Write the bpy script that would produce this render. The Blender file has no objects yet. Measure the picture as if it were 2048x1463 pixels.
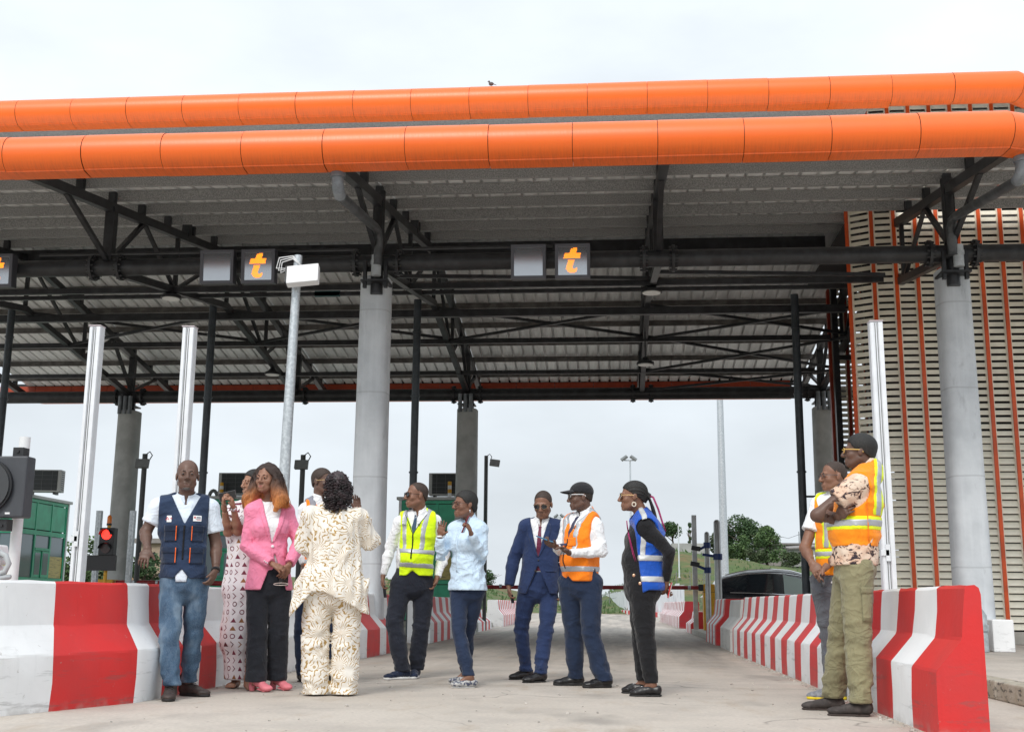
import bpy, bmesh, math, random
import numpy as np
from mathutils import Vector, Matrix
R = math.radians
random.seed(7); rng = np.random.default_rng(7)
S = bpy.context.scene
COL = S.collection

# ------------------------------------------------------------------ camera
cam_d = bpy.data.cameras.new('camera'); cam = bpy.data.objects.new('camera', cam_d); COL.objects.link(cam)
cam_d.sensor_width = 36.0; cam_d.sensor_fit = 'HORIZONTAL'; cam_d.lens = 41.13
cam_d.clip_start = 0.05; cam_d.clip_end = 3000
cam.location = (0, 0, 0.72)
cam.matrix_world = (Matrix.Translation((0, 0, 0.72)) @ Matrix.Rotation(0.0878, 4, 'Z')
                    @ Matrix.Rotation(math.pi/2 + 0.2005, 4, 'X') @ Matrix.Rotation(0.0085, 4, 'Z'))
S.camera = cam

# ------------------------------------------------------------------ world: overcast daylight
world = bpy.data.worlds.new('World'); S.world = world; world.use_nodes = True
wn, wl = world.node_tree.nodes, world.node_tree.links
wn.clear()
def WN(t, **k):
    n = wn.new(t)
    for a, b in k.items(): setattr(n, a, b)
    return n
SUN_EL, SUN_AZ = 44, 196
sky = WN('ShaderNodeTexSky', sky_type='NISHITA'); sky.sun_disc = False
sky.sun_elevation = R(SUN_EL); sky.sun_rotation = R(SUN_AZ); sky.dust_density = 4.0; sky.air_density = 1.0
bg1 = WN('ShaderNodeBackground'); bg1.inputs[1].default_value = 0.05
tc = WN('ShaderNodeTexCoord'); sep = WN('ShaderNodeSeparateXYZ')
wl.new(tc.outputs['Generated'], sep.inputs[0])
# cloud deck: brighter towards the zenith (overcast luminance), soft cloud mottling
mr = WN('ShaderNodeMapRange'); mr.inputs[1].default_value = 0.0; mr.inputs[2].default_value = 1.0
mr.inputs[3].default_value = 0.69; mr.inputs[4].default_value = 1.10
wl.new(sep.outputs[2], mr.inputs[0])
mp = WN('ShaderNodeMapping'); mp.inputs[3].default_value = (1.6, 1.6, 4.0)
wl.new(tc.outputs['Generated'], mp.inputs[0])
nz = WN('ShaderNodeTexNoise'); nz.inputs['Scale'].default_value = 1.7; nz.inputs['Detail'].default_value = 5; nz.inputs['Roughness'].default_value = 0.55
wl.new(mp.outputs[0], nz.inputs['Vector'])
mr2 = WN('ShaderNodeMapRange'); mr2.inputs[1].default_value = 0.3; mr2.inputs[2].default_value = 0.7
mr2.inputs[3].default_value = 0.87; mr2.inputs[4].default_value = 1.09
wl.new(nz.outputs[0], mr2.inputs[0])
mul = WN('ShaderNodeMath', operation='MULTIPLY'); wl.new(mr.outputs[0], mul.inputs[0]); wl.new(mr2.outputs[0], mul.inputs[1])
bg2 = WN('ShaderNodeBackground'); bg2.inputs[0].default_value = (0.87, 0.94, 1.0, 1)
wl.new(mul.outputs[0], bg2.inputs[1])
wl.new(sky.outputs[0], bg1.inputs[0])
mixs = WN('ShaderNodeMixShader'); mixs.inputs[0].default_value = 0.94
wl.new(bg1.outputs[0], mixs.inputs[1]); wl.new(bg2.outputs[0], mixs.inputs[2])
wo = WN('ShaderNodeOutputWorld'); wl.new(mixs.outputs[0], wo.inputs[0])

# ------------------------------------------------------------------ sun behind the clouds
sd = bpy.data.lights.new('sun', 'SUN'); sd.energy = 1.5; sd.angle = R(22); sd.color = (1.0, 0.96, 0.9)
sun = bpy.data.objects.new('sun', sd); COL.objects.link(sun)
sdir = Vector((math.cos(R(SUN_EL))*math.sin(R(SUN_AZ)), math.cos(R(SUN_EL))*math.cos(R(SUN_AZ)), math.sin(R(SUN_EL))))
sun.rotation_euler = (-sdir).to_track_quat('-Z', 'Y').to_euler()
sun.location = (0, 0, 30)

# ------------------------------------------------------------------ colour management
S.view_settings.view_transform = 'Standard'; S.view_settings.look = 'None'
S.view_settings.exposure = 0.42; S.view_settings.gamma = 1.0
S.view_settings.use_curve_mapping = False
S.render.engine = 'CYCLES'
S.render.resolution_x = 1024; S.render.resolution_y = 731

# ------------------------------------------------------------------ materials
MATS = {}
def srgb(r, g, b):
    f = lambda c: (c/255/12.92) if c/255 <= 0.04045 else ((c/255+0.055)/1.055)**2.4
    return (f(r), f(g), f(b))
def mat(name, col, rough=0.6, metal=0.0, spec=0.5, var=0.0, vscale=6.0, vdetail=4.0, bump=0.0, bscale=60.0,
        col2=None, lo=0.42, hi=0.62, emit=0.0, coat=0.0, sheen=0.0, stretch=(1, 1, 1), alpha=1.0, trans=0.0, sss=0.0):
    if name in MATS: return MATS[name]
    m = bpy.data.materials.new(name); m.use_nodes = True
    n, l = m.node_tree.nodes, m.node_tree.links
    p = n['Principled BSDF']
    p.inputs['Base Color'].default_value = (*col, 1); p.inputs['Roughness'].default_value = rough
    p.inputs['Metallic'].default_value = metal; p.inputs['Specular IOR Level'].default_value = spec
    p.inputs['Coat Weight'].default_value = coat; p.inputs['Sheen Weight'].default_value = sheen
    p.inputs['Transmission Weight'].default_value = trans
    if sss:
        p.inputs['Subsurface Weight'].default_value = sss; p.inputs['Subsurface Radius'].default_value = (0.01, 0.004, 0.002)
        p.inputs['Subsurface Scale'].default_value = 0.5
    if emit:
        p.inputs['Emission Color'].default_value = (*col, 1); p.inputs['Emission Strength'].default_value = emit
    if var or col2 or bump:
        t = n.new('ShaderNodeTexCoord'); mp_ = n.new('ShaderNodeMapping'); mp_.inputs[3].default_value = stretch
        l.new(t.outputs['Object'], mp_.inputs[0])
    if var or col2:
        z = n.new('ShaderNodeTexNoise'); z.inputs['Scale'].default_value = vscale; z.inputs['Detail'].default_value = vdetail
        z.inputs['Roughness'].default_value = 0.6
        l.new(mp_.outputs[0], z.inputs['Vector'])
        r = n.new('ShaderNodeValToRGB'); r.color_ramp.elements[0].position = lo; r.color_ramp.elements[1].position = hi
        c2 = col2 if col2 else tuple(min(1, c*(1+var)) for c in col)
        c1 = col if col2 else tuple(c*(1-var) for c in col)
        r.color_ramp.elements[0].color = (*c1, 1); r.color_ramp.elements[1].color = (*c2, 1)
        l.new(z.outputs[0], r.inputs[0]); l.new(r.outputs[0], p.inputs['Base Color'])
    if bump:
        z2 = n.new('ShaderNodeTexNoise'); z2.inputs['Scale'].default_value = bscale; z2.inputs['Detail'].default_value = 3
        l.new(mp_.outputs[0], z2.inputs['Vector'])
        b = n.new('ShaderNodeBump'); b.inputs['Strength'].default_value = bump; b.inputs['Distance'].default_value = 0.01
        l.new(z2.outputs[0], b.inputs['Height']); l.new(b.outputs[0], p.inputs['Normal'])
    MATS[name] = m
    return m
class NT:
    """small helper for hand-wired materials"""
    def __init__(s, name, rough=0.7):
        s.m = bpy.data.materials.new(name); s.m.use_nodes = True; MATS[name] = s.m
        s.n, s.l = s.m.node_tree.nodes, s.m.node_tree.links; s.p = s.n['Principled BSDF']; s.p.inputs['Roughness'].default_value = rough
        t = s.n.new('ShaderNodeTexCoord'); s.obj = t.outputs['Object']; s.gen = t.outputs['Generated']
    def map(s, scale=(1, 1, 1), rot=(0, 0, 0), loc=(0, 0, 0), src=None):
        q = s.n.new('ShaderNodeMapping'); q.inputs[3].default_value = scale; q.inputs[2].default_value = rot; q.inputs[1].default_value = loc
        s.l.new(src or s.obj, q.inputs[0]); return q.outputs[0]
    def noise(s, scale, detail=4, vec=None, rough=0.55, dist=0.0):
        q = s.n.new('ShaderNodeTexNoise'); q.inputs['Scale'].default_value = scale; q.inputs['Detail'].default_value = detail
        q.inputs['Roughness'].default_value = rough; q.inputs['Distortion'].default_value = dist
        s.l.new(vec or s.obj, q.inputs['Vector']); return q.outputs[0]
    def n_warp(s, amt):
        q = s.n.new('ShaderNodeTexNoise'); q.inputs['Scale'].default_value = 1.5; s.l.new(s.obj, q.inputs['Vector'])
        v = s.n.new('ShaderNodeVectorMath'); v.operation = 'SCALE'; v.inputs['Scale'].default_value = amt; s.l.new(q.outputs[1], v.inputs[0])
        a = s.n.new('ShaderNodeVectorMath'); a.operation = 'ADD'; s.l.new(s.obj, a.inputs[0]); s.l.new(v.outputs[0], a.inputs[1]); return a.outputs[0]
    def voro(s, scale, feature='F1', vec=None, rnd=1.0, out=0):
        q = s.n.new('ShaderNodeTexVoronoi'); q.feature = feature; q.inputs['Scale'].default_value = scale; q.inputs['Randomness'].default_value = rnd
        s.l.new(vec or s.obj, q.inputs['Vector']); return q.outputs[out]
    def wave(s, scale, dist, vec=None, direction='X', dscale=1.0, detail=2):
        q = s.n.new('ShaderNodeTexWave'); q.bands_direction = direction; q.inputs['Scale'].default_value = scale
        q.inputs['Distortion'].default_value = dist; q.inputs['Detail'].default_value = detail; q.inputs['Detail Scale'].default_value = dscale
        s.l.new(vec or s.obj, q.inputs['Vector']); return q.outputs[1]
    def ramp(s, fac, stops, const=False):
        q = s.n.new('ShaderNodeValToRGB'); e = q.color_ramp.elements
        if const: q.color_ramp.interpolation = 'CONSTANT'
        while len(e) < len(stops): e.new(0.5)
        for i, (a, c) in enumerate(stops):
            e[i].position = a; e[i].color = (*c, 1) if len(c) == 3 else c
        s.l.new(fac, q.inputs[0]); return q.outputs[0]
    def mix(s, fac, a, b, mode='MIX'):
        q = s.n.new('ShaderNodeMix'); q.data_type = 'RGBA'; q.blend_type = mode
        for k, v in ((0, fac), (6, a), (7, b)):
            if hasattr(v, 'is_output'): s.l.new(v, q.inputs[k])
            elif k == 0: q.inputs[0].default_value = v
            else: q.inputs[k].default_value = (*v, 1)
        return q.outputs[2]
    def math(s, op, a, b=0.0, c=None):
        q = s.n.new('ShaderNodeMath'); q.operation = op
        for k, v in enumerate((a, b) if c is None else (a, b, c)):
            if hasattr(v, 'is_output'): s.l.new(v, q.inputs[k])
            else: q.inputs[k].default_value = v
        return q.outputs[0]
    def xyz(s, vec=None):
        q = s.n.new('ShaderNodeSeparateXYZ'); s.l.new(vec or s.obj, q.inputs[0]); return q.outputs
    def comb(s, x, y, z):
        q = s.n.new('ShaderNodeCombineXYZ')
        for k, v in enumerate((x, y, z)):
            if hasattr(v, 'is_output'): s.l.new(v, q.inputs[k])
            else: q.inputs[k].default_value = v
        return q.outputs[0]
    def bump(s, h, strength=0.3, dist=0.01):
        b = s.n.new('ShaderNodeBump'); b.inputs['Strength'].default_value = strength; b.inputs['Distance'].default_value = dist
        s.l.new(h, b.inputs['Height']); s.l.new(b.outputs[0], s.p.inputs['Normal'])
    def col(s, c): s.l.new(c, s.p.inputs['Base Color'])
    def rough(s, c): s.l.new(c, s.p.inputs['Roughness'])

# ------------------------------------------------------------------ mesh helpers
class MB:
    def __init__(s): s.v = []; s.f = []; s.mi = []
    def add(s, verts, faces, m=0):
        o = len(s.v); s.v.extend([tuple(p) for p in verts]); s.f.extend([tuple(i+o for i in f) for f in faces]); s.mi.extend([m]*len(faces)); return s
    def box(s, a, b, m=0):
        x0, y0, z0 = a; x1, y1, z1 = b
        return s.add([(x0,y0,z0),(x1,y0,z0),(x1,y1,z0),(x0,y1,z0),(x0,y0,z1),(x1,y0,z1),(x1,y1,z1),(x0,y1,z1)],
                     [(0,3,2,1),(4,5,6,7),(0,1,5,4),(1,2,6,5),(2,3,7,6),(3,0,4,7)], m)
    def cbox(s, c, d, rot=None, m=0, bev=0.0):
        x, y, z = d[0]/2, d[1]/2, d[2]/2
        vs = [Vector(p) for p in ((-x,-y,-z),(x,-y,-z),(x,y,-z),(-x,y,-z),(-x,-y,z),(x,-y,z),(x,y,z),(-x,y,z))]
        if rot is not None: vs = [rot @ p for p in vs]
        return s.add([p+Vector(c) for p in vs], [(0,3,2,1),(4,5,6,7),(0,1,5,4),(1,2,6,5),(2,3,7,6),(3,0,4,7)], m)
    def bar(s, p, q, w, h=None, m=0, up=(0, 0, 1)):
        """rectangular bar from p to q, w wide, h high"""
        p, q = Vector(p), Vector(q); h = h or w; d = (q-p).normalized(); u = Vector(up)
        if abs(d.dot(u)) > 0.98: u = Vector((0, 1, 0))
        a = d.cross(u).normalized()*w/2; b = a.cross(d).normalized()*h/2
        vs = [p-a-b, p+a-b, p+a+b, p-a+b, q-a-b, q+a-b, q+a+b, q-a+b]
        return s.add(vs, [(0,1,2,3),(4,7,6,5),(0,4,5,1),(1,5,6,2),(2,6,7,3),(3,7,4,0)], m)
    def tube(s, pts, r, n=12, m=0, cap=True, rs=None):
        pts = [Vector(p) for p in pts]; rings = []; prev = None
        for i, p in enumerate(pts):
            if i == 0: d = pts[1]-p
            elif i == len(pts)-1: d = p-pts[i-1]
            else: d = (pts[i+1]-p).normalized()+(p-pts[i-1]).normalized()
            d.normalize()
            if prev is None:
                u = Vector((0, 0, 1)) if abs(d.z) < 0.9 else Vector((1, 0, 0)); a = d.cross(u).normalized()
            else: a = (prev-d*prev.dot(d)).normalized()
            prev = a; b = d.cross(a); rr = rs[i] if rs else r
            rings.append([p+(a*math.cos(t)+b*math.sin(t))*rr for t in [2*math.pi*k/n for k in range(n)]])
        return s.loft(rings, m, cap)
    def loft(s, rings, m=0, cap=True, closed=True):
        n = len(rings[0]); vs = [p for r in rings for p in r]; fs = []
        for i in range(len(rings)-1):
            for k in range(n if closed else n-1):
                k2 = (k+1) % n; fs.append((i*n+k, i*n+k2, (i+1)*n+k2, (i+1)*n+k))
        if cap and closed:
            fs.append(tuple(range(n-1, -1, -1))); fs.append(tuple((len(rings)-1)*n+k for k in range(n)))
        return s.add(vs, fs, m)
    def sphere(s, c, r, nu=14, nv=8, m=0, sc=(1, 1, 1)):
        vs = [(c[0], c[1], c[2]-r*sc[2])]; 
        for j in range(1, nv):
            t = math.pi*j/nv
            for i in range(nu):
                a = 2*math.pi*i/nu
                vs.append((c[0]+r*sc[0]*math.sin(t)*math.cos(a), c[1]+r*sc[1]*math.sin(t)*math.sin(a), c[2]-r*sc[2]*math.cos(t)))
        vs.append((c[0], c[1], c[2]+r*sc[2])); fs = []
        for i in range(nu):
            fs.append((0, 1+(i+1) % nu, 1+i)); fs.append((len(vs)-1, 1+(nv-2)*nu+i, 1+(nv-2)*nu+(i+1) % nu))
        for j in range(nv-2):
            for i in range(nu):
                a, b = 1+j*nu+i, 1+j*nu+(i+1) % nu; fs.append((a, b, b+nu, a+nu))
        return s.add(vs, fs, m)
    def mesh(s, name, mats, smooth=False, angle=None):
        me = bpy.data.meshes.new(name); me.from_pydata(s.v, [], s.f); 
        for mm in (mats if isinstance(mats, (list, tuple)) else [mats]): me.materials.append(mm)
        me.polygons.foreach_set('material_index', s.mi)
        if smooth or angle: me.polygons.foreach_set('use_smooth', [True]*len(s.f))
        me.update()
        if angle: me.set_sharp_from_angle(angle=R(angle))
        return me
    def build(s, name, mats, parent=None, smooth=False, angle=None, bevel=0.0):
        return link(name, s.mesh(name, mats, smooth, angle), parent, bevel)
def link(name, me, parent=None, bevel=0.0):
    o = bpy.data.objects.new(name, me); COL.objects.link(o)
    if parent is not None: o.parent = parent
    if bevel:
        b = o.modifiers.new('bevel', 'BEVEL'); b.width = bevel; b.segments = 2; b.limit_method = 'ANGLE'; b.angle_limit = R(40)
    return o
def tag(o, label=None, cat=None, group=None, kind=None):
    if label: o['label'] = label
    if cat: o['category'] = cat
    if group: o['group'] = group
    if kind: o['kind'] = kind
    return o
def empty(name, loc=(0, 0, 0), rz=0.0):
    o = bpy.data.objects.new(name, None); COL.objects.link(o); o.location = loc; o.rotation_euler = (0, 0, rz)
    o.empty_display_size = 0.2
    return o
def copy_tree(o, parent=None):
    c = o.copy(); COL.objects.link(c); c.parent = parent
    for ch in list(o.children): copy_tree(ch, c)
    return c

# ---- shared materials
M_BLACK = mat('black_steel', (0.022, 0.023, 0.026), 0.42, var=0.35, vscale=5, bump=0.05, bscale=40)
M_DARKBROWN = mat('primed_purlin', (0.12, 0.112, 0.105), 0.6, var=0.3, vscale=4)
M_SHEET = mat('roof_sheet', (0.86, 0.86, 0.85), 0.5, var=0.12, vscale=1.5, stretch=(3, 0.4, 1))
M_STEEL = mat('galvanised_steel', (0.46, 0.50, 0.53), 0.45, metal=0.55, col2=(0.62, 0.66, 0.69), vscale=28, vdetail=3)
M_ALU = mat('aluminium_profile', (0.80, 0.82, 0.85), 0.35, metal=0.25, var=0.04)
M_PVC = mat('grey_plastic_pipe', (0.20, 0.22, 0.24), 0.45, var=0.25, vscale=5)
M_DKPIPE = mat('dark_downpipe', (0.045, 0.055, 0.065), 0.4, var=0.2)
M_BLK = mat('black_plastic', (0.018, 0.019, 0.022), 0.45)
M_GREYBOX = mat('grey_box', (0.16, 0.17, 0.17), 0.5, var=0.1)
M_WHITE = mat('white_paint', (0.78, 0.79, 0.80), 0.5, var=0.05, vscale=3)
M_GLASS = mat('booth_glass', (0.16, 0.22, 0.25), 0.05, spec=0.8)
M_GREEN = mat('green_enamel', (0.030, 0.42, 0.23), 0.35, var=0.12, vscale=2)
M_YEL = mat('yellow_enamel', (0.72, 0.37, 0.01), 0.4, var=0.1)
M_RED_D = mat('dark_red_boom', (0.25, 0.012, 0.015), 0.4, var=0.2)
def m_concrete(name, base, dark, scale=3.0):
    t = NT(name, 0.85)
    a = t.noise(scale, 6); b = t.noise(scale*9, 3)
    w = t.noise(1.2, 4, t.map((9, 9, 0.6)))
    c = t.mix(t.ramp(a, [(0.38, (0, 0, 0)), (0.68, (1, 1, 1))]), base, dark)
    c = t.mix(t.ramp(w, [(0.5, (0, 0, 0)), (0.8, (0.6, 0.6, 0.6))]), c, tuple(x*1.15 for x in base))
    x_, y_, z_ = t.xyz(); ringz = t.math('FRACT', t.math('MULTIPLY', t.math('ADD', z_, t.math('MULTIPLY', t.noise(3, 2), .03)), .78)); c = t.mix(t.math('MULTIPLY', t.math('LESS_THAN', ringz, .018), .35), c, tuple(x*.6 for x in dark))
    sc_ = t.noise(4.0, 5, t.map((1, 1, .35), loc=(2, 5, 1)), rough=.7); c = t.mix(t.ramp(sc_, [(.60, (0, 0, 0)), (.70, (.45, .45, .45))]), c, tuple(x*.62 for x in dark))
    t.col(c); t.bump(b, 0.25, 0.01); return t.m
M_COL = m_concrete('column_concrete', (0.60, 0.63, 0.66), (0.50, 0.53, 0.56))
M_CONC = m_concrete('raw_concrete', (0.42, 0.40, 0.36), (0.30, 0.285, 0.255))

# ================================================================== GROUND
def ground_material():
    t = NT('road_concrete', 0.82)
    x, y, z = t.xyz()
    big = t.noise(0.35, 5); mid = t.noise(1.6, 6, rough=0.65); fine = t.noise(35, 3); speck = t.noise(120, 2)
    base = t.mix(t.ramp(big, [(0.35, (0, 0, 0)), (0.65, (1, 1, 1))]), (0.49, 0.435, 0.375), (0.56, 0.505, 0.445))
    base = t.mix(t.ramp(mid, [(0.45, (0, 0, 0)), (0.75, (0.7, 0.7, 0.7))]), base, (0.36, 0.325, 0.29))
    base = t.mix(t.ramp(fine, [(0.35, (0.35, 0.35, 0.35)), (0.6, (0, 0, 0))]), base, (0.33, 0.30, 0.27))
    # tyre and oil grime where vehicles stop: long streaks along the lane, from the canopy's drip line inwards
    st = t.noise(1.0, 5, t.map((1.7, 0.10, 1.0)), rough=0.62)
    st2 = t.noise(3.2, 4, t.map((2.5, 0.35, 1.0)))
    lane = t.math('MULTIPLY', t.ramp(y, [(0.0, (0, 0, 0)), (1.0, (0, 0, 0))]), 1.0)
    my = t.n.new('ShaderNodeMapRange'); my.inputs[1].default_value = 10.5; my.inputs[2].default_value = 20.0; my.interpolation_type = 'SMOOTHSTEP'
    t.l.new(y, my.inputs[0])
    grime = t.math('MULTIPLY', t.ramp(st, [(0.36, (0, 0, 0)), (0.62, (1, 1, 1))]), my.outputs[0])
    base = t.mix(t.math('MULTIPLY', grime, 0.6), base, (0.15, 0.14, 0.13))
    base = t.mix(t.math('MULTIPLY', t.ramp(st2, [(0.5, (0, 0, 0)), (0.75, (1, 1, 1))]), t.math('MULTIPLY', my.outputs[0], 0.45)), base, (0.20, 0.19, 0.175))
    # faint rusty splashes near the viewer
    sp = t.noise(2.3, 6, t.map((1.0, 0.35, 1.0), loc=(3.1, 1.7, 0)), rough=0.7)
    base = t.mix(t.ramp(sp, [(0.55, (0, 0, 0)), (0.70, (0.6, 0.6, 0.6))]), base, (0.38, 0.30, 0.22))
    sm = t.voro(9.0, vec=t.map((1.0, 0.4, 1)))
    base = t.mix(t.ramp(sm, [(0.04, (0.55, 0.55, 0.55)), (0.09, (0, 0, 0))]), base, (0.2, 0.18, 0.16))
    ck = t.voro(0.42, 'DISTANCE_TO_EDGE', t.n_warp(0.8)); crack = t.math('MULTIPLY', t.ramp(ck, [(0.0, (1, 1, 1)), (0.006, (0, 0, 0))]), t.ramp(t.noise(0.7, 2), [(0.5, (0, 0, 0)), (0.62, (0.8, 0.8, 0.8))]))
    base = t.mix(crack, base, (0.17, 0.15, 0.13))
    oil = t.noise(1.3, 3, t.map((1.0, .45, 1), loc=(7.3, 2.2, 0))); base = t.mix(t.ramp(oil, [(0.58, (0, 0, 0)), (0.72, (0.55, 0.55, 0.55))]), base, (0.22, 0.20, 0.18))
    t.col(base); t.bump(t.math('ADD', fine, t.math('MULTIPLY', speck, 0.5)), 0.25, 0.01)
    return t.m
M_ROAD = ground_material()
M_GRASS = NT('grass_ground', 0.95)
_a = M_GRASS.noise(0.09, 6, rough=0.65); _b = M_GRASS.noise(1.4, 5)
_c = M_GRASS.ramp(_a, [(0.38, (0.24, 0.125, 0.06)), (0.46, (0.13, 0.125, 0.045)), (0.55, (0.075, 0.125, 0.03)), (0.7, (0.13, 0.16, 0.05))])
M_GRASS.col(M_GRASS.mix(M_GRASS.ramp(_b, [(0.35, (0.6, 0.6, 0.6)), (0.65, (0, 0, 0))]), _c, (0.05, 0.075, 0.022)))
M_GRASS = M_GRASS.m

g = MB()
g.add([(-600, -60, -0.02), (600, -60, -0.02), (600, 1400, -0.02), (-600, 1400, -0.02)], [(0, 1, 2, 3)])
tag(g.build('terrain', M_GRASS), 'flat grassy land reaching to the horizon', kind='structure')
r = MB()
xs = [-40, -20, -8, -3, 0, 3, 8, 20, 40]
ys = [-20, 0, 4, 8.3, 12.4, 17, 22, 27, 34, 44, 60, 90, 125]
for i in range(len(xs)-1):
    for j in range(len(ys)-1):
        r.add([(xs[i], ys[j], 0), (xs[i+1], ys[j], 0), (xs[i+1], ys[j+1], 0), (xs[i], ys[j+1], 0)], [(0, 1, 2, 3)])
road = r.build('road', M_ROAD); tag(road, 'pale stained concrete pavement running through the toll lane', kind='structure')
# saw-cut joints of the slabs (recess drawn as thin dark sealant strips, a few mm proud of the slab)
M_JOINT = mat('joint_sealant', (0.16, 0.15, 0.135), 0.8)
for yj in (10.9, 15.6, 20.4, 25.2, 30.0):
    j = MB(); n = 30
    top = [(-3.4+5.2*k/n, yj+random.uniform(-.004, .004), 0.003) for k in range(n+1)]
    bot = [(p[0], p[1]+0.010+random.uniform(-.003, .003), 0.003) for p in top]
    j.add(top+bot, [(k, k+1, n+2+k, n+1+k) for k in range(n)])
    j.build('slab_joint', M_JOINT, road)
# raised island / forecourt on the right with its kerb
isl = MB()
isl.box((3.23, 4, 0.0), (14, 60, 0.146))
isl_o = isl.build('pavement', M_ROAD); tag(isl_o, 'raised concrete forecourt beside the louvred tower', kind='structure')
M_KERB = NT('kerb_concrete', 0.9)
_n = M_KERB.noise(7, 6, rough=0.7); _d = M_KERB.noise(2.0, 4, M_KERB.map((6, 6, 14)))
_k = M_KERB.mix(M_KERB.ramp(_n, [(0.4, (0, 0, 0)), (0.62, (1, 1, 1))]), (0.42, 0.385, 0.32), (0.33, 0.29, 0.22))
M_KERB.col(M_KERB.mix(M_KERB.ramp(_d, [(0.55, (0, 0, 0)), (0.66, (1, 1, 1))]), _k, (0.09, 0.085, 0.075))); M_KERB.bump(_n, 0.6, 0.02); M_KERB = M_KERB.m
for k in range(14):
    y0 = 5.0+k*1.0; b = MB(); j = random.uniform(-.006, .006)
    b.box((3.03+j, y0+.006, 0.0), (3.228, y0+.994, 0.15+random.uniform(-.004, .004)))
    b.build('kerb_stone', M_KERB, isl_o, bevel=0.012)
isl2 = MB(); isl2.box((-6.7, 9.5, 0), (-3.95, 40, 0.13))
tag(isl2.build('pavement', M_CONC), 'concrete toll island behind the left barrier wall', kind='structure')
isl3 = MB(); isl3.box((-14.5, 24, 0), (-9.2, 40, 0.13))
tag(isl3.build('pavement', M_CONC), 'concrete toll island of the next lane to the left', kind='structure')
isl4 = MB(); isl4.box((1.98, 24.9, 0), (2.62, 31.6, 0.12))
tag(isl4.build('pavement', M_CONC), 'narrow concrete island carrying the boom cabinet', kind='structure')

# ================================================================== CONCRETE BARRIERS
def barrier_paint(name, c, c2, dirt=(0.33, 0.31, 0.28)):
    t = NT(name, 0.55)
    x, y, z = t.xyz()
    a = t.noise(2.4, 5); w = t.noise(3.0, 4, t.map((7, 7, 0.8))); f = t.noise(60, 2)
    col = t.mix(t.ramp(a, [(0.4, (0, 0, 0)), (0.65, (1, 1, 1))]), c, c2)
    col = t.mix(t.ramp(w, [(0.58, (0, 0, 0)), (0.85, (0.35, 0.35, 0.35))]), col, tuple(q*0.72 for q in c))
    mz = t.n.new('ShaderNodeMapRange'); mz.inputs[1].default_value = 0.07; mz.inputs[2].default_value = 0.0; t.l.new(z, mz.inputs[0])
    dn = t.math('MULTIPLY', mz.outputs[0], t.ramp(t.noise(9, 5), [(0.42, (0, 0, 0)), (0.6, (1, 1, 1))]))
    col = t.mix(t.math('MULTIPLY', dn, 0.4), col, dirt)
    scf = t.noise(3.0, 5, t.map((1.5, .55, 6.0)), rough=.7); mzz = t.n.new('ShaderNodeMapRange'); mzz.inputs[1].default_value = .5; mzz.inputs[2].default_value = .2; t.l.new(z, mzz.inputs[0])
    col = t.mix(t.math('MULTIPLY', t.math('MULTIPLY', t.ramp(scf, [(.56, (0, 0, 0)), (.66, (1, 1, 1))]), mzz.outputs[0]), .35), col, (.10, .095, .09))
    chips = t.ramp(t.noise(14, 6, rough=0.75), [(0.655, (0, 0, 0)), (0.67, (1, 1, 1))])
    col = t.mix(t.math('MULTIPLY', chips, 0.6), col, dirt)
    t.col(col); t.bump(t.math('ADD', t.noise(18, 4), t.math('MULTIPLY', f, 0.4)), 0.18, 0.01); return t.m
M_BRED = barrier_paint('barrier_red_paint', (0.64, 0.022, 0.022), (0.56, 0.03, 0.03))
M_BWHT = barrier_paint('barrier_white_paint', (0.83, 0.84, 0.85), (0.77, 0.78, 0.79))
M_BDRED = barrier_paint('barrier_old_red_paint', (0.36, 0.016, 0.024), (0.30, 0.02, 0.025))
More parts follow.
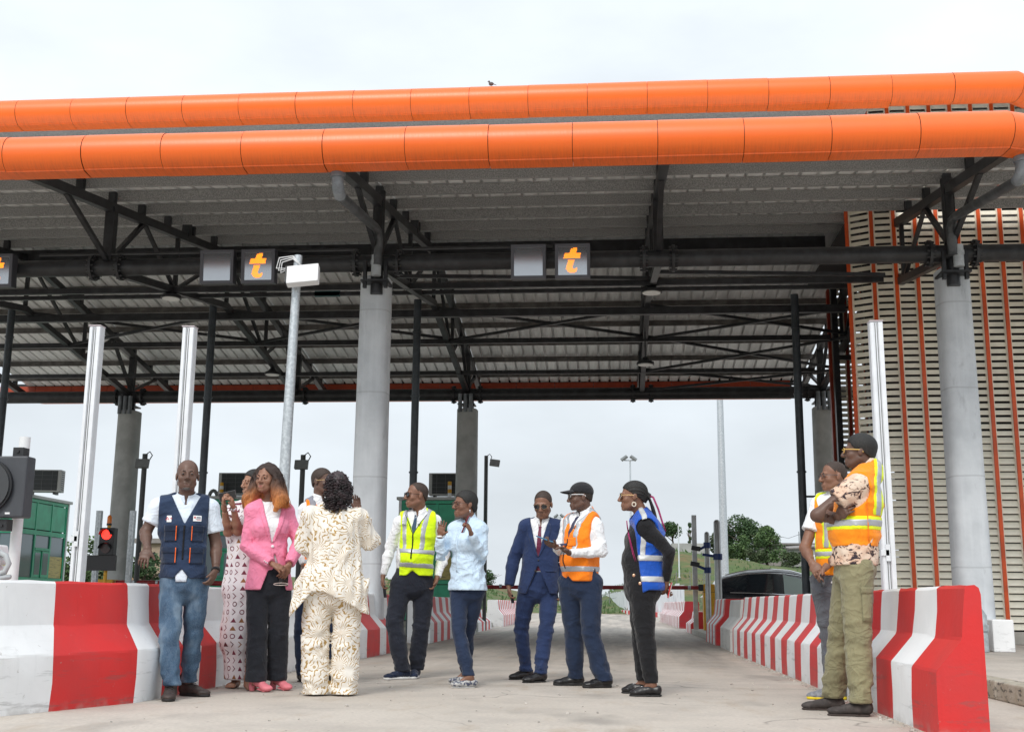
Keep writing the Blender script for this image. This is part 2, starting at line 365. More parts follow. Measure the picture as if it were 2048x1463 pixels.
# profile: (offset from toe towards the back, height); vertical back
PROF = [(0.0, 0.0), (0.002, 0.18), (0.006, 0.355), (0.012, 0.372), (0.152, 0.535), (0.162, 0.555), (0.178, 0.70), (0.192, 0.832), (0.205, 0.85)]
def barrier(name, path, stripes, label, side=1, back=0.42, hgt=0.85, mats=None, group='painted concrete barriers along the lanes', taper=0, wob=0.012, endcap=None, skew=0.0):
    """path: toe polyline [(x,y)...]; side=+1: road lies at +x (barrier body towards -x). stripes: [(s_end, mat_index)] by arc length"""
    mats = mats or [M_BWHT, M_BRED]
    P = [Vector((p[0], p[1], 0)) for p in path]
    seg = [0.0]
    for a, b in zip(P, P[1:]): seg.append(seg[-1]+(b-a).length)
    total = seg[-1]
    def at(s):
        s = max(0, min(total, s))
        for i in range(len(P)-1):
            if s <= seg[i+1]+1e-9: break
        f = (s-seg[i])/(seg[i+1]-seg[i]); p = P[i].lerp(P[i+1], f); d = (P[i+1]-P[i]).normalized()
        # smooth direction near joints
        if i+1 < len(P)-1 and f > 0.85: d = (d+(P[i+2]-P[i+1]).normalized()*((f-.85)/.3)).normalized()
        if i > 0 and f < 0.15: d = (d+(P[i]-P[i-1]).normalized()*((.15-f)/.3)).normalized()
        n = Vector((-d.y, d.x, 0))*side
        return p, n
    cuts = [0.0]; cols = []
    last = 0.0
    for e, m in stripes:
        e = min(e, total)
        if e-last < 1e-4: continue
        k = max(1, int((e-last)/0.12))
        for q in range(1, k+1): cuts.append(last+(e-last)*q/k); cols.append((m, q == k))
        last = e
    if last < total-1e-3: cuts.append(total); cols.append((cols[-1][0], True))
    sc = hgt/0.85
    bt = [(back, 0.85-.015), (back+.012, 0.8), (back+.012, 0.0)]
    prof = [(o, z*sc) for o, z in PROF] + [(back-.02, 0.85*sc)] + [(o, z*sc) for o, z in bt]
    rings = []
    edge = [True]+[c[1] for c in cols]
    for i, s in enumerate(cuts):
        inner = 0 < i < len(cuts)-1
        ring = []
        h = 1.0
        if taper and s > total-taper: h = max(0.25, math.sqrt(max(0, 1-((s-(total-taper))/taper)**2)))
        for o, z in prof:
            sj = s+(random.uniform(-wob, wob) if (inner and edge[i]) else 0)+(o*skew*min(1, s)*max(0, min(1, (4.6-s)/.6)) if skew and inner else 0)
            p, n = at(sj)
            q = p+n*(o+random.uniform(-.003, .003)); ring.append((q.x, q.y, z*h+(random.uniform(-.004, .004) if z > .7 else 0)))
        rings.append(ring)
    b = MB(); n = len(prof)
    for i in range(len(rings)-1):
        vs = rings[i]+rings[i+1]; fs = [(k, k+1, n+k+1, n+k) for k in range(n-1)]
        if side > 0: fs = [f[::-1] for f in fs]
        b.add(vs, fs, cols[i][0])
    for ring, m, fl in ((rings[0], cols[0][0] if endcap is None else endcap, side > 0), (rings[-1], cols[-1][0], side < 0)):
        f = tuple(range(n)); b.add(ring, [f if fl else f[::-1]], m)
    o = b.build(name, mats)
    bmx = bmesh.new(); bmx.from_mesh(o.data); bmesh.ops.remove_doubles(bmx, verts=bmx.verts, dist=0.0005); bmesh.ops.recalc_face_normals(bmx, faces=bmx.faces); bmx.to_mesh(o.data); bmx.free()
    o.data.polygons.foreach_set('use_smooth', [True]*len(o.data.polygons)); o.data.set_sharp_from_angle(angle=R(17))
    tag(o, label, 'barrier', group)
    return o
# near left wall: flared nose then straight along the lane
pathA = [(-4.9, 4.9), (-3.82, 7.45), (-3.45, 8.5), (-3.43, 9.0), (-3.42, 14.5), (-3.31, 16.0), (-3.31, 18.9)]
def sl(path, y):  # arc length at a given y
    t = 0
    for a, b in zip(path, path[1:]):
        L_ = math.hypot(b[0]-a[0], b[1]-a[1])
        if y <= b[1]: return t+L_*(y-a[1])/(b[1]-a[1])
        t += L_
    return t
yA = [(7.72, 0), (8.47, 1), (8.93, 0), (9.36, 1), (9.74, 0), (10.13, 1), (14.1, 0), (14.6, 1), (15.1, 0), (15.55, 1), (15.95, 0), (16.85, 0), (17.25, 1), (17.65, 0), (18.0, 1), (18.9, 0)]
yA = [(7.72, 0), (8.47, 1), (8.93, 0), (9.36, 1), (9.74, 0), (10.13, 1), (14.3, 0), (14.75, 1), (15.9, 0), (16.75, 1), (17.2, 0), (17.65, 1), (18.1, 0), (18.35, 1), (18.9, 0)]
barrier('concrete_barrier', pathA, [(sl(pathA, y), m) for y, m in yA], 'long white wall with a broad red band behind the man in the navy vest', side=1, taper=0.5, skew=0.8)
def alt(n0, n1, pitch, red, first=1):
    out = []; y = n0; m = first
    while y < n1: y += red if m else pitch-red; out.append((y-n0, m)); m = 1-m
    return out
barrier('concrete_barrier', [(-3.40, 21.9), (-3.40, 26.2)], alt(21.9, 26.2, 0.9, 0.42, 0), 'striped barrier behind the woman in the light blue shirt', side=1)
barrier('concrete_barrier', [(-3.55, 31.0), (-3.62, 35.0)], [(1.0, 0)]+[(1.0+.5*k, k % 2) for k in range(1, 8)], 'low grey ended striped barrier under the far boom', side=1, hgt=0.56)
barrier('concrete_barrier', [(-3.62, 38.5), (-3.9, 52)], alt(38.5, 52, 0.9, 0.4, 0), 'farthest striped barrier left of the suited man', side=1, back=0.5)
# right side
pathR = [(1.82, 7.08), (1.82, 18.95)]
sR = [(7.66-7.08, 1), (8.21-7.08, 0), (8.68-7.08, 1)]
y = 8.68
while y < 18.9:
    y += 0.53; sR.append((y-7.08, 0)); y += 0.43; sR.append((y-7.08, 1))
barrier('concrete_barrier', pathR, sR, 'near striped red and white barrier behind the two men in orange vests', side=-1, back=0.27)
M_BRAW = barrier_paint('barrier_bare_concrete', (0.60, 0.60, 0.58), (0.52, 0.52, 0.50))
barrier('concrete_barrier', [(1.84, 19.55), (1.86, 21.6)], [(2.1, 0)], 'unpainted grey barrier wedged between two striped ones', side=-1, back=0.27, hgt=0.82, mats=[M_BRAW])
barrier('concrete_barrier', [(1.86, 22.5), (1.86, 24.9)], alt(22.5, 24.9, 0.72, 0.3, 1), 'striped barrier with bright red end beside the yellow cabinet', side=-1, back=0.72, endcap=1)
barrier('concrete_barrier', [(1.98, 31.8), (1.98, 34.0)], alt(31.8, 34.0, 0.72, 0.3, 1), 'low striped barrier with plain red end behind the yellow cabinet', side=-1, back=0.62, hgt=0.56, endcap=1)
barrier('concrete_barrier', [(2.05, 38.6), (2.0, 54)], alt(38.6, 54, 0.95, 0.45, 1), 'farthest right barrier with dark red end face', side=-1, back=0.62, mats=[M_BWHT, M_BDRED], endcap=1)

# crumbs of concrete and flaked paint along the feet of the barriers
M_CRUMB = mat('concrete_crumbs', (0.46, 0.43, 0.39), 0.9, var=0.25, vscale=9)
cr = MB(); rc = random.Random(21)
for k in range(420):
    if k % 3: x, y = 1.80-abs(rc.gauss(0, .035)), rc.uniform(7.1, 19)
    elif k % 2: x, y = -3.40+abs(rc.gauss(0, .05)), rc.uniform(8.6, 15)
    else: x, y = rc.uniform(-3.2, 1.7), rc.uniform(6.5, 12)
    q = rc.uniform(.004, .013); c_ = Vector((x, y, q*.4)); cr.cbox(c_, (q*rc.uniform(.8, 2.2), q*rc.uniform(.8, 1.8), q), Matrix.Rotation(rc.uniform(0, 6), 3, 'Z') @ Matrix.Rotation(rc.uniform(-.3, .3), 3, 'X'))
tag(cr.build('gravel', M_CRUMB), 'crumbs of concrete scattered along the barrier feet', 'gravel', kind='stuff')

# ================================================================== TOLL CANOPY
canopy = empty('toll_canopy', (-3.6, 22.7, 0)); tag(canopy, 'long black steel toll canopy with orange rounded eaves on concrete columns', 'canopy')
CO = Vector((-3.6, 22.7, 0))
def cpart(mb, name, m, **k):
    mb.v = [(p[0]-CO.x, p[1]-CO.y, p[2]-CO.z) for p in mb.v]
    return mb.build(name, m, canopy, **k)
YF, YR, YM = 17.1, 28.3, 22.7
ROWS = [-12.2, -3.6, 5.0]; TR = [-16.5, -12.2, -7.9, -3.6, 0.7, 5.0]
def topz(y): return 7.74-0.163*abs(y-YM)
def botz(y): return 6.66-0.152*abs(y-YM)
def roofz(y): return topz(y)+0.30
PIPEZ = 5.84
# columns: rounded, longer along the road
def column(x, y, z1, w=0.48, l=0.56, m=M_COL):
    c = MB(); rings = []; n = 28
    for z in [0.0, 0.02]+[0.1+(z1-0.13)*k/8 for k in range(9)]+[z1-0.01, z1]:
        sc = 1.0 if z < z1-0.006 else 0.965
        sc *= 1.0+0.10*(1-z/z1)
        ring = []
        for k in range(n):
            a = 2*math.pi*k/n; e = 0.62
            px = math.copysign(abs(math.cos(a))**e, math.cos(a))*w/2*sc; py = math.copysign(abs(math.sin(a))**e, math.sin(a))*l/2*sc
            ring.append((x+px, y+py, z))
        rings.append(ring)
    c.loft(rings); return cpart(c, 'column', m, angle=30)
for x in ROWS[1:]: column(x-0.065 if x < 0 else x+.06, YF+.3, 5.66, 0.46, 0.54)
for x in ROWS: column(x+0.02, YR, 5.40, 0.5, 0.6, mat('rear_column_concrete', (0.42, 0.43, 0.42), 0.85, var=0.12, vscale=2.5, bump=0.2, bscale=30))
# steel heads on the columns
for yy, rows in ((YF, ROWS[1:]), (YR, ROWS)):
    for x in rows:
        h = MB(); h.tube([(x, yy, 5.35), (x, yy, 7.0 if yy == YF else 6.2)], 0.095, 14)
        for a in (-.16, .16): h.bar((x+a, yy-.12, 5.42), (x+a, yy-.12, PIPEZ), .05, .08)
        h.cbox((x, yy, 5.52), (0.42, 0.42, 0.03)); cpart(h, 'column_head', M_BLACK, angle=40)
        if yy == YF:
            p = MB(); p.tube([(x+.03, yy-.22, 5.58), (x+.03, yy-.22, 5.9)], 0.075, 14, rs=None); p.tube([(x+.03, yy-.22, 5.76), (x+.03, yy-.22, 5.82)], 0.085, 14)
            cpart(p, 'drain_collar', mat('pale_plastic_pipe', (0.42, 0.45, 0.47), 0.45, var=0.15), angle=40)
        else:
            p = MB()
            for a in (-.13, 0, .13): p.tube([(x+a, yy-.3, 5.3), (x+a, yy-.3, 5.75)], 0.05, 10)
            cpart(p, 'drain_collar', M_PVC, angle=40)
# pipe beams with bolted flanges
def pipe_beam(yy, z, r, x0, x1, fl):
    p = MB(); p.tube([(x0, yy, z), (x1, yy, z)], r, 20); cpart(p, 'pipe_beam', M_BLACK, angle=40)
    for x in fl:
        q = MB()
        q.tube([(x-.022, yy, z), (x+.022, yy, z)], r+.075, 24)
        for k in range(12):
            a = 2*math.pi*k/12; yy2, zz2 = yy+math.cos(a)*(r+.045), z+math.sin(a)*(r+.045)
            q.tube([(x-.06, yy2, zz2), (x+.06, yy2, zz2)], 0.017, 6)
        cpart(q, 'pipe_flange', M_BLACK, angle=40)
fl = []
for x in (-7.9, 0.7): fl += [x-.22, x+.22]
for x in ROWS: fl += [x-.33, x+.33]
pipe_beam(YF, PIPEZ, 0.13, -17, 10.0, fl)
pipe_beam(YR, PIPEZ-.06, 0.15, -17, 7.5, fl)
# trusses
for x in TR:
    t = MB()
    y0, y1 = 14.1, 31.2
    for a, b in ((y0, YM), (YM, y1)):
        t.bar((x, a, topz(a)), (x, b, topz(b)), 0.12, 0.145)
    cpart(t, 'truss_top_chord', M_BLACK)
    t = MB()
    for a, b in ((YF, YM), (YM, YR)): t.bar((x, a, botz(a)), (x, b, botz(b)), 0.11, 0.125)
    cpart(t, 'truss_bottom_chord', M_BLACK)
    # posts and diagonals
    nodes = [17.1, 19.9, 22.7, 25.5, 28.3]
    for k, yy in enumerate(nodes):
        q = MB(); w = 0.15 if yy in (YF, YR) else 0.07
        q.bar((x, yy, (PIPEZ if yy in (YF, YR) else botz(yy))), (x, yy, topz(yy)), w, w); cpart(q, 'truss_post', M_BLACK)
    for k in range(len(nodes)-1):
        a, b = nodes[k], nodes[k+1]
        q = MB()
        if k == 0: q.bar((x, b, botz(b)), (x, a+1.2, topz(a+1.2)), 0.06)
        elif k == 3: q.bar((x, a, botz(a)), (x, b-1.2, topz(b-1.2)), 0.06)
        elif k == 1: q.bar((x, a, botz(a)), (x, b, topz(b)), 0.06)
        else: q.bar((x, a, topz(a)), (x, b, botz(b)), 0.06)
        cpart(q, 'truss_diagonal', M_BLACK)
    for dy in (-1.55, 1.25):
        q = MB(); q.bar((x, YF, PIPEZ+.1), (x, YF+dy, topz(YF+dy)-.05), 0.07); cpart(q, 'truss_diagonal', M_BLACK)
        q = MB(); q.bar((x, YR, PIPEZ+.1), (x, YR-dy, topz(YR-dy)-.05), 0.07); cpart(q, 'truss_diagonal', M_BLACK)
# right end of the roof follows the bent eave
def xmax(y):
    yy = YM-abs(y-YM)
    return min(9.6, 4.75+max(0.02, (yy-13.85))/math.tan(R(24)))
# purlins with stubs, speckled fire coating on the front slope
M_SPECK = NT('speckled_coating', 0.9)
_s = M_SPECK.noise(60, 4, rough=0.75); M_SPECK.col(M_SPECK.ramp(_s, [(0.36, (0.16, 0.16, 0.16)), (0.52, (0.29, 0.29, 0.285)), (0.68, (0.46, 0.46, 0.45))])); M_SPECK = M_SPECK.m
PUR = [14.95, 16.07, 17.18, 18.32, 19.46, 20.65, 21.85]
for py in PUR:
    p = MB(); z = roofz(py)-.01
    p.box((-17, py-.035, z-.165), (xmax(py), py+.035, z-.012)); cpart(p, 'purlin', M_SPECK)
    q = 2*YM-py; p = MB(); p.box((-17, q-.035, z-.135), (xmax(py), q+.035, z-.012)); cpart(p, 'purlin', M_DARKBROWN)
    for x in TR:
        s_ = MB(); s_.bar((x, py-.09, topz(py)), (x, py-.09, z+.0-.05), 0.11, 0.09); cpart(s_, 'purlin_cleat', M_BLACK); s_ = MB(); s_.bar((x, q+.09, topz(q)), (x, q+.09, z-.05), 0.11, 0.09); cpart(s_, 'purlin_cleat', M_BLACK)
# ribbed roof sheets, one per bay and slope
def sheet(x0, x1, ya, yb):
    m = MB(); pitch = 0.272; x = x0; prof = []
    while x < x1-.01:
        e = min(x1, x+pitch)
        prof += [(x, 0), (max(x, e-.060), 0), (max(x, e-.056), .07), (max(x, e-.004), .07)]; x = e
    prof.append((x1, 0))
    ny = 5
    rows = []
    for k in range(ny):
        yy = ya+(yb-ya)*k/(ny-1)
        rows.append([(px, yy, roofz(yy)+dz) for px, dz in prof])
    m.loft(rows, closed=False); return cpart(m, 'roof_sheet', M_SHEET)
bays = TR[:]+[9.6]
for i in range(len(bays)-1):
    x0, x1 = bays[i], bays[i+1]
    if x0 < 4.9:
        sheet(x0+.003, x1-.003, 14.05, YM-.02); sheet(x0+.003, x1-.003, YM+.02, 31.35)
    else:
        # beyond the bend the sheets step back with the eave
        xx = x0
        for k in range(4):
            xb = x0+(x1-x0)*(k+1)/4; yb = 13.85+(xb-4.75)*math.tan(R(24))+.2
            if yb < 19.8: sheet(xx+.003, xb-.003, yb, 19.9)
            xx = xb
rb = MB(); rb.box((-17, YM-.16, topz(YM)-.10), (4.19, YM+.16, topz(YM)+.14)); cpart(rb, 'ridge_beam', M_BLACK)
# longitudinal ties between the bottom chords, and wind bracing
for ty, dz, h in ((19.7, -.02, .13), (21.0, .02, .10), (YM+.3, -.10, .20), (24.7, -.04, .14), (26.75, -.02, .12)):
    t = MB(); t.bar((-17, ty, botz(ty)+dz), (4.6, ty, botz(ty)+dz), h*.6, h*.75); cpart(t, 'tie_beam', M_BLACK)
for (xa, xb) in ((0.7, 5.0), (-7.9, -3.6), (-12.2, -7.9), (-3.6, 0.7)):
    for (ya, yb) in ((YM+.3, 24.7), (24.7, 26.75), (26.75, 28.1)):
        if (xa, ya) in ((-3.6, 24.7), (-3.6, 26.75), (-12.2, 24.7), (-12.2, 26.75), (-7.9, 26.75), (-7.9, 24.7)): continue
        for s0, s1 in ((ya, yb), (yb, ya)):
            q = MB(); q.bar((xa, s0, botz(s0)-.03+(.06 if s0 < s1 else 0)), (xb, s1, botz(s1)-.03+(.06 if s0 < s1 else 0)), 0.06, 0.055); cpart(q, 'wind_brace', M_BLACK)
for (xa, xb) in ((0.7, 4.6), (-3.6, .7)):
    q = MB(); q.bar((xa, 18.4, botz(18.4)+.0), (xb, 19.6, botz(19.6)+.05), 0.06); cpart(q, 'wind_brace', M_BLACK)
# cable conduits slung along the pipe
q = MB(); q.tube([(-3.2, YF-.05, PIPEZ+.2), (-0.9, YF-.05, PIPEZ+.2)], 0.035, 8); q.tube([(-9.0, YF-.05, PIPEZ+.2), (-3.9, YF-.05, PIPEZ+.2)], 0.03, 8); cpart(q, 'cable_conduit', M_BLACK)

# orange rounded eaves, panel by panel
def orange_paint():
    t = NT('orange_enamel', 0.3)
    t.p.inputs['Coat Weight'].default_value = 0.25; t.p.inputs['Coat Roughness'].default_value = 0.3; t.p.inputs['Specular IOR Level'].default_value = 0.5
    x, y, z = t.xyz()
    a = t.noise(1.1, 4); w = t.noise(2.2, 5, t.map((22, 2.0, 1.4)), rough=0.75)
    col = t.mix(t.ramp(a, [(0.35, (0, 0, 0)), (0.65, (1, 1, 1))]), (0.90, 0.150, 0.006), (0.88, 0.138, 0.006))
    # rain streaks of dust hanging on the lower half of each panel
    mz = t.n.new('ShaderNodeMapRange'); mz.inputs[1].default_value = -0.06; mz.inputs[2].default_value = -0.26; t.l.new(z, mz.inputs[0])
    st = t.math('MULTIPLY', t.ramp(w, [(0.42, (0, 0, 0)), (0.72, (1, 1, 1))]), mz.outputs[0])
    col = t.mix(t.math('MULTIPLY', st, 0.45), col, (0.30, 0.07, 0.02))
    t.col(col); t.rough(t.ramp(w, [(0.3, (0.36, 0.36, 0.36)), (0.7, (0.5, 0.5, 0.5))])); return t.m
M_ORANGE = orange_paint()
def tube_panel(name, parent, r, L_, lip=0.22, m=M_ORANGE, t0=0.0, t1=0.0):
    """panel of the half-round eave: local x along the eave, local -y outwards, origin on the tube's axis"""
    b = MB(); prof = []
    for k in range(19):
        a = R(125-(183 if lip else 250)*k/18); prof.append((-r*math.cos(a), r*math.sin(a)))
    e = prof[-1]
    if lip: prof += [(e[0]+.016, e[1]-.006), (e[0]+.018, e[1]-.022), (e[0]+.02+lip*.5, e[1]-.035), (e[0]+.02+lip, e[1]-.045), (e[0]+.02+lip, e[1]+.03)]
    rows = [[(0.004+f*(L_-.008)+y*(t0*(1-f)-t1*f), y, z) for y, z in prof] for f in (0, .33, .66, 1)]
    b.loft(rows, closed=False)
    o = b.build(name, m, parent, angle=35)
    return o
def eave(y0, z0, r, xa, n, bendx_n, ang, label_name='eave_panel', lip=.22, mirror=False, nolip=99):
    d = Vector((1, 0, 0)); p = Vector((xa, y0, z0)); L_ = 1.048
    proto = tube_panel(label_name, canopy, r, L_, lip)
    first = True; core = []
    for k in range(n):
        if k == bendx_n: d = Vector((math.cos(R(ang)), math.sin(R(ang)), 0))
        if k in (bendx_n-1, bendx_n): o = tube_panel(label_name, canopy, r, L_, 0 if k >= nolip else lip, t0=math.tan(R(ang/2)) if k == bendx_n else 0, t1=math.tan(R(ang/2)) if k == bendx_n-1 else 0)
        elif k >= nolip: o = tube_panel(label_name, canopy, r, L_, 0)
        else:
            o = proto if first else proto.copy()
            if not first: COL.objects.link(o)
            first = False
        o.parent = canopy
        rz = math.atan2(d.y, d.x)
        if mirror:
            o.location = p+d*L_-CO; o.rotation_euler = (0, 0, rz+math.pi)
        else:
            o.location = p-CO+Vector((0, random.uniform(-.004, .004), random.uniform(-.004, .004))); o.rotation_euler = (R(random.uniform(-.8, .8)), R(random.uniform(-.12, .12)), rz)
        core.append(p.copy()); p = p+d*L_
    core.append(p.copy())
    c = MB(); c.tube(core, r-.035, 16); cpart(c, 'dark_joint_core', M_BLACK, angle=40)  # solid black tube added inside so the gaps between panels look dark
eave(13.85, 6.385, 0.262, -7.81-1.048*8, 25, 20, 22)
eave(31.55, 6.44, 0.262, -7.81-1.048*8, 20, 99, 0, mirror=True)
b = MB(); b.box((-17.3, 31.27, 6.58), (4.9, 31.29, 6.70)); cpart(b, 'sky_speck_block', M_BLACK)  # black strip added to stop sky specks through the sheet ribs
for k in range(21):
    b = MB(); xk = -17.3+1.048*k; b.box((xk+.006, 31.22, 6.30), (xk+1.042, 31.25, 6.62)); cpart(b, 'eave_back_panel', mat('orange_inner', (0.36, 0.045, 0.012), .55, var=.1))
# the raised upper roof: its eave and flat soffit
eave(19.5, 9.53, 0.272, -10.88-1.049*6, 28, 23, 38, lip=.24, nolip=21)
u = MB(); u.box((-17, 19.62, 9.29), (4.5, 25.8, 9.39)); u.box((4.504, 20.4, 9.29), (8.6, 25.8, 9.39)); u.box((-17, 25.8, 9.0), (8.6, 25.95, 9.75)); cpart(u, 'upper_soffit', M_SPECK)
u = MB(); u.add([(-17, 19.5, 9.7), (8.6, 19.5, 9.7), (8.6, 22.7, 10.0), (-17, 22.7, 10.0), (-17, 25.9, 9.7), (8.6, 25.9, 9.7)], [(0, 1, 2, 3), (3, 2, 5, 4)]); cpart(u, 'upper_roof_sheet', M_SHEET)
for x in TR:
    for yy in (20.3, 25.1):
        q = MB(); q.bar((x, yy, topz(yy)), (x, yy, 9.25), .14, .14); cpart(q, 'upper_post', M_BLACK)
# downpipes from the front eave to the columns, and the dark internal downpipes
for x in ROWS[1:]:
    xs_ = -0.0 if x > 0 else 0.10
    xe = x+.06 if x < 0 else x-.06
    p = MB(); p.tube([(x+xs_, 14.0, 6.16), (x+xs_, 14.0, 6.0), (x+xs_, 14.05, 5.92), (x+xs_*.9, 14.2, 5.89)], 0.078, 16)
    p.tube([(x+xs_, 14.0, 6.18), (x+xs_, 14.0, 6.06)], 0.098, 16)
    cpart(p, 'downpipe_elbow', M_PVC, angle=45)
    p = MB(); p.tube([(x+xs_*.9, 14.2, 5.89), (xe, 16.55, 6.24), (xe, 16.74, 6.24), (xe, 16.84, 6.14), (xe, 16.84, 5.74)], 0.068, 16)
    cpart(p, 'downpipe', mat('dark_plastic_pipe', (0.07, 0.075, 0.08), .45, var=.3), angle=45)
for x, y in ((-12.37, 22.5), (-8.1, 22.5), (-3.89, 22.5), (3.54, 22.5)):
    p = MB(); p.tube([(x, y, 0.1), (x, y, botz(y)+.05)], 0.075, 14)
    for z in (1.7, 3.2, 4.7, 6.0): p.tube([(x, y, z), (x, y, z+.03)], 0.092, 14)
    cpart(p, 'internal_downpipe', M_DKPIPE, angle=40)
p = MB(); p.tube([(3.54, 22.5, 2.75), (4.3, 22.5, 2.75)], 0.02, 8); cpart(p, 'pipe_bracket', M_DKPIPE)

# foot of the right column: drain elbow and white block
p = MB(); p.tube([(4.72, 16.62, 0.72), (4.80, 16.52, 0.70), (4.84, 16.45, 0.60), (4.84, 16.45, 0.15)], 0.10, 16); p.tube([(4.84, 16.45, .42), (4.84, 16.45, .5)], .115, 16)
cpart(p, 'drain_elbow', mat('pale_plastic_pipe2', (0.36, 0.40, 0.42), 0.5, var=0.2), angle=45)
p = MB(); p.box((5.02, 16.5, 0.146), (5.30, 17.2, 0.57)); cpart(p, 'footing_block', M_BWHT, bevel=.015)

# ================================================================== LOUVRED TOWER
tower = empty('louvred_tower', (4.2, 20.2, 0.15)); tag(tower, 'tall tower clad in cream louvres between orange uprights behind the right column', 'tower')
TO = Vector((4.2, 20.2, 0.15))
def tpart(mb, name, m, parent=tower, **k):
    mb.v = [(p[0]-TO.x, p[1]-TO.y, p[2]-TO.z) for p in mb.v]; return mb.build(name, m, parent, **k)
M_CREAM = mat('cream_louvre', (0.85, 0.82, 0.69), 0.5, var=0.08, vscale=3)
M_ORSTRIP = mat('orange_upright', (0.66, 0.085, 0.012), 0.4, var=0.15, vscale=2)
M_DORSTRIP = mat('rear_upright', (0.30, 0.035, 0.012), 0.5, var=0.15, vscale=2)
def wall(P, z0, z1, zc, strip, budget, closed_to):
    """louvre bays between the uprights at P; the slats nearest the eye line are objects, the remainder one mesh"""
    rest = MB(); made = 0; sm = {}
    def slat_mesh(w, tilt, hgt):
        key = (round(w, 3), tilt, hgt)
        if key not in sm:
            b = MB(); b.cbox((0, 0, 0), (w, 0.012, hgt), Matrix.Rotation(R(tilt), 3, 'X')); sm[key] = b.mesh('slat', M_CREAM)
        return sm[key]
    for i, p in enumerate(P):
        a = P[max(0, i-1)]; c = P[min(len(P)-1, i+1)]; rz = Matrix.Rotation(math.atan2(c[1]-a[1], c[0]-a[0]), 3, 'Z')
        b = MB(); b.cbox((p[0], p[1], (z0+z1)/2), (0.060, 0.11, z1-z0), rz); tpart(b, 'upright', strip)
    for i in range(len(P)-1):
        a, e = Vector((*P[i], 0)), Vector((*P[i+1], 0)); d = (e-a).normalized(); c = (a+e)/2; ang = math.atan2(d.y, d.x); rz = Matrix.Rotation(ang, 3, 'Z')
        w = (e-a).length-.094
        for s_ in (-1, 1):
            b = MB(); q = c+d*s_*(w/2+.008)
            b.cbox((q.x, q.y, (z0+z1)/2), (0.024, 0.05, z1-z0), rz); tpart(b, 'louvre_frame', M_CREAM)
        z = z0+.06
        while z < z1-.05:
            tilt, hgt = (-24, 0.106) if z < closed_to else (-12, 0.077)
            if made < budget and zc[0] <= z <= zc[1]:
                o = link('slat', slat_mesh(w, tilt, hgt), tower); o.location = (c.x-TO.x, c.y-TO.y, z-TO.z); o.rotation_euler = (0, 0, ang); made += 1
            else:
                rest.cbox((c.x, c.y, z), (w, 0.012, hgt), rz @ Matrix.Rotation(R(tilt), 3, 'X'))
            z += 0.118
    if rest.v: tag(tpart(rest, 'slats', M_CREAM), kind='stuff')
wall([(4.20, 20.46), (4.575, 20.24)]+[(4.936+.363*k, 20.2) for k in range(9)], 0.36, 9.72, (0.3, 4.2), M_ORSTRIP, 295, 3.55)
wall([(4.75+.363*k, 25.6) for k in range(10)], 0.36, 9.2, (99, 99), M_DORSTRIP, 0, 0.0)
b = MB(); b.box((5.4, 25.2, 3.9), (8.5, 25.25, 9.28)); b.box((8.3, 20.4, 0.15), (8.35, 25.2, 9.28)); tpart(b, 'sky_block_sheets', mat('dark_core', (0.05, 0.045, 0.045), 0.9))  # dark sheets added behind the slats so the sky does not show through
b = MB(); b.box((4.25, 20.6, 7.55), (5.5, 25.2, 7.6)); tpart(b, 'sky_block_lid', mat('dark_core', (0.05, 0.045, 0.045), 0.9))  # dark lid added to shut the sky out from above
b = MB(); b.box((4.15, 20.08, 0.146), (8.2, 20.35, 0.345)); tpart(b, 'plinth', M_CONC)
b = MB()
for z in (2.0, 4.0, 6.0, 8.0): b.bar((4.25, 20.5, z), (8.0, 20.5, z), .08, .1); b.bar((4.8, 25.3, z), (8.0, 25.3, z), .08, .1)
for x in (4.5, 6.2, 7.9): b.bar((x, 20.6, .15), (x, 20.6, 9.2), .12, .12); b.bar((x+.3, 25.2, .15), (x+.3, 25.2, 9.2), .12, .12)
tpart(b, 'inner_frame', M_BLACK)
b = MB(); b.box((5.75, 22.2, 0.15), (8.25, 24.6, 7.5)); tpart(b, 'sky_block_mass', mat('dark_core', (0.05, 0.045, 0.045), 0.9))  # dark mass added and made wide so less sky shows between the slats

# ================================================================== TERRAIN BEYOND
HX = [(-400, 4), (-60, 5), (-36, 3.6), (-18, 3.0), (-9, 1.0), (-3, 0.9), (1.3, 3.0), (7, 6.9), (13, 5.6), (19, 5.2), (40, 6.2), (400, 7)]
def hill(x, y):
    for (a, ha), (b, hb) in zip(HX, HX[1:]):
        if a <= x <= b: f = (x-a)/(b-a); H = ha+(hb-ha)*f*f*(3-2*f); break
    else: H = 4
    t = max(0, min(1, (y-92)/50)); t = t*t*(3-2*t)
    return H*t*(1+0.06*math.sin(x*.31+y*.07)+0.05*math.sin(x*.11-y*.13))-0.03
gx = [-300, -200, -120, -80, -60]+[-50+k*1.6 for k in range(63)]+[60, 80, 120, 200, 300]
gy = [88+k*4 for k in range(22)]+[190, 230, 300, 420]
m = MB(); m.v = [(x, y, hill(x, y)+(random.uniform(-.12, .12) if y > 96 else 0)) for y in gy for x in gx]; n = len(gx)
for j in range(len(gy)-1):
    for i in range(n-1): m.f.append((j*n+i, j*n+i+1, (j+1)*n+i+1, (j+1)*n+i)); m.mi.append(0)
tag(m.build('hill', M_GRASS, smooth=True), 'grassy slope with bare red earth beyond the road', kind='structure')

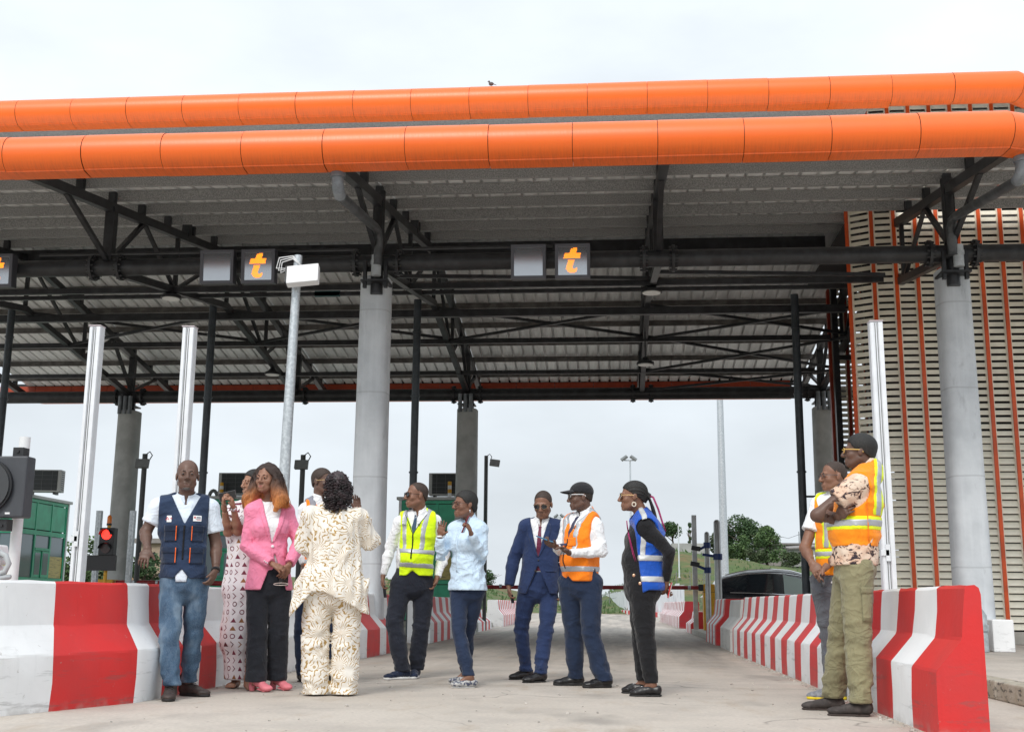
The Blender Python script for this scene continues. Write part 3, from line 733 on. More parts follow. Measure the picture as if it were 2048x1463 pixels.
# ---------------- trees and shrubs
def leafmat(name, a, b):
    t = NT(name, 0.65); q = t.noise(1.1, 3); t.col(t.ramp(q, [(0.35, a), (0.65, b)])); t.p.inputs['Specular IOR Level'].default_value = 0.25; return t.m
M_LEAF = [leafmat('dark_foliage', (0.035, 0.075, 0.03), (0.085, 0.14, 0.06)), leafmat('mid_foliage', (0.06, 0.115, 0.045), (0.13, 0.20, 0.08)), leafmat('grey_foliage', (0.05, 0.075, 0.035), (0.09, 0.12, 0.06))]  # greens lightened to paint the distance haze into the leaves
M_BARK = mat('bark', (0.10, 0.075, 0.055), 0.9, var=0.3)
def tree(name, x, y, H, rx, label, kind=0, n=2600, base=None, blobs=9, leaf=0.34, low=0.25, group='trees on the slope', ry=None):
    z = hill(x, y) if base is None else base
    o = empty(name, (x, y, z)); tag(o, label, 'tree' if H > 2.2 else 'shrub', group)
    rr = random.Random(int(abs(x*131+y*17+H*7)))
    t = MB(); t.tube([(0, 0, -.3), (rr.uniform(-.1, .1), 0, H*.3), (rr.uniform(-.2, .2), .1, H*.62), (rr.uniform(-.3, .3), 0, H*.85)], 0.1, 8, rs=[H*.035, H*.026, H*.016, H*.006])
    for k in range(5):
        a = rr.uniform(0, 6.28); h0 = H*rr.uniform(.3, .55); t.tube([(0, 0, h0), (math.cos(a)*rx*.4, math.sin(a)*rx*.4, h0+H*.16), (math.cos(a)*rx*.75, math.sin(a)*rx*.75, h0+H*.26)], 0.05, 6, rs=[H*.014, H*.009, H*.004])
    t.build('trunk', M_BARK, o)
    B = []
    for k in range(blobs):
        a = rr.uniform(0, 6.28); q = rr.uniform(0, .68)*rx; h = H*rr.uniform(low+.12, .86); s_ = 1-.55*max(0, (h/H-.5)*2)
        B.append((math.cos(a)*q*s_, math.sin(a)*q*s_, h, rr.uniform(.28, .46)*rx))
    c = MB()
    for k in range(n):
        bx, by, bz, br = rr.choice(B)
        while True:
            u, v, w = rr.uniform(-1, 1), rr.uniform(-1, 1), rr.uniform(-1, 1); l2 = u*u+v*v+w*w
            if .2 < l2 < 1: break
        p = Vector((bx+u*br, by+v*br, bz+w*br*.8)); 
        if p.z < H*.08: continue
        sz = leaf*rr.uniform(.5, 1.15); d1 = Vector((rr.gauss(0, 1), rr.gauss(0, 1), rr.gauss(0, .6))).normalized(); d2 = d1.cross(Vector((rr.gauss(0, 1), rr.gauss(0, 1), rr.gauss(0, 1)))).normalized()
        c.add([p-d1*sz*.5, p+d2*sz*.28, p+d1*sz*.5, p-d2*sz*.28], [(0, 1, 2, 3)])
    c.build('crown', M_LEAF[kind], o)
    return o
tree('tree', 16.2, 150, 6.6, 3.4, 'large dark green tree behind the black car', 0, 6500, blobs=20, low=-.05)
tree('tree', 18.2, 144, 4.9, 2.5, 'lighter bushy tree to the right of the large dark one', 1, 4600, blobs=16, low=-.1)
tree('tree', 14.2, 152, 5.0, 2.1, 'dark tree left of the large one behind the tall mast', 0, 3600, blobs=14, low=-.05)
tree('tree', 7.1, 146, 4.0, 2.3, 'flat topped tree standing behind the concrete wall', 0, 1900, blobs=9, low=.45)
tree('tree', 9.25, 146, 4.2, 0.62, 'narrow columnar cypress beside a steel post', 0, 1000, blobs=12, low=.05, leaf=.22)
tree('shrub', 20.3, 138, 1.7, 1.7, 'low grey green bush below the grey house', 2, 1400, blobs=8, low=.0)
tree('shrub', 23.8, 134, 1.3, 2.2, 'bright green bush under the house wall', 1, 1500, blobs=8, low=.0)
tree('tree', 12.4, 148, 3.6, 1.8, 'low tree at the left end of the tree line', 2, 2400, blobs=10, low=-.1)
tree('tree', 21.4, 160, 4.2, 2.2, 'tree rising behind the old house', 0, 2400, blobs=10, low=-.1)
tree('tree', 14.9, 143, 3.2, 1.9, 'pale bushy tree in front of the large dark one', 1, 2600, blobs=10, low=-.15)
tree('shrub', 16.4, 140, 1.6, 1.7, 'small bush at the foot of the large tree', 2, 900, blobs=6, low=.0)
tree('tree', -17.6, 165, 3.4, 2.6, 'distant round tree left of the suited man', 0, 1500, base=2.2, low=.0)
tree('tree', -20.6, 165, 3.0, 2.2, 'distant tree seen beside the light blue shirt', 0, 1200, base=2.2, low=.0)
for k, (x, y, H, rx, q) in enumerate(((-43.5, 92, 7.0, 3.0, 1), (-40.0, 92, 6.2, 2.6, 0), (-37.4, 92, 5.2, 2.4, 0), (-34.6, 92, 4.6, 2.2, 1))):
    tree('tree', x, y, H, rx, ['tall tree rising behind the green booth', 'tree behind the red signal lamp', 'tree between the grey column and the signal', 'tree just left of the man in navy vest'][k], q, 2600, base=-.5, low=.0, blobs=12, leaf=.4)
# low scrub scattered over the slope
sc = MB(); rr = random.Random(3)
for k in range(5200):
    x = rr.uniform(-30, 40); y = rr.uniform(97, 150)
    if math.sin(x*.5+y*.2)+math.sin(x*.17-y*.31) < rr.uniform(-.6, 1.2): continue
    z = hill(x, y); h = rr.uniform(.15, .5); w = rr.uniform(.08, .2); a = rr.uniform(0, 3.14)
    sc.add([(x-math.cos(a)*w, y-math.sin(a)*w, z-.05), (x+math.cos(a)*w, y+math.sin(a)*w, z-.05), (x+rr.uniform(-.2, .2), y, z+h)], [(0, 1, 2)])
tag(sc.build('grass_tufts', M_LEAF[1]), 'tufts of grass and weeds on the slope', 'grass', kind='stuff')

# ---------------- hilltop house and wall
M_RENDER = mat('weathered_render', (0.36, 0.36, 0.35), 0.9, var=0.15, vscale=0.6)
M_TIN = mat('weathered_tin_roof', (0.24, 0.22, 0.21), 0.7, var=0.2, vscale=0.5)
M_DARKWIN = mat('dark_window', (0.03, 0.035, 0.04), 0.2)
hs = empty('hillside_house', (18.2, 148, 5.5)); tag(hs, 'low grey rendered house with a pale double door behind the black car', 'house')
b = MB(); b.box((3.3, 0, 0), (8.6, 6, 2.1)); b.build('wall', M_RENDER, hs)
b = MB(); b.add([(3.1, -.4, 2.1), (8.8, -.4, 2.55), (8.8, 6.4, 3.0), (3.1, 6.4, 2.6), (3.1, -.4, 2.22), (8.8, -.4, 2.67), (8.8, 6.4, 3.12), (3.1, 6.4, 2.72)], [(0, 3, 2, 1), (4, 5, 6, 7), (0, 1, 5, 4), (1, 2, 6, 5), (2, 3, 7, 6), (3, 0, 4, 7)]); b.build('roof', M_TIN, hs)
b = MB(); b.box((5.1, -.04, .15), (5.68, -.003, 1.45)); d1 = b.build('door', M_WHITE, hs)
b = MB(); b.box((5.72, -.04, .15), (6.3, -.003, 1.45)); b.build('door', M_WHITE, hs)
b = MB(); b.box((7.2, -.03, 1.0), (7.9, -.003, 1.6)); b.build('window', M_DARKWIN, hs)
h2 = empty('hillside_house', (18.9, 158, 5.9)); tag(h2, 'older house with rusted flat roof behind the grey one', 'house')
b = MB(); b.box((0, 0, 0), (8.5, 5, 2.7)); b.build('wall', mat('stained_render', (0.27, 0.25, 0.24), 0.9, var=.2, vscale=.7), h2)
b = MB(); b.box((-.5, -.6, 2.7), (9, 5.5, 2.95)); b.build('roof', M_TIN, h2)
for k, x in enumerate((1.2, 3.4, 6.0)): b = MB(); b.box((x, -.05, 1.0), (x+.7, -.004, 1.8)); b.build('window', M_DARKWIN, h2)
b = MB(); b.box((0, 0, -.6), (4.4, .3, 1.25)); b.box((0, .32, -.6), (.3, 8, 1.25)); w_ = b.build('boundary_wall', M_RENDER); w_.location = (6.7, 140, 6.62); tag(w_, 'stained concrete boundary wall on top of the slope', 'wall')
lb = empty('distant_house', (-41, 99, 0)); tag(lb, 'house with flat roof half hidden by trees at far left', 'house')
b = MB(); b.box((0, 0, 0), (6, 5, 5.6)); b.build('wall', mat('ochre_render', (0.38, 0.30, 0.22), .9, var=.1), lb)
b = MB(); b.box((-.3, -.4, 5.6), (6.3, 5.3, 6.0)); b.build('roof', M_TIN, lb)
for k in range(3): b = MB(); b.box((.7+k*1.8, -.05, 3.7), (1.6+k*1.8, -.004, 4.8)); b.build('window', M_DARKWIN, lb)
# ---------------- poles in the distance
def pole(name, x, y, z0, h, r0, r1, label, m=M_STEEL, cat='pole', group=None):
    b = MB(); b.tube([(0, 0, 0), (0, 0, h*.5), (0, 0, h)], r0, 12, rs=[r0, (r0+r1)/2, r1]); b.tube([(0, 0, 0), (0, 0, .04)], r0*2, 12)
    e = empty(name, (x, y, z0)); b.build('shaft', m, e, angle=40); tag(e, label, cat, group); return e
pole('lighting_mast', 4.1, 45, 0, 14, .17, .09, 'tall tapering galvanised mast behind the black car', cat='mast')
def flood(x, y, z0, h, label, s_=1.0):
    e = pole('floodlight_pole', x, y, z0, h, .07*s_, .045*s_, label, cat='floodlight', group='floodlight poles in the distance')
    b = MB(); b.bar((-.35*s_, 0, h), (.35*s_, 0, h), .06*s_); b.build('crossarm', M_STEEL, e)
    for k in (-1, 1): b = MB(); b.cbox((k*.27*s_-.1, -.1, h+.12*s_), (.42*s_, .3*s_, .12*s_), Matrix.Rotation(R(35*k), 3, 'Y') @ Matrix.Rotation(R(25), 3, 'X')); b.build('lamp_head', M_GREYBOX, e)
flood(1.25, 90, 0, 11.6, 'slim floodlight pole right of the woman in the blue vest', 1.3)
flood(-5.5, 120, 0, 9.4, 'small distant floodlight pole between the suited man and the capped man', 1.2)
pole('street_pole', 5.9, 110, 3.2, 4.8, .07, .05, 'thin pale pole in front of the flat topped tree', mat('pale_pole', (.62, .66, .68), .5), group='thin poles on the slope')
pole('street_pole', -16.2, 140, 2.0, 3.4, .07, .05, 'thin pale pole near the light blue shirt', mat('pale_pole', (.62, .66, .68), .5), group='thin poles on the slope')
e1 = pole('power_pole', 21.7, 160, 6, 4.2, .07, .05, 'power pole above the old rusted roof', M_GREYBOX, group='power poles'); e2 = pole('power_pole', 24.5, 160, 6, 4.5, .07, .05, 'power pole above the grey house', M_GREYBOX, group='power poles')
b = MB(); b.tube([(21.7, 160, 9.9), (23.1, 160, 9.6), (24.5, 160, 10.1), (34, 160, 9.6)], .025, 5); tag(b.build('power_line', M_BLK), 'sagging power line between the two power poles', 'cable')
# ---------------- far traffic fence: white corrugated units on a red and white kerb
ff = empty('road_fence', (0, 100, 0)); tag(ff, 'white corrugated fence on a red and white kerb curving away', 'fence')
FP = []
for k in range(47):
    u = k/46; y = 66+u*72; x = 3.5-5.4*(u**0.9); FP.append(Vector((x, y, 0)))
M_FENCE = mat('streaked_white_sheet', (0.62, 0.65, 0.68), 0.5, col2=(0.34, 0.37, 0.41), vscale=2.0, lo=.5, hi=.75, stretch=(2, 2, .5))
for k in range(46):
    a, c = FP[k], FP[k+1]; a2, c2 = a-Vector((0, 100, 0)), c-Vector((0, 100, 0)); b = MB(); b.bar(a2+Vector((-.0, 0, .15)), c2+Vector((-.0, 0, .15)), .35, .3); b.build('kerb_block', M_BRED if k % 2 else M_BWHT, ff)
    b = MB(); d = (c2-a2)/8; nn = Vector((-d.y, d.x, 0)).normalized()
    top = 1.9+random.uniform(-.1, .1); row0 = []; row1 = []
    for q in range(9): p = a2+d*q+nn*(-.3+(.06 if q % 2 else 0)); row0.append((p.x, p.y, .3)); row1.append((p.x, p.y, top))
    b.loft([row0, row1], closed=False); b.build('fence_sheet', M_FENCE, ff)
# chain-link posts on the slope
for k in range(26):
    x = -4+k*1.3; y = 104+.4*math.sin(k); 
    if k % 2 == 0: continue
b = MB()
wire = empty('wire_fence', (0, 112, 0)); tag(wire, 'thin dark post and wire fence crossing the slope', 'fence')
for k in range(22):
    x = -3+k*1.25; z = hill(x, 112); q = MB(); q.bar((x, 0, z-.2), (x, 0, z+1.7), .06); q.build('post', M_GREYBOX, wire)
for h_ in (.5, 1.0, 1.5):
    q = MB(); q.tube([(-3+k*1.25, 0, hill(-3+k*1.25, 112)+h_) for k in range(22)], .015, 4); q.build('wire', M_GREYBOX, wire)

# ================================================================== LANE EQUIPMENT
def lc_post(x, y, h, label, z0=0.0):
    e = empty('light_curtain_post', (x, y, z0)); tag(e, label, 'post', 'white light curtain posts')
    b = MB(); w, d = .125, .10
    b.box((-w/2, -d/2, 0), (w/2, d/2, h)); b.box((-w/2+.006, -d/2-.012, 0), (-w/2+.04, -d/2-.0005, h-.01)); b.box((w/2-.045, -d/2-.016, 0), (w/2-.002, -d/2-.0005, h-.01)); b.build('body', M_ALU, e, bevel=.004)
    for gx_ in (-.012, .008): q = MB(); q.box((gx_-.003, -d/2-.004, .02), (gx_+.003, -d/2-.0008, h-.02)); q.build('groove', mat('groove_shadow', (.12, .125, .13), .6), e)
    q = MB(); q.box((-w/2-.004, -d/2-.02, h), (w/2+.004, d/2+.004, h+.008)); q.build('cap', mat('pinkish_cap', (.62, .55, .58), .5), e)
    q = MB(); q.box((-w/2-.012, -d/2-.03, h*.345), (.0, -d/2-.017, h*.36)); q.box((-.03, -d/2-.03, h*.33), (.01, -d/2-.017, h*.375)); q.build('bracket', M_ALU, e)
    q = MB(); q.box((-.16, -.14, 0), (.16, .14, .02)); q.build('base_plate', M_STEEL, e)
    return e
lc_post(-5.37, 11.5, 3.39, 'white aluminium post at far left beside the green booth', .13)
lc_post(-4.37, 11.5, 3.37, 'white aluminium post directly behind the man in the navy vest', .13)
lc_post(2.58, 11.5, 3.47, 'white aluminium post behind the man in the patterned shirt')
# galvanised pole with antenna box
e = empty('antenna_pole', (-4.0, 14, .13)); tag(e, 'speckled galvanised pole with white antenna box behind the pink jacket', 'pole')
b = MB(); b.tube([(-.03, 0, 0), (-.012, 0, 2.4), (.03, 0, 4.9)], .07, 16, rs=[.078, .066, .052]); b.build('shaft', M_STEEL, e, angle=40)
rot = Matrix.Rotation(R(-24), 3, 'X') @ Matrix.Rotation(R(-6), 3, 'Y')
b = MB(); b.cbox((.14, -.13, 4.60), (.40, .10, .28), rot); b.build('antenna_box', M_WHITE, e, bevel=.01)
b = MB(); b.cbox((-.075, -.10, 4.60), (.03, .10, .26), rot); b.build('side_cover', M_BLK, e)
b = MB()
for k in range(3): b.tube([(-.05, -.05, 4.72), (-.17-.03*k, -.06, 4.66+.03*k), (-.16-.02*k, -.05, 4.80+.03*k), (-.02, -.06, 4.84+.02*k), (.10, -.08, 4.74)], .007, 6)
b.build('cables', M_WHITE, e, smooth=True)
b = MB(); b.bar((.03, 0, 4.62), (.12, -.1, 4.60), .05); b.build('bracket', M_STEEL, e)
# small dark antenna poles
def ant(x, y, z0, h, dx, label, ang=0):
    e = empty('antenna_pole', (x, y, z0)); tag(e, label, 'pole', 'dark antenna poles on the toll islands')
    b = MB(); b.tube([(0, 0, 0), (0, 0, h)], .055, 12); b.build('shaft', mat('dark_pole', (.06, .065, .065), .5), e, angle=40)
    b = MB(); b.cbox((dx, -.12, h-.22), (.28, .09, .19), Matrix.Rotation(R(ang), 3, 'Y') @ Matrix.Rotation(R(-15), 3, 'X')); b.build('antenna_box', M_GREYBOX, e, bevel=.008)
    b = MB(); b.tube([(.01, 0, h-.02), (.1, 0, h+.05), (.16, 0, h-.03), (.12, -.05, h-.14)], .012, 6); b.build('cable', M_BLK, e, smooth=True)
ant(-9.93, 24, .13, 3.65, .0, 'dark pole with small grey box against the far left column')
ant(-6.5, 24, .13, 3.62, .0, 'dark pole with small grey box behind the man in white sleeves')
ant(-3.62, 33, .0, 4.85, .26, 'dark pole with angled grey box right of the light blue shirt', 8)

# ---------------- toll booths
def booth(x, y, w, d, z0, h, label, rz=0):
    e = empty('toll_booth', (x, y, z0)); tag(e, label, 'booth', 'green toll booths'); e.rotation_euler = (0, 0, rz)
    b = MB(); b.box((-w/2-.06, -d/2-.06, 0), (w/2+.06, d/2+.06, .14)); b.build('plinth', M_CONC, e)
    b = MB(); b.box((-w/2+.05, -d/2+.05, .14), (w/2-.05, d/2-.05, h-.06)); b.build('interior', mat('booth_interior', (.10, .12, .12), .7), e)
    zs = (.14, 1.12, 2.12, 2.30, h-.08)
    def face(fx, nx):     # panels on a face; fx(u,v,dd)->xyz, nx = face width
        def pn(u0, u1, v0, v1, name, m, t=.03, off=.0):
            q = MB(); c = [fx(u0, v0, off), fx(u1, v0, off), fx(u1, v1, off), fx(u0, v1, off)]; f = [fx(u0, v0, off+t), fx(u1, v0, off+t), fx(u1, v1, off+t), fx(u0, v1, off+t)]
            q.add(c+f, [(0, 3, 2, 1), (4, 5, 6, 7), (0, 1, 5, 4), (1, 2, 6, 5), (2, 3, 7, 6), (3, 0, 4, 7)])
            return q.build(name, m, e)
        hw = nx/2
        pn(-hw+.04, -.01, .18, 1.05, 'lower_panel', M_GREEN); pn(.01, hw-.04, .18, 1.05, 'lower_panel', M_GREEN)
        pn(-hw, hw, 1.07, 1.17, 'rail', M_GREEN, .045); pn(-hw, hw, 2.28, 2.40, 'rail', M_GREEN, .045)
        pn(-hw+.04, hw-.04, 2.43, h-.16, 'header_panel', M_GREEN, .03); pn(-hw, hw, h-.14, h-.06, 'rail', M_GREEN, .045)
        third = nx/3
        for k in range(4):
            u = -hw+third*k; u = max(-hw, min(hw-.07, u-.035)); pn(u, u+.07, .15, h-.07, 'mullion', M_GREEN, .042)
        for k in range(3):
            u0 = -hw+third*k+.04; u1 = -hw+third*(k+1)-.04
            if k == 1:
                pn(u0, u1, 1.95, 2.27, 'pane', M_GLASS, .012); pn(u0, u1, 1.88, 1.95, 'rail', M_GREEN, .05)
                mid = (u0+u1)/2
                for a0, a1, of in ((u0, mid, .03), (mid, u1, .052)):
                    fr = pn(a0, a1, 1.18, 1.87, 'sliding_sash', M_GREEN, .02, of-.02); 
                    pn(a0+.05, a1-.05, 1.25, 1.82, 'pane', M_GLASS, .006, of)
            else:
                pn(u0, u1, 1.18, 2.27, 'pane', M_GLASS, .012)
                if k == 2: pn(u0+.02, u1-.02, 1.18, 1.75, 'notice', mat('yellow_notice', (.55, .45, .16), .5, col2=(.30, .25, .10), vscale=14, lo=.55, hi=.6, stretch=(.3, .3, 3)), .006, .014)
    face(lambda u, v, dd: (u, -d/2+.045-dd-.045, v), w)
    face(lambda u, v, dd: (w/2-.045+dd+.045, u, v), d)
    face(lambda u, v, dd: (-w/2+.045-dd-.045, -u, v), d)
    for sx in (-1, 1):
        for sy in (-1, 1): b = MB(); b.box((sx*(w/2+.03)-.035, sy*(d/2+.03)-.035, .14), (sx*(w/2+.03)+.035, sy*(d/2+.03)+.035, h-.05)); b.build('corner_post', M_WHITE, e)
    b = MB(); b.box((-w/2-.12, -d/2-.12, h-.05), (w/2+.12, d/2+.12, h+.03)); b.build('roof', mat('booth_roof', (.52, .54, .53), .5), e, bevel=.01)
    return e
booth(-16.05, 30.45, 1.5, 2.6, .13, 3.27, 'green toll booth at the left edge with yellow notice in its window')
booth(-10.15, 31.35, 1.25, 2.6, .13, 3.27, 'green toll booth half hidden behind the pink jacket')
booth(-4.78, 31.35, 1.4, 2.6, .13, 3.25, 'green toll booth behind the yellow vest and light blue shirt')
def aircon(x, y, z0, label, rz=0, w=.95, stripe=None):
    e = empty('air_conditioner', (x, y, z0)); e.rotation_euler = (0, 0, rz); tag(e, label, 'air conditioner', 'air conditioners on booth roofs')
    hh = .58
    b = MB(); b.box((-w/2, -.16, .06), (w/2, .16, .06+hh)); b.build('casing', mat('aircon_casing', (.46, .47, .46), .5, var=.05), e, bevel=.012)
    b = MB(); b.box((-w/2+.09, -.172, .10), (w/2-.09, -.1605, .03+hh)); b.build('grille_opening', mat('dark_grille', (.02, .025, .027), .5), e)
    for k in range(3): b = MB(); b.box((-w/2+.09+k*(w-.18)/3+.12, -.178, .10), (-w/2+.09+k*(w-.18)/3+.126, -.173, .03+hh)); b.build('grille_bar', M_GREYBOX, e)
    for k in range(4): b = MB(); b.box((-w/2+.09, -.178, .16+k*.11), (w/2-.09, -.173, .164+k*.11)); b.build('grille_bar', M_GREYBOX, e)
    for k in range(9): b = MB(); b.box((w/2+.0005, -.12, .12+k*.055), (w/2+.004, .1, .145+k*.055)); b.build('side_slot', M_BLK, e)
    for k in (-1, 1): b = MB(); b.box((k*w*.33-.03, -.14, 0), (k*w*.33+.03, .14, .06)); b.build('foot', M_BLK, e)
    return e
aircon(-15.05+.12, 29.6, 3.43, 'air conditioner on the roof of the leftmost green booth', R(8))
aircon(-9.98, 30.4, 3.43, 'air conditioner above the pink jacket woman, on the middle booth', 0)
aircon(-4.38, 30.35, 3.41, 'air conditioner above the light blue shirt on the right booth', 0, .86)
def marker(x, y, z0, h, label):
    e = empty('marker_post', (x, y, z0)); tag(e, label, 'post', 'yellow and white marker posts'); n_ = 4
    for k in range(n_): b = MB(); b.tube([(0, 0, h*k/n_), (0, 0, h*(k+1)/n_-.004)], .05, 12); b.build('band', M_YEL if k % 2 else M_WHITE, e, angle=40)
marker(-4.23, 30.0, 3.41, .40, 'short yellow and white post in front of the right air conditioner')
marker(-10.28, 30.02, 3.43, .36, 'short yellow and white post in front of the middle air conditioner')
e = empty('ventilation_duct', (-10.62, 30.6, 3.43)); tag(e, 'pair of curved black duct hoods on the middle booth roof', 'duct')
for k in (0, 1):
    b = MB(); b.tube([(k*.22-.08+math.cos(a)*.11, 0, math.sin(a)*.2) for a in [math.pi*q/8 for q in range(9)]], .05, 8); b.build('hood', M_GREYBOX, e, smooth=True)

# ---------------- lane signal at the left edge
e = empty('lane_signal', (-4.95, 9.25, 0)); tag(e, 'large black lane signal with round lens on a white pole at left edge', 'traffic light')
b = MB(); b.tube([(-.02, .2, 0), (-.02, .2, 2.07)], .045, 16); b.build('pole', M_WHITE, e, angle=40)
b = MB(); b.box((-.42, -.09, 1.375), (.17, .06, 1.875)); b.build('housing', mat('signal_housing', (.055, .06, .07), .5, var=.1), e, bevel=.015)
b = MB(); b.tube([(-.15, -.10, 1.625), (-.15, -.14, 1.625)], .205, 36); b.build('lens', mat('unlit_lens', (.05, .052, .056), .3), e, angle=40)
b = MB(); b.tube([(-.15, -.095, 1.625), (-.15, -.125, 1.625)], .222, 36); b.build('lens_rim', M_BLK, e, angle=40)
b = MB(); b.box((-.02, .02, 1.88), (.07, .12, 1.96)); b.box((.015, .008, 1.915), (.035, .0195, 1.935)); b.build('camera_box', M_BLK, e)
b = MB(); b.box((-.06, -.05, 1.27), (.02, .05, 1.365)); b.box((-.03, -.062, 1.30), (-.01, -.0505, 1.32)); b.build('camera_box', M_BLK, e)
b = MB(); b.box((.02, -.093, 1.40), (.06, -.0905, 1.415)); b.build('maker_plate', M_WHITE, e)
# white machine with hose in front of it
e = empty('cable_machine', (-4.72, 8.8, 0)); tag(e, 'white lane machine with coiled grey hose behind the left wall', 'machine')
b = MB(); b.box((-.36, -.1, 0), (-.03, .15, .98)); b.build('body', M_WHITE, e, bevel=.02)
b = MB(); b.cbox((-.07, -.02, 1.05), (.17, .2, .15), Matrix.Rotation(R(-12), 3, 'Y')); b.cbox((-.15, -.02, 1.13), (.18, .16, .06), Matrix.Rotation(R(-30), 3, 'Y')); b.build('head', M_WHITE, e, bevel=.02)
b = MB(); b.tube([(-.01, -.06, 1.08), (.06, -.07, 1.05), (.09, -.07, .99), (.07, -.08, .93), (-.0, -.09, .90), (-.2, -.1, .885)], .022, 10); b.tube([(-.3, -.12, .872), (0, -.12, .872), (.11, -.09, .888), (.08, -.02, .893), (-.1, -.02, .893), (-.3, -.02, .893)], .018, 10); b.build('hose', mat('grey_hose', (.40, .42, .43), .6), e, smooth=True)

# ---------------- red lane signal further back
e = empty('lane_signal', (-9.72, 22, .0)); tag(e, 'red lit lane signal with amber beacon on a yellow pole', 'traffic light')
b = MB(); b.tube([(0, 0, 0), (0, 0, 2.14)], .035, 12); b.build('pole', M_YEL, e, angle=40)
b = MB(); b.box((-.12, -.13, 1.57), (.17, .04, 2.09)); b.build('housing', M_BLK, e, bevel=.01)
b = MB(); b.tube([(.025, -.135, 1.96), (.025, -.15, 1.96)], .095, 24); b.build('red_lamp', mat('lit_red', (1.0, .025, .015), .3, emit=2.2), e)
b = MB(); b.tube([(.025, -.135, 1.70), (.025, -.15, 1.70)], .095, 24); b.build('dark_lamp', mat('unlit_red', (.05, .025, .025), .3), e)
for zz in (1.96, 1.70):
    b = MB(); rr_ = .11; a_ = [math.pi*q/10 for q in range(11)]; b.loft([[(.025+math.cos(t)*rr_, -.13, zz+math.sin(t)*rr_) for t in a_], [(.025+math.cos(t)*rr_, -.26, zz+math.sin(t)*rr_-.01) for t in a_]], closed=False); b.build('visor', M_BLK, e)
b = MB(); b.tube([(0, 0, 2.14), (0, 0, 2.18)], .05, 14); b.build('beacon_base', M_BLK, e, angle=40)
b = MB(); b.tube([(0, 0, 2.18), (0, 0, 2.30), (0, 0, 2.34)], .045, 14, rs=[.046, .044, .02]); b.build('beacon', mat('amber_beacon', (.75, .20, .03), .2), e, angle=60)
b = MB(); b.box((-.42, -.10, 1.28), (.22, -.04, 1.57)); b.build('message_panel', mat('message_panel', (.03, .03, .033), .5), e)
b = MB(); b.box((-.14, -.1, .5), (.16, .1, .92)); b.build('cabinet', M_YEL, e, bevel=.01)
for x in (-10.38, -9.68):
    q = MB(); q.box((x-.05, 23-.05, 0), (x+.05, 23+.05, 2.5)); q.box((x-.006, 23-.056, .05), (x+.006, 23-.0505, 2.48)); tag(q.build('steel_post', M_STEEL), 'thin grey square post just left of the red lane signal' if x < -10 else 'thin grey square post in front of the far left column', 'post', 'grey square posts')
e = empty('boom_gate', (-10.6, 24, 0)); tag(e, 'dark red boom lying just above the left wall', 'boom gate')
b = MB(); b.tube([(.25, 0, 1.09), (2.9, 0, 1.09)], .05, 12); b.build('boom', M_RED_D, e, angle=40)
b = MB(); b.box((-.1, -.15, 0), (.22, .15, 1.15)); b.build('cabinet', M_YEL, e)
for k in (0.6, 1.1): b = MB(); b.tube([(k, 0, 1.09), (k+.05, 0, 1.09)], .058, 12); b.build('clamp', M_STEEL, e)
# main boom across the lane
e = empty('boom_gate', (2.34, 30.2, .12)); tag(e, 'dark red boom across the lane from a yellow cabinet', 'boom gate')
b = MB(); b.box((-.14, -.17, 0), (.14, .17, 1.13)); b.build('cabinet', M_YEL, e, bevel=.01)
b = MB(); b.box((-.145, -.175, .93), (.145, .175, .94)); b.build('door_seam', M_BLK, e)
b = MB(); b.box((-.1, -.178, 1.01), (.03, -.172, 1.05)); b.build('plate', M_WHITE, e)
b = MB(); b.tube([(-.22, -.1, 1.04), (-7.4, -.1, 1.01)], .05, 14); b.build('boom', M_RED_D, e, angle=40)
for k in (-.45, -1.65, -5.2): b = MB(); b.tube([(k, -.1, 1.037), (k-.07, -.1, 1.037)], .058, 14); b.build('clamp', M_STEEL, e)
b = MB(); b.box((-.26, -.17, .96), (-.14, -.03, 1.12)); b.build('pivot', M_BLK, e)
# steel camera posts
def cpost(x, y, z0, h, r, label, box=True, arm=None):
    e = empty('camera_post', (x, y, z0)); tag(e, label, 'post', 'steel posts beside the boom cabinet')
    b = MB()
    if box: b.box((-r, -r, 0), (r, r, h))
    else: b.tube([(0, 0, 0), (0, 0, h-.06), (0, 0, h-.02), (0, 0, h)], r, 16, rs=[r, r, r*.8, r*.35])
    b.build('shaft', mat('brushed_steel', (.42, .43, .43), .35, metal=.7, var=.1), e, angle=40)
    if arm:
        for (za, dx, dz, cam_) in arm:
            q = MB(); q.tube([(0, 0, za-.07), (0, 0, za+.07)], r*1.35, 16); q.build('clamp', mat('blue_clamp', (.01, .035, .16), .4), e, angle=40)
            q = MB(); q.bar((0, -.03, za), (dx, -.08, za+dz), .06); q.build('arm', mat('blue_clamp', (.01, .035, .16), .4), e)
            if cam_: q = MB(); q.cbox((dx-.06, -.1, za+dz+.04), (.22, .1, .11), Matrix.Rotation(R(10), 3, 'Y')); q.build('camera_box', M_BLK, e, bevel=.01)
cpost(2.06, 30.9, .12, 2.9, .06, 'square steel post at the left end of the boom cabinet')
cpost(2.26, 29.3, .12, 2.38, .065, 'shorter round steel post with cameras behind the boom cabinet', False, [(1.45, -.25, .10, True), (2.05, -.22, -.12, True)])
cpost(2.40, 28.0, .12, 2.58, .08, 'thicker round steel post with blue clamp beside the black car', False, [(1.72, -.36, .05, False)])

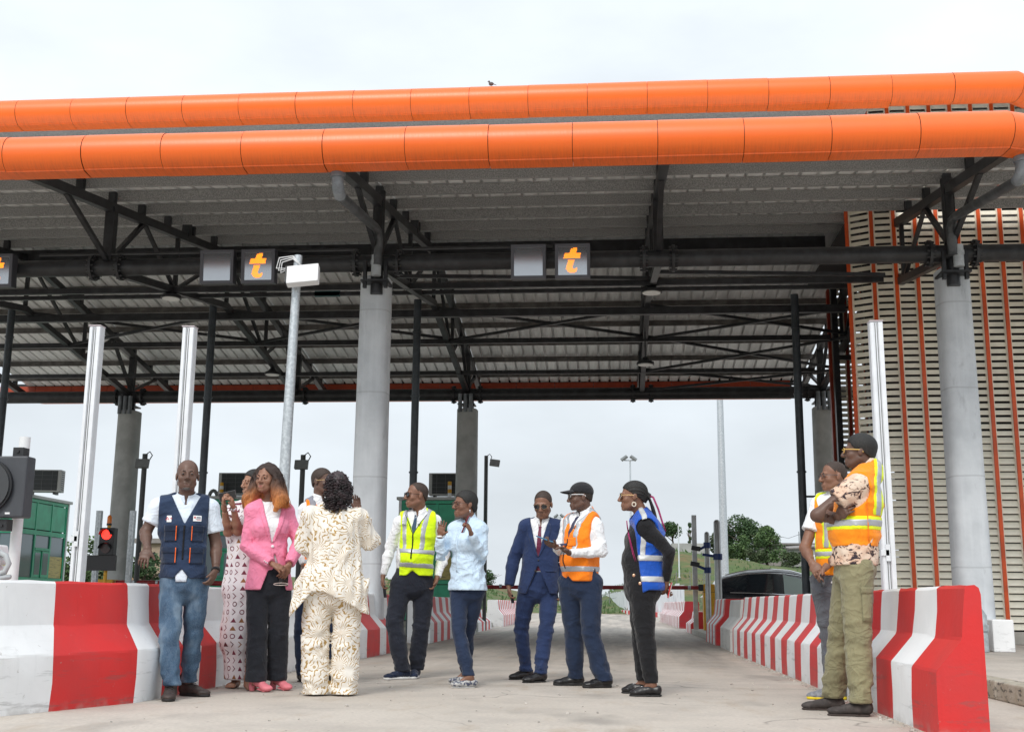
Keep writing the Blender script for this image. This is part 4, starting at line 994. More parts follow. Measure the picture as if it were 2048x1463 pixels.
# ---------------- LED lane signs
M_LED = mat('amber_led', (1.0, .26, .01), .4, emit=1.5)
def led_mat():
    t = NT('led_glass', 0.12); t.p.inputs['Metallic'].default_value = 0.85
    dots = t.voro(170, vec=t.map((1, 0, 1)), rnd=0.0)
    t.col(t.ramp(dots, [(0.2, (0.36, 0.37, 0.39)), (0.45, (0.55, 0.57, 0.60))])); return t.m
M_LEDG = led_mat()
def led_sign(x, lit, label):
    e = empty('lane_sign', (x, 16.80, 5.73)); e.rotation_euler = (R(4.5), 0, 0); tag(e, label, 'sign', 'lane signs on the pipe beam')
    w = .26
    b = MB(); b.box((-w, -.02, -w), (w, .13, w)); b.build('housing', mat('sign_housing', (.045, .045, .055), .5), e, bevel=.006)
    b = MB(); fr = .045; y0, y1 = -.045, -.0205
    b.box((-w, y0, w-fr), (w, y1, w)); b.box((-w, y0, -w), (w, y1, -w+fr)); b.box((-w, y0, -w+fr+.0005), (-w+fr, y1, w-fr-.0005)); b.box((w-fr, y0, -w+fr+.0005), (w, y1, w-fr-.0005)); b.build('frame', mat('sign_frame', (.09, .09, .105), .45), e)
    b = MB(); b.box((-w+fr, -.026, -w+fr), (w-fr, -.0204, w-fr)); b.build('screen', M_LEDG, e)
    for k in (-1, 1): b = MB(); b.bar((k*.12, .1, .05), (k*.12, .32, .12), .04); b.build('bracket', M_BLACK, e)
    if lit:
        poly = [[(-.02, .19), (.075, .205), (.055, .12), (.125, .12), (.11, .04), (-.135, .04), (-.115, .12), (-.045, .12)],
                [(-.065, .012), (.03, .012), (-.005, -.10), (.02, -.125), (.075, -.095), (.06, -.16), (.0, -.185), (-.07, -.165), (-.10, -.115)]]
        def inside(u, v):
            for P in poly:
                c = False; j = len(P)-1
                for i in range(len(P)):
                    if (P[i][1] > v) != (P[j][1] > v) and u < (P[j][0]-P[i][0])*(v-P[i][1])/(P[j][1]-P[i][1])+P[i][0]: c = not c
                    j = i
                if c: return True
            return False
        b = MB(); st = .0115
        for iu in range(-20, 21):
            for iv in range(-20, 21):
                u, v = iu*st+.005, iv*st
                if inside(u, v): b.box((u-.0042, -.031, v-.0042), (u+.0042, -.0265, v+.0042))
        tag(b.build('lit_letter', M_LED, e), kind='stuff')
    return e
led_sign(-6.02, False, 'blank lane sign left of the amber letter sign nearest the antenna box')
led_sign(-5.375, True, 'amber letter t lane sign nearest the antenna box')
led_sign(-1.245, False, 'blank lane sign near the middle of the pipe beam')
led_sign(-.585, True, 'amber letter t lane sign near the middle of the pipe beam')
led_sign(-9.54, True, 'amber letter t lane sign cut off at the left edge')
# ---------------- high bay lamps
def lamp(x, y, z, zt, label):
    e = empty('high_bay_lamp', (x, y, z)); tag(e, label, 'lamp', 'high bay lamps under the canopy')
    b = MB(); b.tube([(0, 0, 0), (0, 0, .05), (0, 0, .09), (0, 0, .16)], .17, 24, rs=[.185, .18, .10, .05]); b.build('housing', M_BLK, e, angle=35)
    b = MB(); b.tube([(0, 0, -.012), (0, 0, -.0005)], .155, 24); b.build('lens', mat('lamp_lens', (.75, .76, .72), .3), e)
    b = MB(); b.tube([(0, 0, .16), (0, 0, zt-z)], .015, 6); b.build('rod', M_BLK, e)
lamp(.68, 19.82, 6.04, 6.22, 'high bay lamp in front at the right of the lane'); lamp(.68, 24.2, 5.66, 6.4, 'small high bay lamp deeper under the right bay')
lamp(-7.9, 19.75, 6.04, 6.22, 'high bay lamp below the amber sign at left'); lamp(-7.9, 26.15, 5.90, 6.15, 'small high bay lamp behind the galvanised pole')
b = MB(); b.box((-.24, -.03, -.1), (.24, .03, .1)); o = b.build('equipment_box', mat('teal_box', (.03, .10, .10), .5)); o.location = (-5.36, 21.0, 6.47); tag(o, 'small dark green box hung under the canopy beside the white antenna box', 'box')
# ---------------- bird on the upper eave
e = empty('bird', (-2.13, 19.45, 9.797)); e.scale = (.72, .72, .72); tag(e, 'small grey bird perched on the upper orange eave', 'bird')
M_BIRD = mat('grey_plumage', (.12, .11, .11), .8, var=.2)
b = MB(); b.sphere((0, 0, .075), .05, 14, 8, sc=(1.3, .85, .95)); b.sphere((-.055, 0, .135), .027, 12, 7); b.add([(.04, -.02, .08), (.04, .02, .08), (.13, .015, .04), (.13, -.015, .04), (.04, 0, .06)], [(0, 1, 2, 3), (0, 3, 4), (1, 4, 2), (3, 2, 4), (0, 4, 1)]); b.add([(-.08, -.006, .137), (-.08, .006, .137), (-.105, 0, .13), (-.08, 0, .128)], [(0, 1, 2), (0, 2, 3), (1, 3, 2)]); b.build('body', M_BIRD, e, smooth=True)
for k in (-1, 1): b = MB(); b.tube([(0, k*.015, 0), (0, k*.015, .04)], .005, 5); b.build('leg', M_BIRD, e)

# ================================================================== BLACK CAR (side on, nose to the right)
car = empty('parked_car', (2.35, 32.9, 0)); tag(car, 'glossy black crossover car seen from its side in the next lane', 'car')
M_CAR = mat('black_car_paint', (0.008, 0.010, 0.016), 0.22, spec=.6, coat=1.0)
M_CGL = mat('tinted_glass', (0.02, 0.025, 0.03), 0.04, spec=.9)
M_CHROME = mat('chrome_trim', (.75, .76, .78), .15, metal=1.0)
def interp(T, x):
    for (a, va), (b_, vb) in zip(T, T[1:]):
        if a <= x <= b_: f = (x-a)/(b_-a); f = f*f*(3-2*f); return va+(vb-va)*f
    return T[0][1] if x < T[0][0] else T[-1][1]
beltT = [(0, .92), (.4, 1.05), (1.2, 1.04), (2.8, .98), (3.4, .95), (4.2, .86), (4.55, .66)]
roofT = [(0.0, .95), (.16, 1.14), (.55, 1.53), (1.2, 1.665), (1.9, 1.70), (2.45, 1.655), (2.95, 1.46), (3.45, 1.12), (3.75, .96), (4.3, .84), (4.55, .67)]
halfT = [(0, .62), (.25, .80), (.8, .90), (2.4, .92), (3.7, .90), (4.3, .78), (4.55, .55)]
X_ = [0.0, .05, .12, .2, .3, .42, .55, .7, .9, 1.1, 1.3, 1.5, 1.75, 2.0, 2.2, 2.4, 2.6, 2.8, 3.0, 3.2, 3.4, 3.55, 3.7, 3.9, 4.1, 4.25, 4.4, 4.5, 4.55]
rings = []
for x in X_:
    hw = interp(halfT, x); zb = interp(beltT, x); zr = max(zb+.005, interp(roofT, x)); tum = .22*min(1, (zr-zb)/.5)
    half = [(hw*.82, .22), (hw*.95, .30), (hw, .50), (hw*1.0, .72), (hw*.985, zb-.08), (hw*.955, zb), (hw*(.955-tum*.45), zb+(zr-zb)*.5), (hw*(.955-tum*.8), zb+(zr-zb)*.82), (hw*(.90-tum), zr-.03*min(1, (zr-zb)*4)), (hw*.4, zr)]
    rings.append([(x, -u, v) for u, v in half]+[(x, u, v) for u, v in reversed(half)])
b = MB(); b.loft(rings); b.build('body', M_CAR, car, angle=50)
def side_quad(x0, x1, lo0, lo1, hi0, hi1, y_off, name, m, s_):
    """panel on the car flank following its surface; lo/hi are fractions between belt and roof"""
    q = MB(); rows = []
    for k in range(7):
        f = k/6; x = x0+(x1-x0)*f; hw = interp(halfT, x); zb = interp(beltT, x); zr = interp(roofT, x); tum = .22*min(1, (zr-zb)/.5); row = []
        for j in range(5):
            v = (lo0+(lo1-lo0)*f)*(1-j/4)+(hi0+(hi1-hi0)*f)*(j/4); z = zb+(zr-zb)*v
            wv = .955-tum*.45*min(1, v*2) if v < .5 else .955-tum*.45-(v-.5)/.32*tum*.35
            row.append((x, s_*-(hw*wv+y_off), z))
        rows.append(row)
    q.loft(rows, closed=False); o = q.build(name, m, car, smooth=True); return o
for s_ in (1, -1):
    side_quad(1.22, 2.02, .08, .06, .80, .80, .004, 'side_window', M_CGL, s_)
    side_quad(2.12, 3.05, .06, .03, .80, .62, .004, 'side_window', mat('daylight_pane_paint', (.30, .37, .35), .05, spec=.9), s_)  # opaque pale colour paints the daylight seen through and off this pane
    side_quad(.66, 1.14, .35, .10, .62, .78, .004, 'side_window', M_CGL, s_)
    q = MB(); q.tube([(x, s_*-(interp(halfT, x)*.957+.006), interp(beltT, x)+.02) for x in (.7, 1.2, 1.8, 2.4, 3.0, 3.2)], .010, 6); q.build('belt_trim', M_CHROME, car)
    q = MB(); q.tube([(x, s_*-(interp(halfT, x)*.74), interp(roofT, x)-.005) for x in (.6, .9, 1.2, 1.8, 2.3, 2.7, 3.0, 3.3)], .016, 6); q.build('roof_rail', M_CHROME, car)
    q = MB(); q.sphere((2.98, s_*-1.0, 1.06), .10, 12, 8, sc=(1.0, .9, .65)); q.build('door_mirror', M_CAR, car, smooth=True)
    for x0, x1 in ((2.06, 2.07), (1.17, 1.18)): side_quad(x0-.03, x1+.03, .0, .0, .84, .84, .007, 'pillar_trim', M_CAR, s_)
    q = MB(); q.tube([(x, s_*-(interp(halfT, x)*(.955-.22*.8)+.004), interp(beltT, x)+(interp(roofT, x)-interp(beltT, x))*.84) for x in (.8, 1.2, 1.7, 2.2, 2.6, 2.9)], .009, 6); q.build('window_trim', M_CHROME, car)
    for hx in (1.3, 2.25): q = MB(); q.bar((hx, s_*-.935, .90), (hx+.2, s_*-.935, .905), .03, .03); q.build('door_handle', M_CHROME, car)
    for wx in (.80, 3.65):
        w_ = MB(); w_.tube([(wx, s_*-.72, .34), (wx, s_*-.93, .34)], .34, 28); wh = w_.build('wheel', M_BLK, car, angle=40)
        w_ = MB(); w_.tube([(wx, s_*-.931, .34), (wx, s_*-.942, .34)], .23, 20); w_.build('rim', M_STEEL, wh, angle=40)
q = MB(); q.loft([[(2.62+.02, -.62, 1.53), (2.62+.02, .62, 1.53)], [(3.42+.01, -.74, 1.10), (3.42+.01, .74, 1.10)]], closed=False); q.v = [(v[0]+.02, v[1], v[2]+.012) for v in q.v]; q.build('windscreen', M_CGL, car)
q = MB(); q.loft([[(.58, -.60, 1.45), (.58, .60, 1.45)], [(.17, -.68, 1.10), (.17, .68, 1.10)]], closed=False); q.v = [(v[0]-.02, v[1], v[2]+.012) for v in q.v]; q.build('rear_window', M_CGL, car)
q = MB(); q.add([(.75, -.012, 1.50), (1.0, -.012, 1.575), (.95, 0, 1.62), (.75, 0, 1.56), (.75, .012, 1.50), (1.0, .012, 1.575)], [(0, 1, 2, 3), (4, 3, 2, 5), (0, 3, 4), (1, 5, 2)]); q.build('antenna_fin', M_CAR, car)
for s_ in (1, -1):
    q = MB(); q.cbox((.05, s_*.58, .88), (.1, .2, .12)); q.build('tail_light', mat('tail_lamp', (.35, .01, .01), .2), car)
    q = MB(); q.cbox((4.38, s_*.58, .68), (.14, .22, .1)); q.build('headlight', mat('head_lamp', (.7, .72, .75), .1), car)

# ================================================================== FIGURES: signed-distance modelling with surface nets
UP = np.array([0, 0, 1.0]); HEEL = {'a': 'heel_left', 'b': 'heel_right'}
def nrm(v): v = np.asarray(v, float); return v/np.linalg.norm(v)
def smin(a, b, k):
    h = np.clip(0.5+0.5*(b-a)/k, 0, 1); return b*(1-h)+a*h-k*h*(1-h)
def d_cap(P, a, b, ra, rb):
    ab = b-a; t = np.clip(((P-a)@ab)/max(1e-9, ab@ab), 0, 1); return np.linalg.norm(P-a-t[..., None]*ab, axis=-1)-(ra+(rb-ra)*t)
def d_econe(P, a, b, s, f, r0, r1):
    ab = b-a; L2 = max(1e-9, ab@ab); t = np.clip(((P-a)@ab)/L2, 0, 1); q = P-a-t[..., None]*ab
    u = ab/math.sqrt(L2); s_ = nrm(s-u*(s@u)); f_ = nrm(np.cross(u, s_))
    rw = r0[0]+(r1[0]-r0[0])*t; rd = r0[1]+(r1[1]-r0[1])*t; m = np.minimum(rw, rd)
    return (np.sqrt(((q@s_)/rw)**2+((q@f_)/rd)**2+((q@u)/m)**2)-1)*m
def d_ell(P, c, B, r):
    q = (P-c)@np.array(B).T/np.array(r); l = np.linalg.norm(q, axis=-1); return (l-1)*min(r)*0.5+(l-1)*0.5*np.mean(r)
class Field:
    def __init__(s, lo, hi, h):
        s.lo = np.array(lo, float); s.h = h; s.n = np.ceil((np.array(hi)-s.lo)/h).astype(int)+2
        s.D = np.full(s.n, 1.0, np.float32)
    def sub(s, lo, hi):
        a = np.clip(np.floor((np.array(lo)-s.lo)/s.h).astype(int), 0, s.n); b = np.clip(np.ceil((np.array(hi)-s.lo)/s.h).astype(int)+1, 0, s.n)
        if np.any(b <= a): return None, None
        ax = [s.lo[i]+s.h*np.arange(a[i], b[i]) for i in range(3)]
        P = np.stack(np.meshgrid(*ax, indexing='ij'), -1)
        return (slice(a[0], b[0]), slice(a[1], b[1]), slice(a[2], b[2])), P
    def add(s, fn, lo, hi, k=0.02):
        m = k+3*s.h; sl, P = s.sub(np.array(lo)-m, np.array(hi)+m)
        if sl is None: return
        s.D[sl] = smin(s.D[sl], fn(P), k) if k > 0 else np.minimum(s.D[sl], fn(P))
    def cap(s, a, b, ra, rb, k=0.02):
        a, b = np.array(a, float), np.array(b, float); r = max(ra, rb); s.add(lambda P: d_cap(P, a, b, ra, rb), np.minimum(a, b)-r, np.maximum(a, b)+r, k)
    def econe(s, a, b, sd, r0, r1, k=0.03):
        a, b = np.array(a, float), np.array(b, float); r = max(*r0, *r1); s.add(lambda P: d_econe(P, a, b, np.array(sd, float), None, r0, r1), np.minimum(a, b)-r, np.maximum(a, b)+r, k)
    def ell(s, c, B, r, k=0.02):
        c = np.array(c, float); R_ = max(r); s.add(lambda P: d_ell(P, c, B, r), c-R_, c+R_, k)
    def cut(s, fn, lo=None, hi=None, k=0.0):
        """subtract"""
        lo = s.lo if lo is None else lo; hi = s.lo+s.h*s.n if hi is None else hi
        sl, P = s.sub(lo, hi)
        if sl is None: return
        d = -fn(P); s.D[sl] = np.maximum(s.D[sl], d) if k <= 0 else -smin(-s.D[sl], -d, k)
    def grid(s): return s.sub(s.lo, s.lo+s.h*(s.n-1))[1]
    def keep(s, fn):       # intersect
        P = s.grid(); s.D[:P.shape[0], :P.shape[1], :P.shape[2]] = np.maximum(s.D[:P.shape[0], :P.shape[1], :P.shape[2]], fn(P))
    def noise(s, fn, band=0.05):
        idx = np.argwhere(np.abs(s.D) < band)
        P = s.lo+idx*s.h; s.D[idx[:, 0], idx[:, 1], idx[:, 2]] += fn(P).astype(np.float32)
    def clone(s, off=0.0):
        c = Field.__new__(Field); c.lo, c.h, c.n, c.D = s.lo, s.h, s.n, s.D-off; return c
    def val(s, p):
        q = (np.asarray(p)-s.lo)/s.h; i = np.floor(q).astype(int)
        if np.any(i < 0) or np.any(i >= s.n-1): return 1.0
        f = q-i; c = s.D[i[0]:i[0]+2, i[1]:i[1]+2, i[2]:i[2]+2].astype(float)
        c = c[0]*(1-f[0])+c[1]*f[0]; c = c[0]*(1-f[1])+c[1]*f[1]; return c[0]*(1-f[2])+c[1]*f[2]
    def hit(s, o, d, tmax=0.7, off=0.0):
        """first surface point from o along unit d"""
        t = 0.0; prev = s.val(o)
        while t < tmax:
            t += 0.006; v = s.val(o+d*t)
            if v <= 0 < prev and prev < 0.9: f = prev/(prev-v); return o+d*(t-0.006+0.006*f-off)
            if v <= 0: return o+d*(t-0.003-off)
            prev = v
        return None
    def polys(s):
        D = s.D; D[0], D[-1] = 1, 1; D[:, 0], D[:, -1] = 1, 1; D[:, :, 0], D[:, :, -1] = 1, 1
        S_ = D < 0
        c = [S_[i:S_.shape[0]-1+i, j:S_.shape[1]-1+j, k:S_.shape[2]-1+k] for i in (0, 1) for j in (0, 1) for k in (0, 1)]
        anyv = c[0].copy(); allv = c[0].copy()
        for q in c[1:]: anyv |= q; allv &= q
        cells = np.argwhere(anyv & ~allv)
        if len(cells) == 0: return None, None
        idx = np.full(anyv.shape, -1, np.int32); idx[cells[:, 0], cells[:, 1], cells[:, 2]] = np.arange(len(cells))
        V = np.zeros((len(cells), 3)); N = np.zeros(len(cells))
        corner = [(i, j, k) for i in (0, 1) for j in (0, 1) for k in (0, 1)]
        val = {q: D[cells[:, 0]+q[0], cells[:, 1]+q[1], cells[:, 2]+q[2]] for q in corner}
        for q in corner:
            for ax in range(3):
                if q[ax]: continue
                r = list(q); r[ax] = 1; r = tuple(r); a, b = val[q], val[r]; m = (a < 0) != (b < 0)
                t = np.where(m, a/np.where(m, a-b, 1), 0); p = np.tile(np.array(q, float), (len(cells), 1)); p[:, ax] = t
                V[m] += p[m]; N[m] += 1
        V = s.lo+s.h*(cells+V/N[:, None])
        F = []
        for ax in range(3):
            o1, o2 = [(1, 2), (2, 0), (0, 1)][ax]
            sl0 = [slice(1, -1)]*3; sl1 = [slice(1, -1)]*3; sl0[ax] = slice(0, -1); sl1[ax] = slice(1, None)
            a, b = S_[tuple(sl0)], S_[tuple(sl1)]; e = np.argwhere(a != b)
            if not len(e): continue
            inside = a[e[:, 0], e[:, 1], e[:, 2]]
            e = e.copy(); off = np.ones(3, int); off[ax] = 0; e += off
            def ci(d1, d2):
                g = e.copy(); g[:, o1] += d1; g[:, o2] += d2; return idx[g[:, 0], g[:, 1], g[:, 2]]
            q = np.stack([ci(-1, -1), ci(0, -1), ci(0, 0), ci(-1, 0)], 1); q[~inside] = q[~inside][:, ::-1]; F.append(q)
        return V, np.concatenate(F)
    def mesh(s, name, mats, extra=(), smooth=0):
        V, F = s.polys()
        if V is None: return None
        for _ in range(smooth):
            A = np.zeros_like(V); C_ = np.zeros(len(V))
            for a, b in ((0, 1), (1, 2), (2, 3), (3, 0)):
                for q, r in ((a, b), (b, a)):
                    C_ += np.bincount(F[:, q], minlength=len(V))
                    for ax in range(3): A[:, ax] += np.bincount(F[:, q], V[F[:, r], ax], minlength=len(V))
            V = V*.45+.55*A/C_[:, None]
        for e in extra:
            V2, F2 = e.polys()
            if V2 is not None: F = np.concatenate([F, F2+len(V)]); V = np.concatenate([V, V2])
        me = bpy.data.meshes.new(name); me.vertices.add(len(V)); me.vertices.foreach_set('co', V.astype(np.float32).ravel())
        me.loops.add(F.size); me.loops.foreach_set('vertex_index', F.astype(np.int32).ravel())
        me.polygons.add(len(F)); me.polygons.foreach_set('loop_start', np.arange(0, F.size, 4, dtype=np.int32)); me.polygons.foreach_set('loop_total', np.full(len(F), 4, np.int32))
        me.polygons.foreach_set('use_smooth', np.ones(len(F), bool))
        for mm in (mats if isinstance(mats, (list, tuple)) else [mats]): me.materials.append(mm)
        me.update(calc_edges=True); me.validate(); return me
def folds(seed, amp, freq=26.0, stretch=(1, 1, 1)):
    """cloth relief: a few broad swells plus sharp crease ridges"""
    r = np.random.default_rng(seed); K = r.normal(size=(7, 3))*freq*np.array(stretch); ph = r.uniform(0, 6.28, 7); K2 = r.normal(size=(7, 3))*freq*0.45
    def fn(P):
        o = 0
        for i in range(7):
            w = np.sin((P@K[i]+ph[i]+1.8*np.sin(P@K2[i]+ph[6-i]))*(.5 if i < 5 else .6))
            o = o-(((1-np.abs(w))**2.2)*1.5-.46 if i < 5 else w*.45)
        return o*amp*.78
    return fn

def facing(a): a = R(a); return np.array([-math.sin(a), -math.cos(a), 0.0])
def skinmat(name, c, rough=0.48):
    t = NT(name, rough)
    n = t.noise(9, 4); t.col(t.ramp(n, [(0.35, tuple(x*0.86 for x in c)), (0.65, tuple(x*1.12 for x in c))]))
    t.p.inputs['Subsurface Weight'].default_value = 0.12; t.p.inputs['Subsurface Radius'].default_value = (0.012, 0.005, 0.003); t.p.inputs['Subsurface Scale'].default_value = 0.6
    t.p.inputs['Specular IOR Level'].default_value = 0.45; t.bump(t.noise(240, 2), 0.06, 0.002); return t.m
def fabric(name, c, var=0.10, weave=420, rough=0.85, wr=0.12, scale=5.0):
    t = NT(name, rough); n = t.noise(scale, 4); t.col(t.ramp(n, [(0.35, tuple(x*(1-var) for x in c)), (0.65, tuple(min(1, x*(1+var)) for x in c))]))
    t.p.inputs['Sheen Weight'].default_value = 0.15; t.p.inputs['Specular IOR Level'].default_value = 0.25
    n1 = t.noise(5.5, 2, t.map((1, 1, 1.5), rot=(.4, .5, 0)), dist=.8); n2 = t.noise(9.0, 1, t.map((1.4, 1.4, .7), rot=(-.3, .6, .4)), dist=1.0)
    cr = [t.math('POWER', t.math('SUBTRACT', 1.0, t.math('MULTIPLY', t.math('ABSOLUTE', t.math('SUBTRACT', q, .5)), 3.0)), 5.0) for q in (n1, n2)]
    hh = t.math('ADD', t.math('ADD', t.math('MULTIPLY', t.noise(weave, 1), 0.06), t.math('MULTIPLY', t.noise(16, 3), .35)), t.math('ADD', cr[0], t.math('MULTIPLY', cr[1], .7)))
    t.bump(hh, min(1, wr*1.7), 0.02); return t.m
SK_D = skinmat('deep_brown_skin', (0.125, 0.068, 0.049)); SK_M = skinmat('brown_skin', (0.225, 0.110, 0.070)); SK_L = skinmat('warm_brown_skin', (0.33, 0.17, 0.11))
M_EYE = mat('eye_white', (0.36, 0.32, 0.29), 0.3); M_IRIS = mat('dark_iris', (0.012, 0.008, 0.006), 0.1); M_BROW = mat('brow_hair', (0.008, 0.007, 0.006), 0.8)
M_LIPD = mat('dark_lips', (0.13, 0.055, 0.05), 0.4); M_LIPP = mat('pink_lips', (0.45, 0.10, 0.14), 0.35); M_LIPW = mat('brown_lips', (0.17, 0.06, 0.05), 0.35)
M_HAIR = mat('black_hair', (0.012, 0.011, 0.010), 0.6, var=0.4, vscale=90, bump=0.5, bscale=160)
M_STUB = mat('cropped_hair', (0.028, 0.020, 0.016), 0.8, var=0.4, vscale=120, bump=0.4, bscale=220)
M_GREYHAIR = mat('grey_stubble', (0.10, 0.09, 0.085), 0.8, var=0.5, vscale=140, bump=0.3, bscale=220)
M_METALG = mat('gold_metal', (0.75, 0.52, 0.25), 0.25, metal=1.0); M_SILV = mat('silver_metal', (0.72, 0.72, 0.74), 0.25, metal=1.0)
M_DLENS = mat('sunglass_lens', (0.012, 0.013, 0.017), 0.05, spec=.8)
M_REFL = mat('reflective_tape', (0.44, 0.455, 0.48), 0.42, metal=0.25, var=0.06, vscale=12)

class Person:
    def __init__(s, key, label, skin, group=None, head_pitch=0.0, head_roll=0.0, build=1.0, female=False, belly=0.0, headscale=1.0, lips=None, mouth=0.0, shw=.90):
        d = PEOPLE[key]; s.key = key; s.J = {k: np.array(v) for k, v in d['J'].items()}; J = s.J
        mid_ = (J['sa']+J['sb'])/2
        for q_ in ('sa', 'sb'): J[q_] = mid_+(J[q_]-mid_)*shw+np.array([0, 0, -.008])
        s.root = empty('person', (d['loc'][0], d['loc'][1], 0), d['rz']); tag(s.root, label, 'person')
        s.loc = np.array([*d['loc'], 0]); s.rz = d['rz']; s.skin = skin; s.build = build; s.female = female; s.belly = belly
        s.f = facing(d['tyaw']); s.s = np.array([-s.f[1], s.f[0], 0.0])     # s: towards the figure's left (image right when facing us)
        if (J['sb']-J['sa'])@s.s < 0: s.s = -s.s
        s.fy = d['fy']; s.pel = (J['hipa']+J['hipb'])/2; s.nk = J['neck']; s.sh = (J['sa']+J['sb'])/2; s.u = nrm(s.nk-s.pel)
        hf = facing(d['yaw']); hp = R(head_pitch); s.hF = hf*math.cos(hp)+UP*math.sin(hp); s.hS = np.array([-hf[1], hf[0], 0.0]); 
        hu = np.cross(s.hS, s.hF); s.hU = hu if hu[2] > 0 else -hu
        if head_roll:
            c_, s_ = math.cos(R(head_roll)), math.sin(R(head_roll)); a, b = s.hS*c_+s.hU*s_, s.hU*c_-s.hS*s_; s.hS, s.hU = a, b
        s.hc = J['head']; s.hs = headscale; s.mouth = mouth; s.lips = lips or M_LIPD
        s.lo = np.min([v for v in J.values()], 0)-.24; s.hi = np.max([v for v in J.values()], 0)+.26; s.lo[2] = -.02
        s.fields = {}
    # --- frames
    def H(s, x, y, z): return s.hc+(s.hS*x+s.hF*y+s.hU*z)*s.hs          # head frame: side, front, up
    def hloc(s, P): q = (P-s.hc)/s.hs; return q@s.hS, q@s.hF, q@s.hU
    def tloc(s, P): q = P-s.nk; return q@s.s, q@s.f, q[..., 2]           # torso frame from the pit of the neck
    def emit(s, name, F, m, parent=None, extra=(), smooth=1):
        me = F.mesh(name, m, extra, 0 if extra else smooth)
        if me is None: return None
        return link(name, me, parent or s.root)
    def mb(s, name, b, m, parent=None, **k): return b.build(name, m, parent or s.root, **k)
    # --- torso primitives
    def torso(s, F, o=0.0, k=0.04, low=None, sh=True):
        J, b = s.J, s.build; pel, nk, shm = s.pel, s.nk, s.sh
        wst = pel*0.55+shm*0.45; ch = pel*0.22+shm*0.78-UP*.01
        wr = .118 if s.female else .132
        hw = max(.045, np.linalg.norm((J['hipb']-J['hipa'])@s.s)*.5)
        F.econe(pel-UP*.03, wst, s.s, (.158*b+o, .118*b+o), (wr*b+o+s.belly*.5, .104*b+o+s.belly*.5), k)
        F.econe(wst, ch, s.s, (wr*b+o+s.belly*.4, .104*b+o+s.belly*.5), (.158*b+o, .118*b+o), k)
        F.econe(ch, shm-UP*.03, s.s, (.158*b+o, .118*b+o), (.135*b+o, .088*b+o), k)
        if s.belly: F.ell(wst+s.f*.05-UP*.03, (s.s, s.f, UP), (.13*b+o, .10*b+o+s.belly*.5, .15), k)
        if s.female:
            for q in (-1, 1): F.ell(ch+s.f*.082+s.s*q*.066-UP*.015, (s.s, s.f, UP), (.066+o, .062+o, .066+o), k)
        if sh:
            for q in 'ab':
                p = J['s'+q]; F.cap(nk-UP*.03-s.f*.02, p-UP*.004, .050*b+o, .050*b+o, k)
                F.cap(nk+UP*.018-s.f*.022, p+UP*.012+(nk-p)*.30, .036+o*.8, .040*b+o*.8, k)
                F.cap(p-UP*.006, p-UP*.03+(shm-p)*.2, .053*b+o, .056*b+o, k)
    def arm(s, F, q, o0=0.0, o1=0.0, o2=0.0, k=0.025, upto=1.0, fore=True):
        J, b = s.J, s.build; S0, E0, W0 = J['s'+q], J['e'+q], J['w'+q]; g = .88 if s.female else 1.0
        E1 = S0+(E0-S0)*upto
        F.cap(S0, E1, .053*b*g+o0, (.053+(.041-.053)*upto)*b*g+o1, k)
        if fore:
            M = E0*.68+W0*.32; F.cap(E0, M, .041*b*g+o1, .040*b*g+o1*.6+o2*.4, k); F.cap(M, W0, .040*b*g+o1*.6+o2*.4, .027*g+o2, k)
    def leg(s, F, q, r=(.088, .06, .038), o=0.0, k=0.03, end=None):
        J, b = s.J, s.build; Hh, K, A = J['hip'+q], J['k'+q], J['an'+q]
        end = A if end is None else end
        F.cap(Hh, K, r[0]*b+o, r[1]*b+o, k); F.cap(K, end, r[1]*b+o, r[2]+o, k)
    # --- hand: palm, four fingers, thumb
    def hand(s, F, q, curl=25, spread=6, palm=None, thumb=30, tcurl=15, sc=1.0, side=None):
        J = s.J; W0, H0 = J['w'+q], J['h'+q]; d = nrm(H0-W0); sc *= (.92 if s.female else 1.0)
        n = np.array(palm, float) if palm is not None else np.cross(d, s.s); n = nrm(n-d*(n@d))   # palm normal: fingers curl towards n
        t = np.cross(n, d)                                                                    # across the palm
        if side is not None and t@np.array(side, float) < 0: t = -t
        k0 = W0+d*.085*sc
        F.econe(W0, W0+d*.05*sc, t, (.030*sc, .020*sc), (.040*sc, .017*sc), .012); F.econe(W0+d*.045*sc, k0, t, (.040*sc, .017*sc), (.041*sc, .013*sc), .012)
        cu = curl if isinstance(curl, (list, tuple)) else [curl]*4
        s.tips = []
        for i, (off, ln) in enumerate(((.030, .072), (.010, .080), (-.010, .075), (-.029, .060))):
            p = k0+t*off*sc-d*.004; a = R(cu[i]*.5); sp = R(spread*(off/.03)); dd = d*math.cos(sp)+t*math.sin(sp); lens = (.45*ln*sc, .32*ln*sc, .26*ln*sc)
            for j, L_ in enumerate(lens):
                v = nrm(dd*math.cos(a)+n*math.sin(a)); e = p+v*L_; F.cap(p, e, (.0092-.0008*j)*sc, (.0086-.0009*j)*sc, .004); p = e; a += R(cu[i])
            s.tips.append(p)
        b0 = W0+d*.028*sc+t*.026*sc; a = R(thumb); v = nrm(d*math.cos(a)+t*math.sin(a)+n*.25); e = b0+v*.038*sc; F.cap(b0, e, .0125*sc, .0105*sc, .012)
        v2 = nrm(v+n*math.tan(R(tcurl))+d*.2); F.cap(e, e+v2*.034*sc, .0103*sc, .0085*sc, .004)
        return W0+d*.10*sc+n*.022*sc, d, n, t
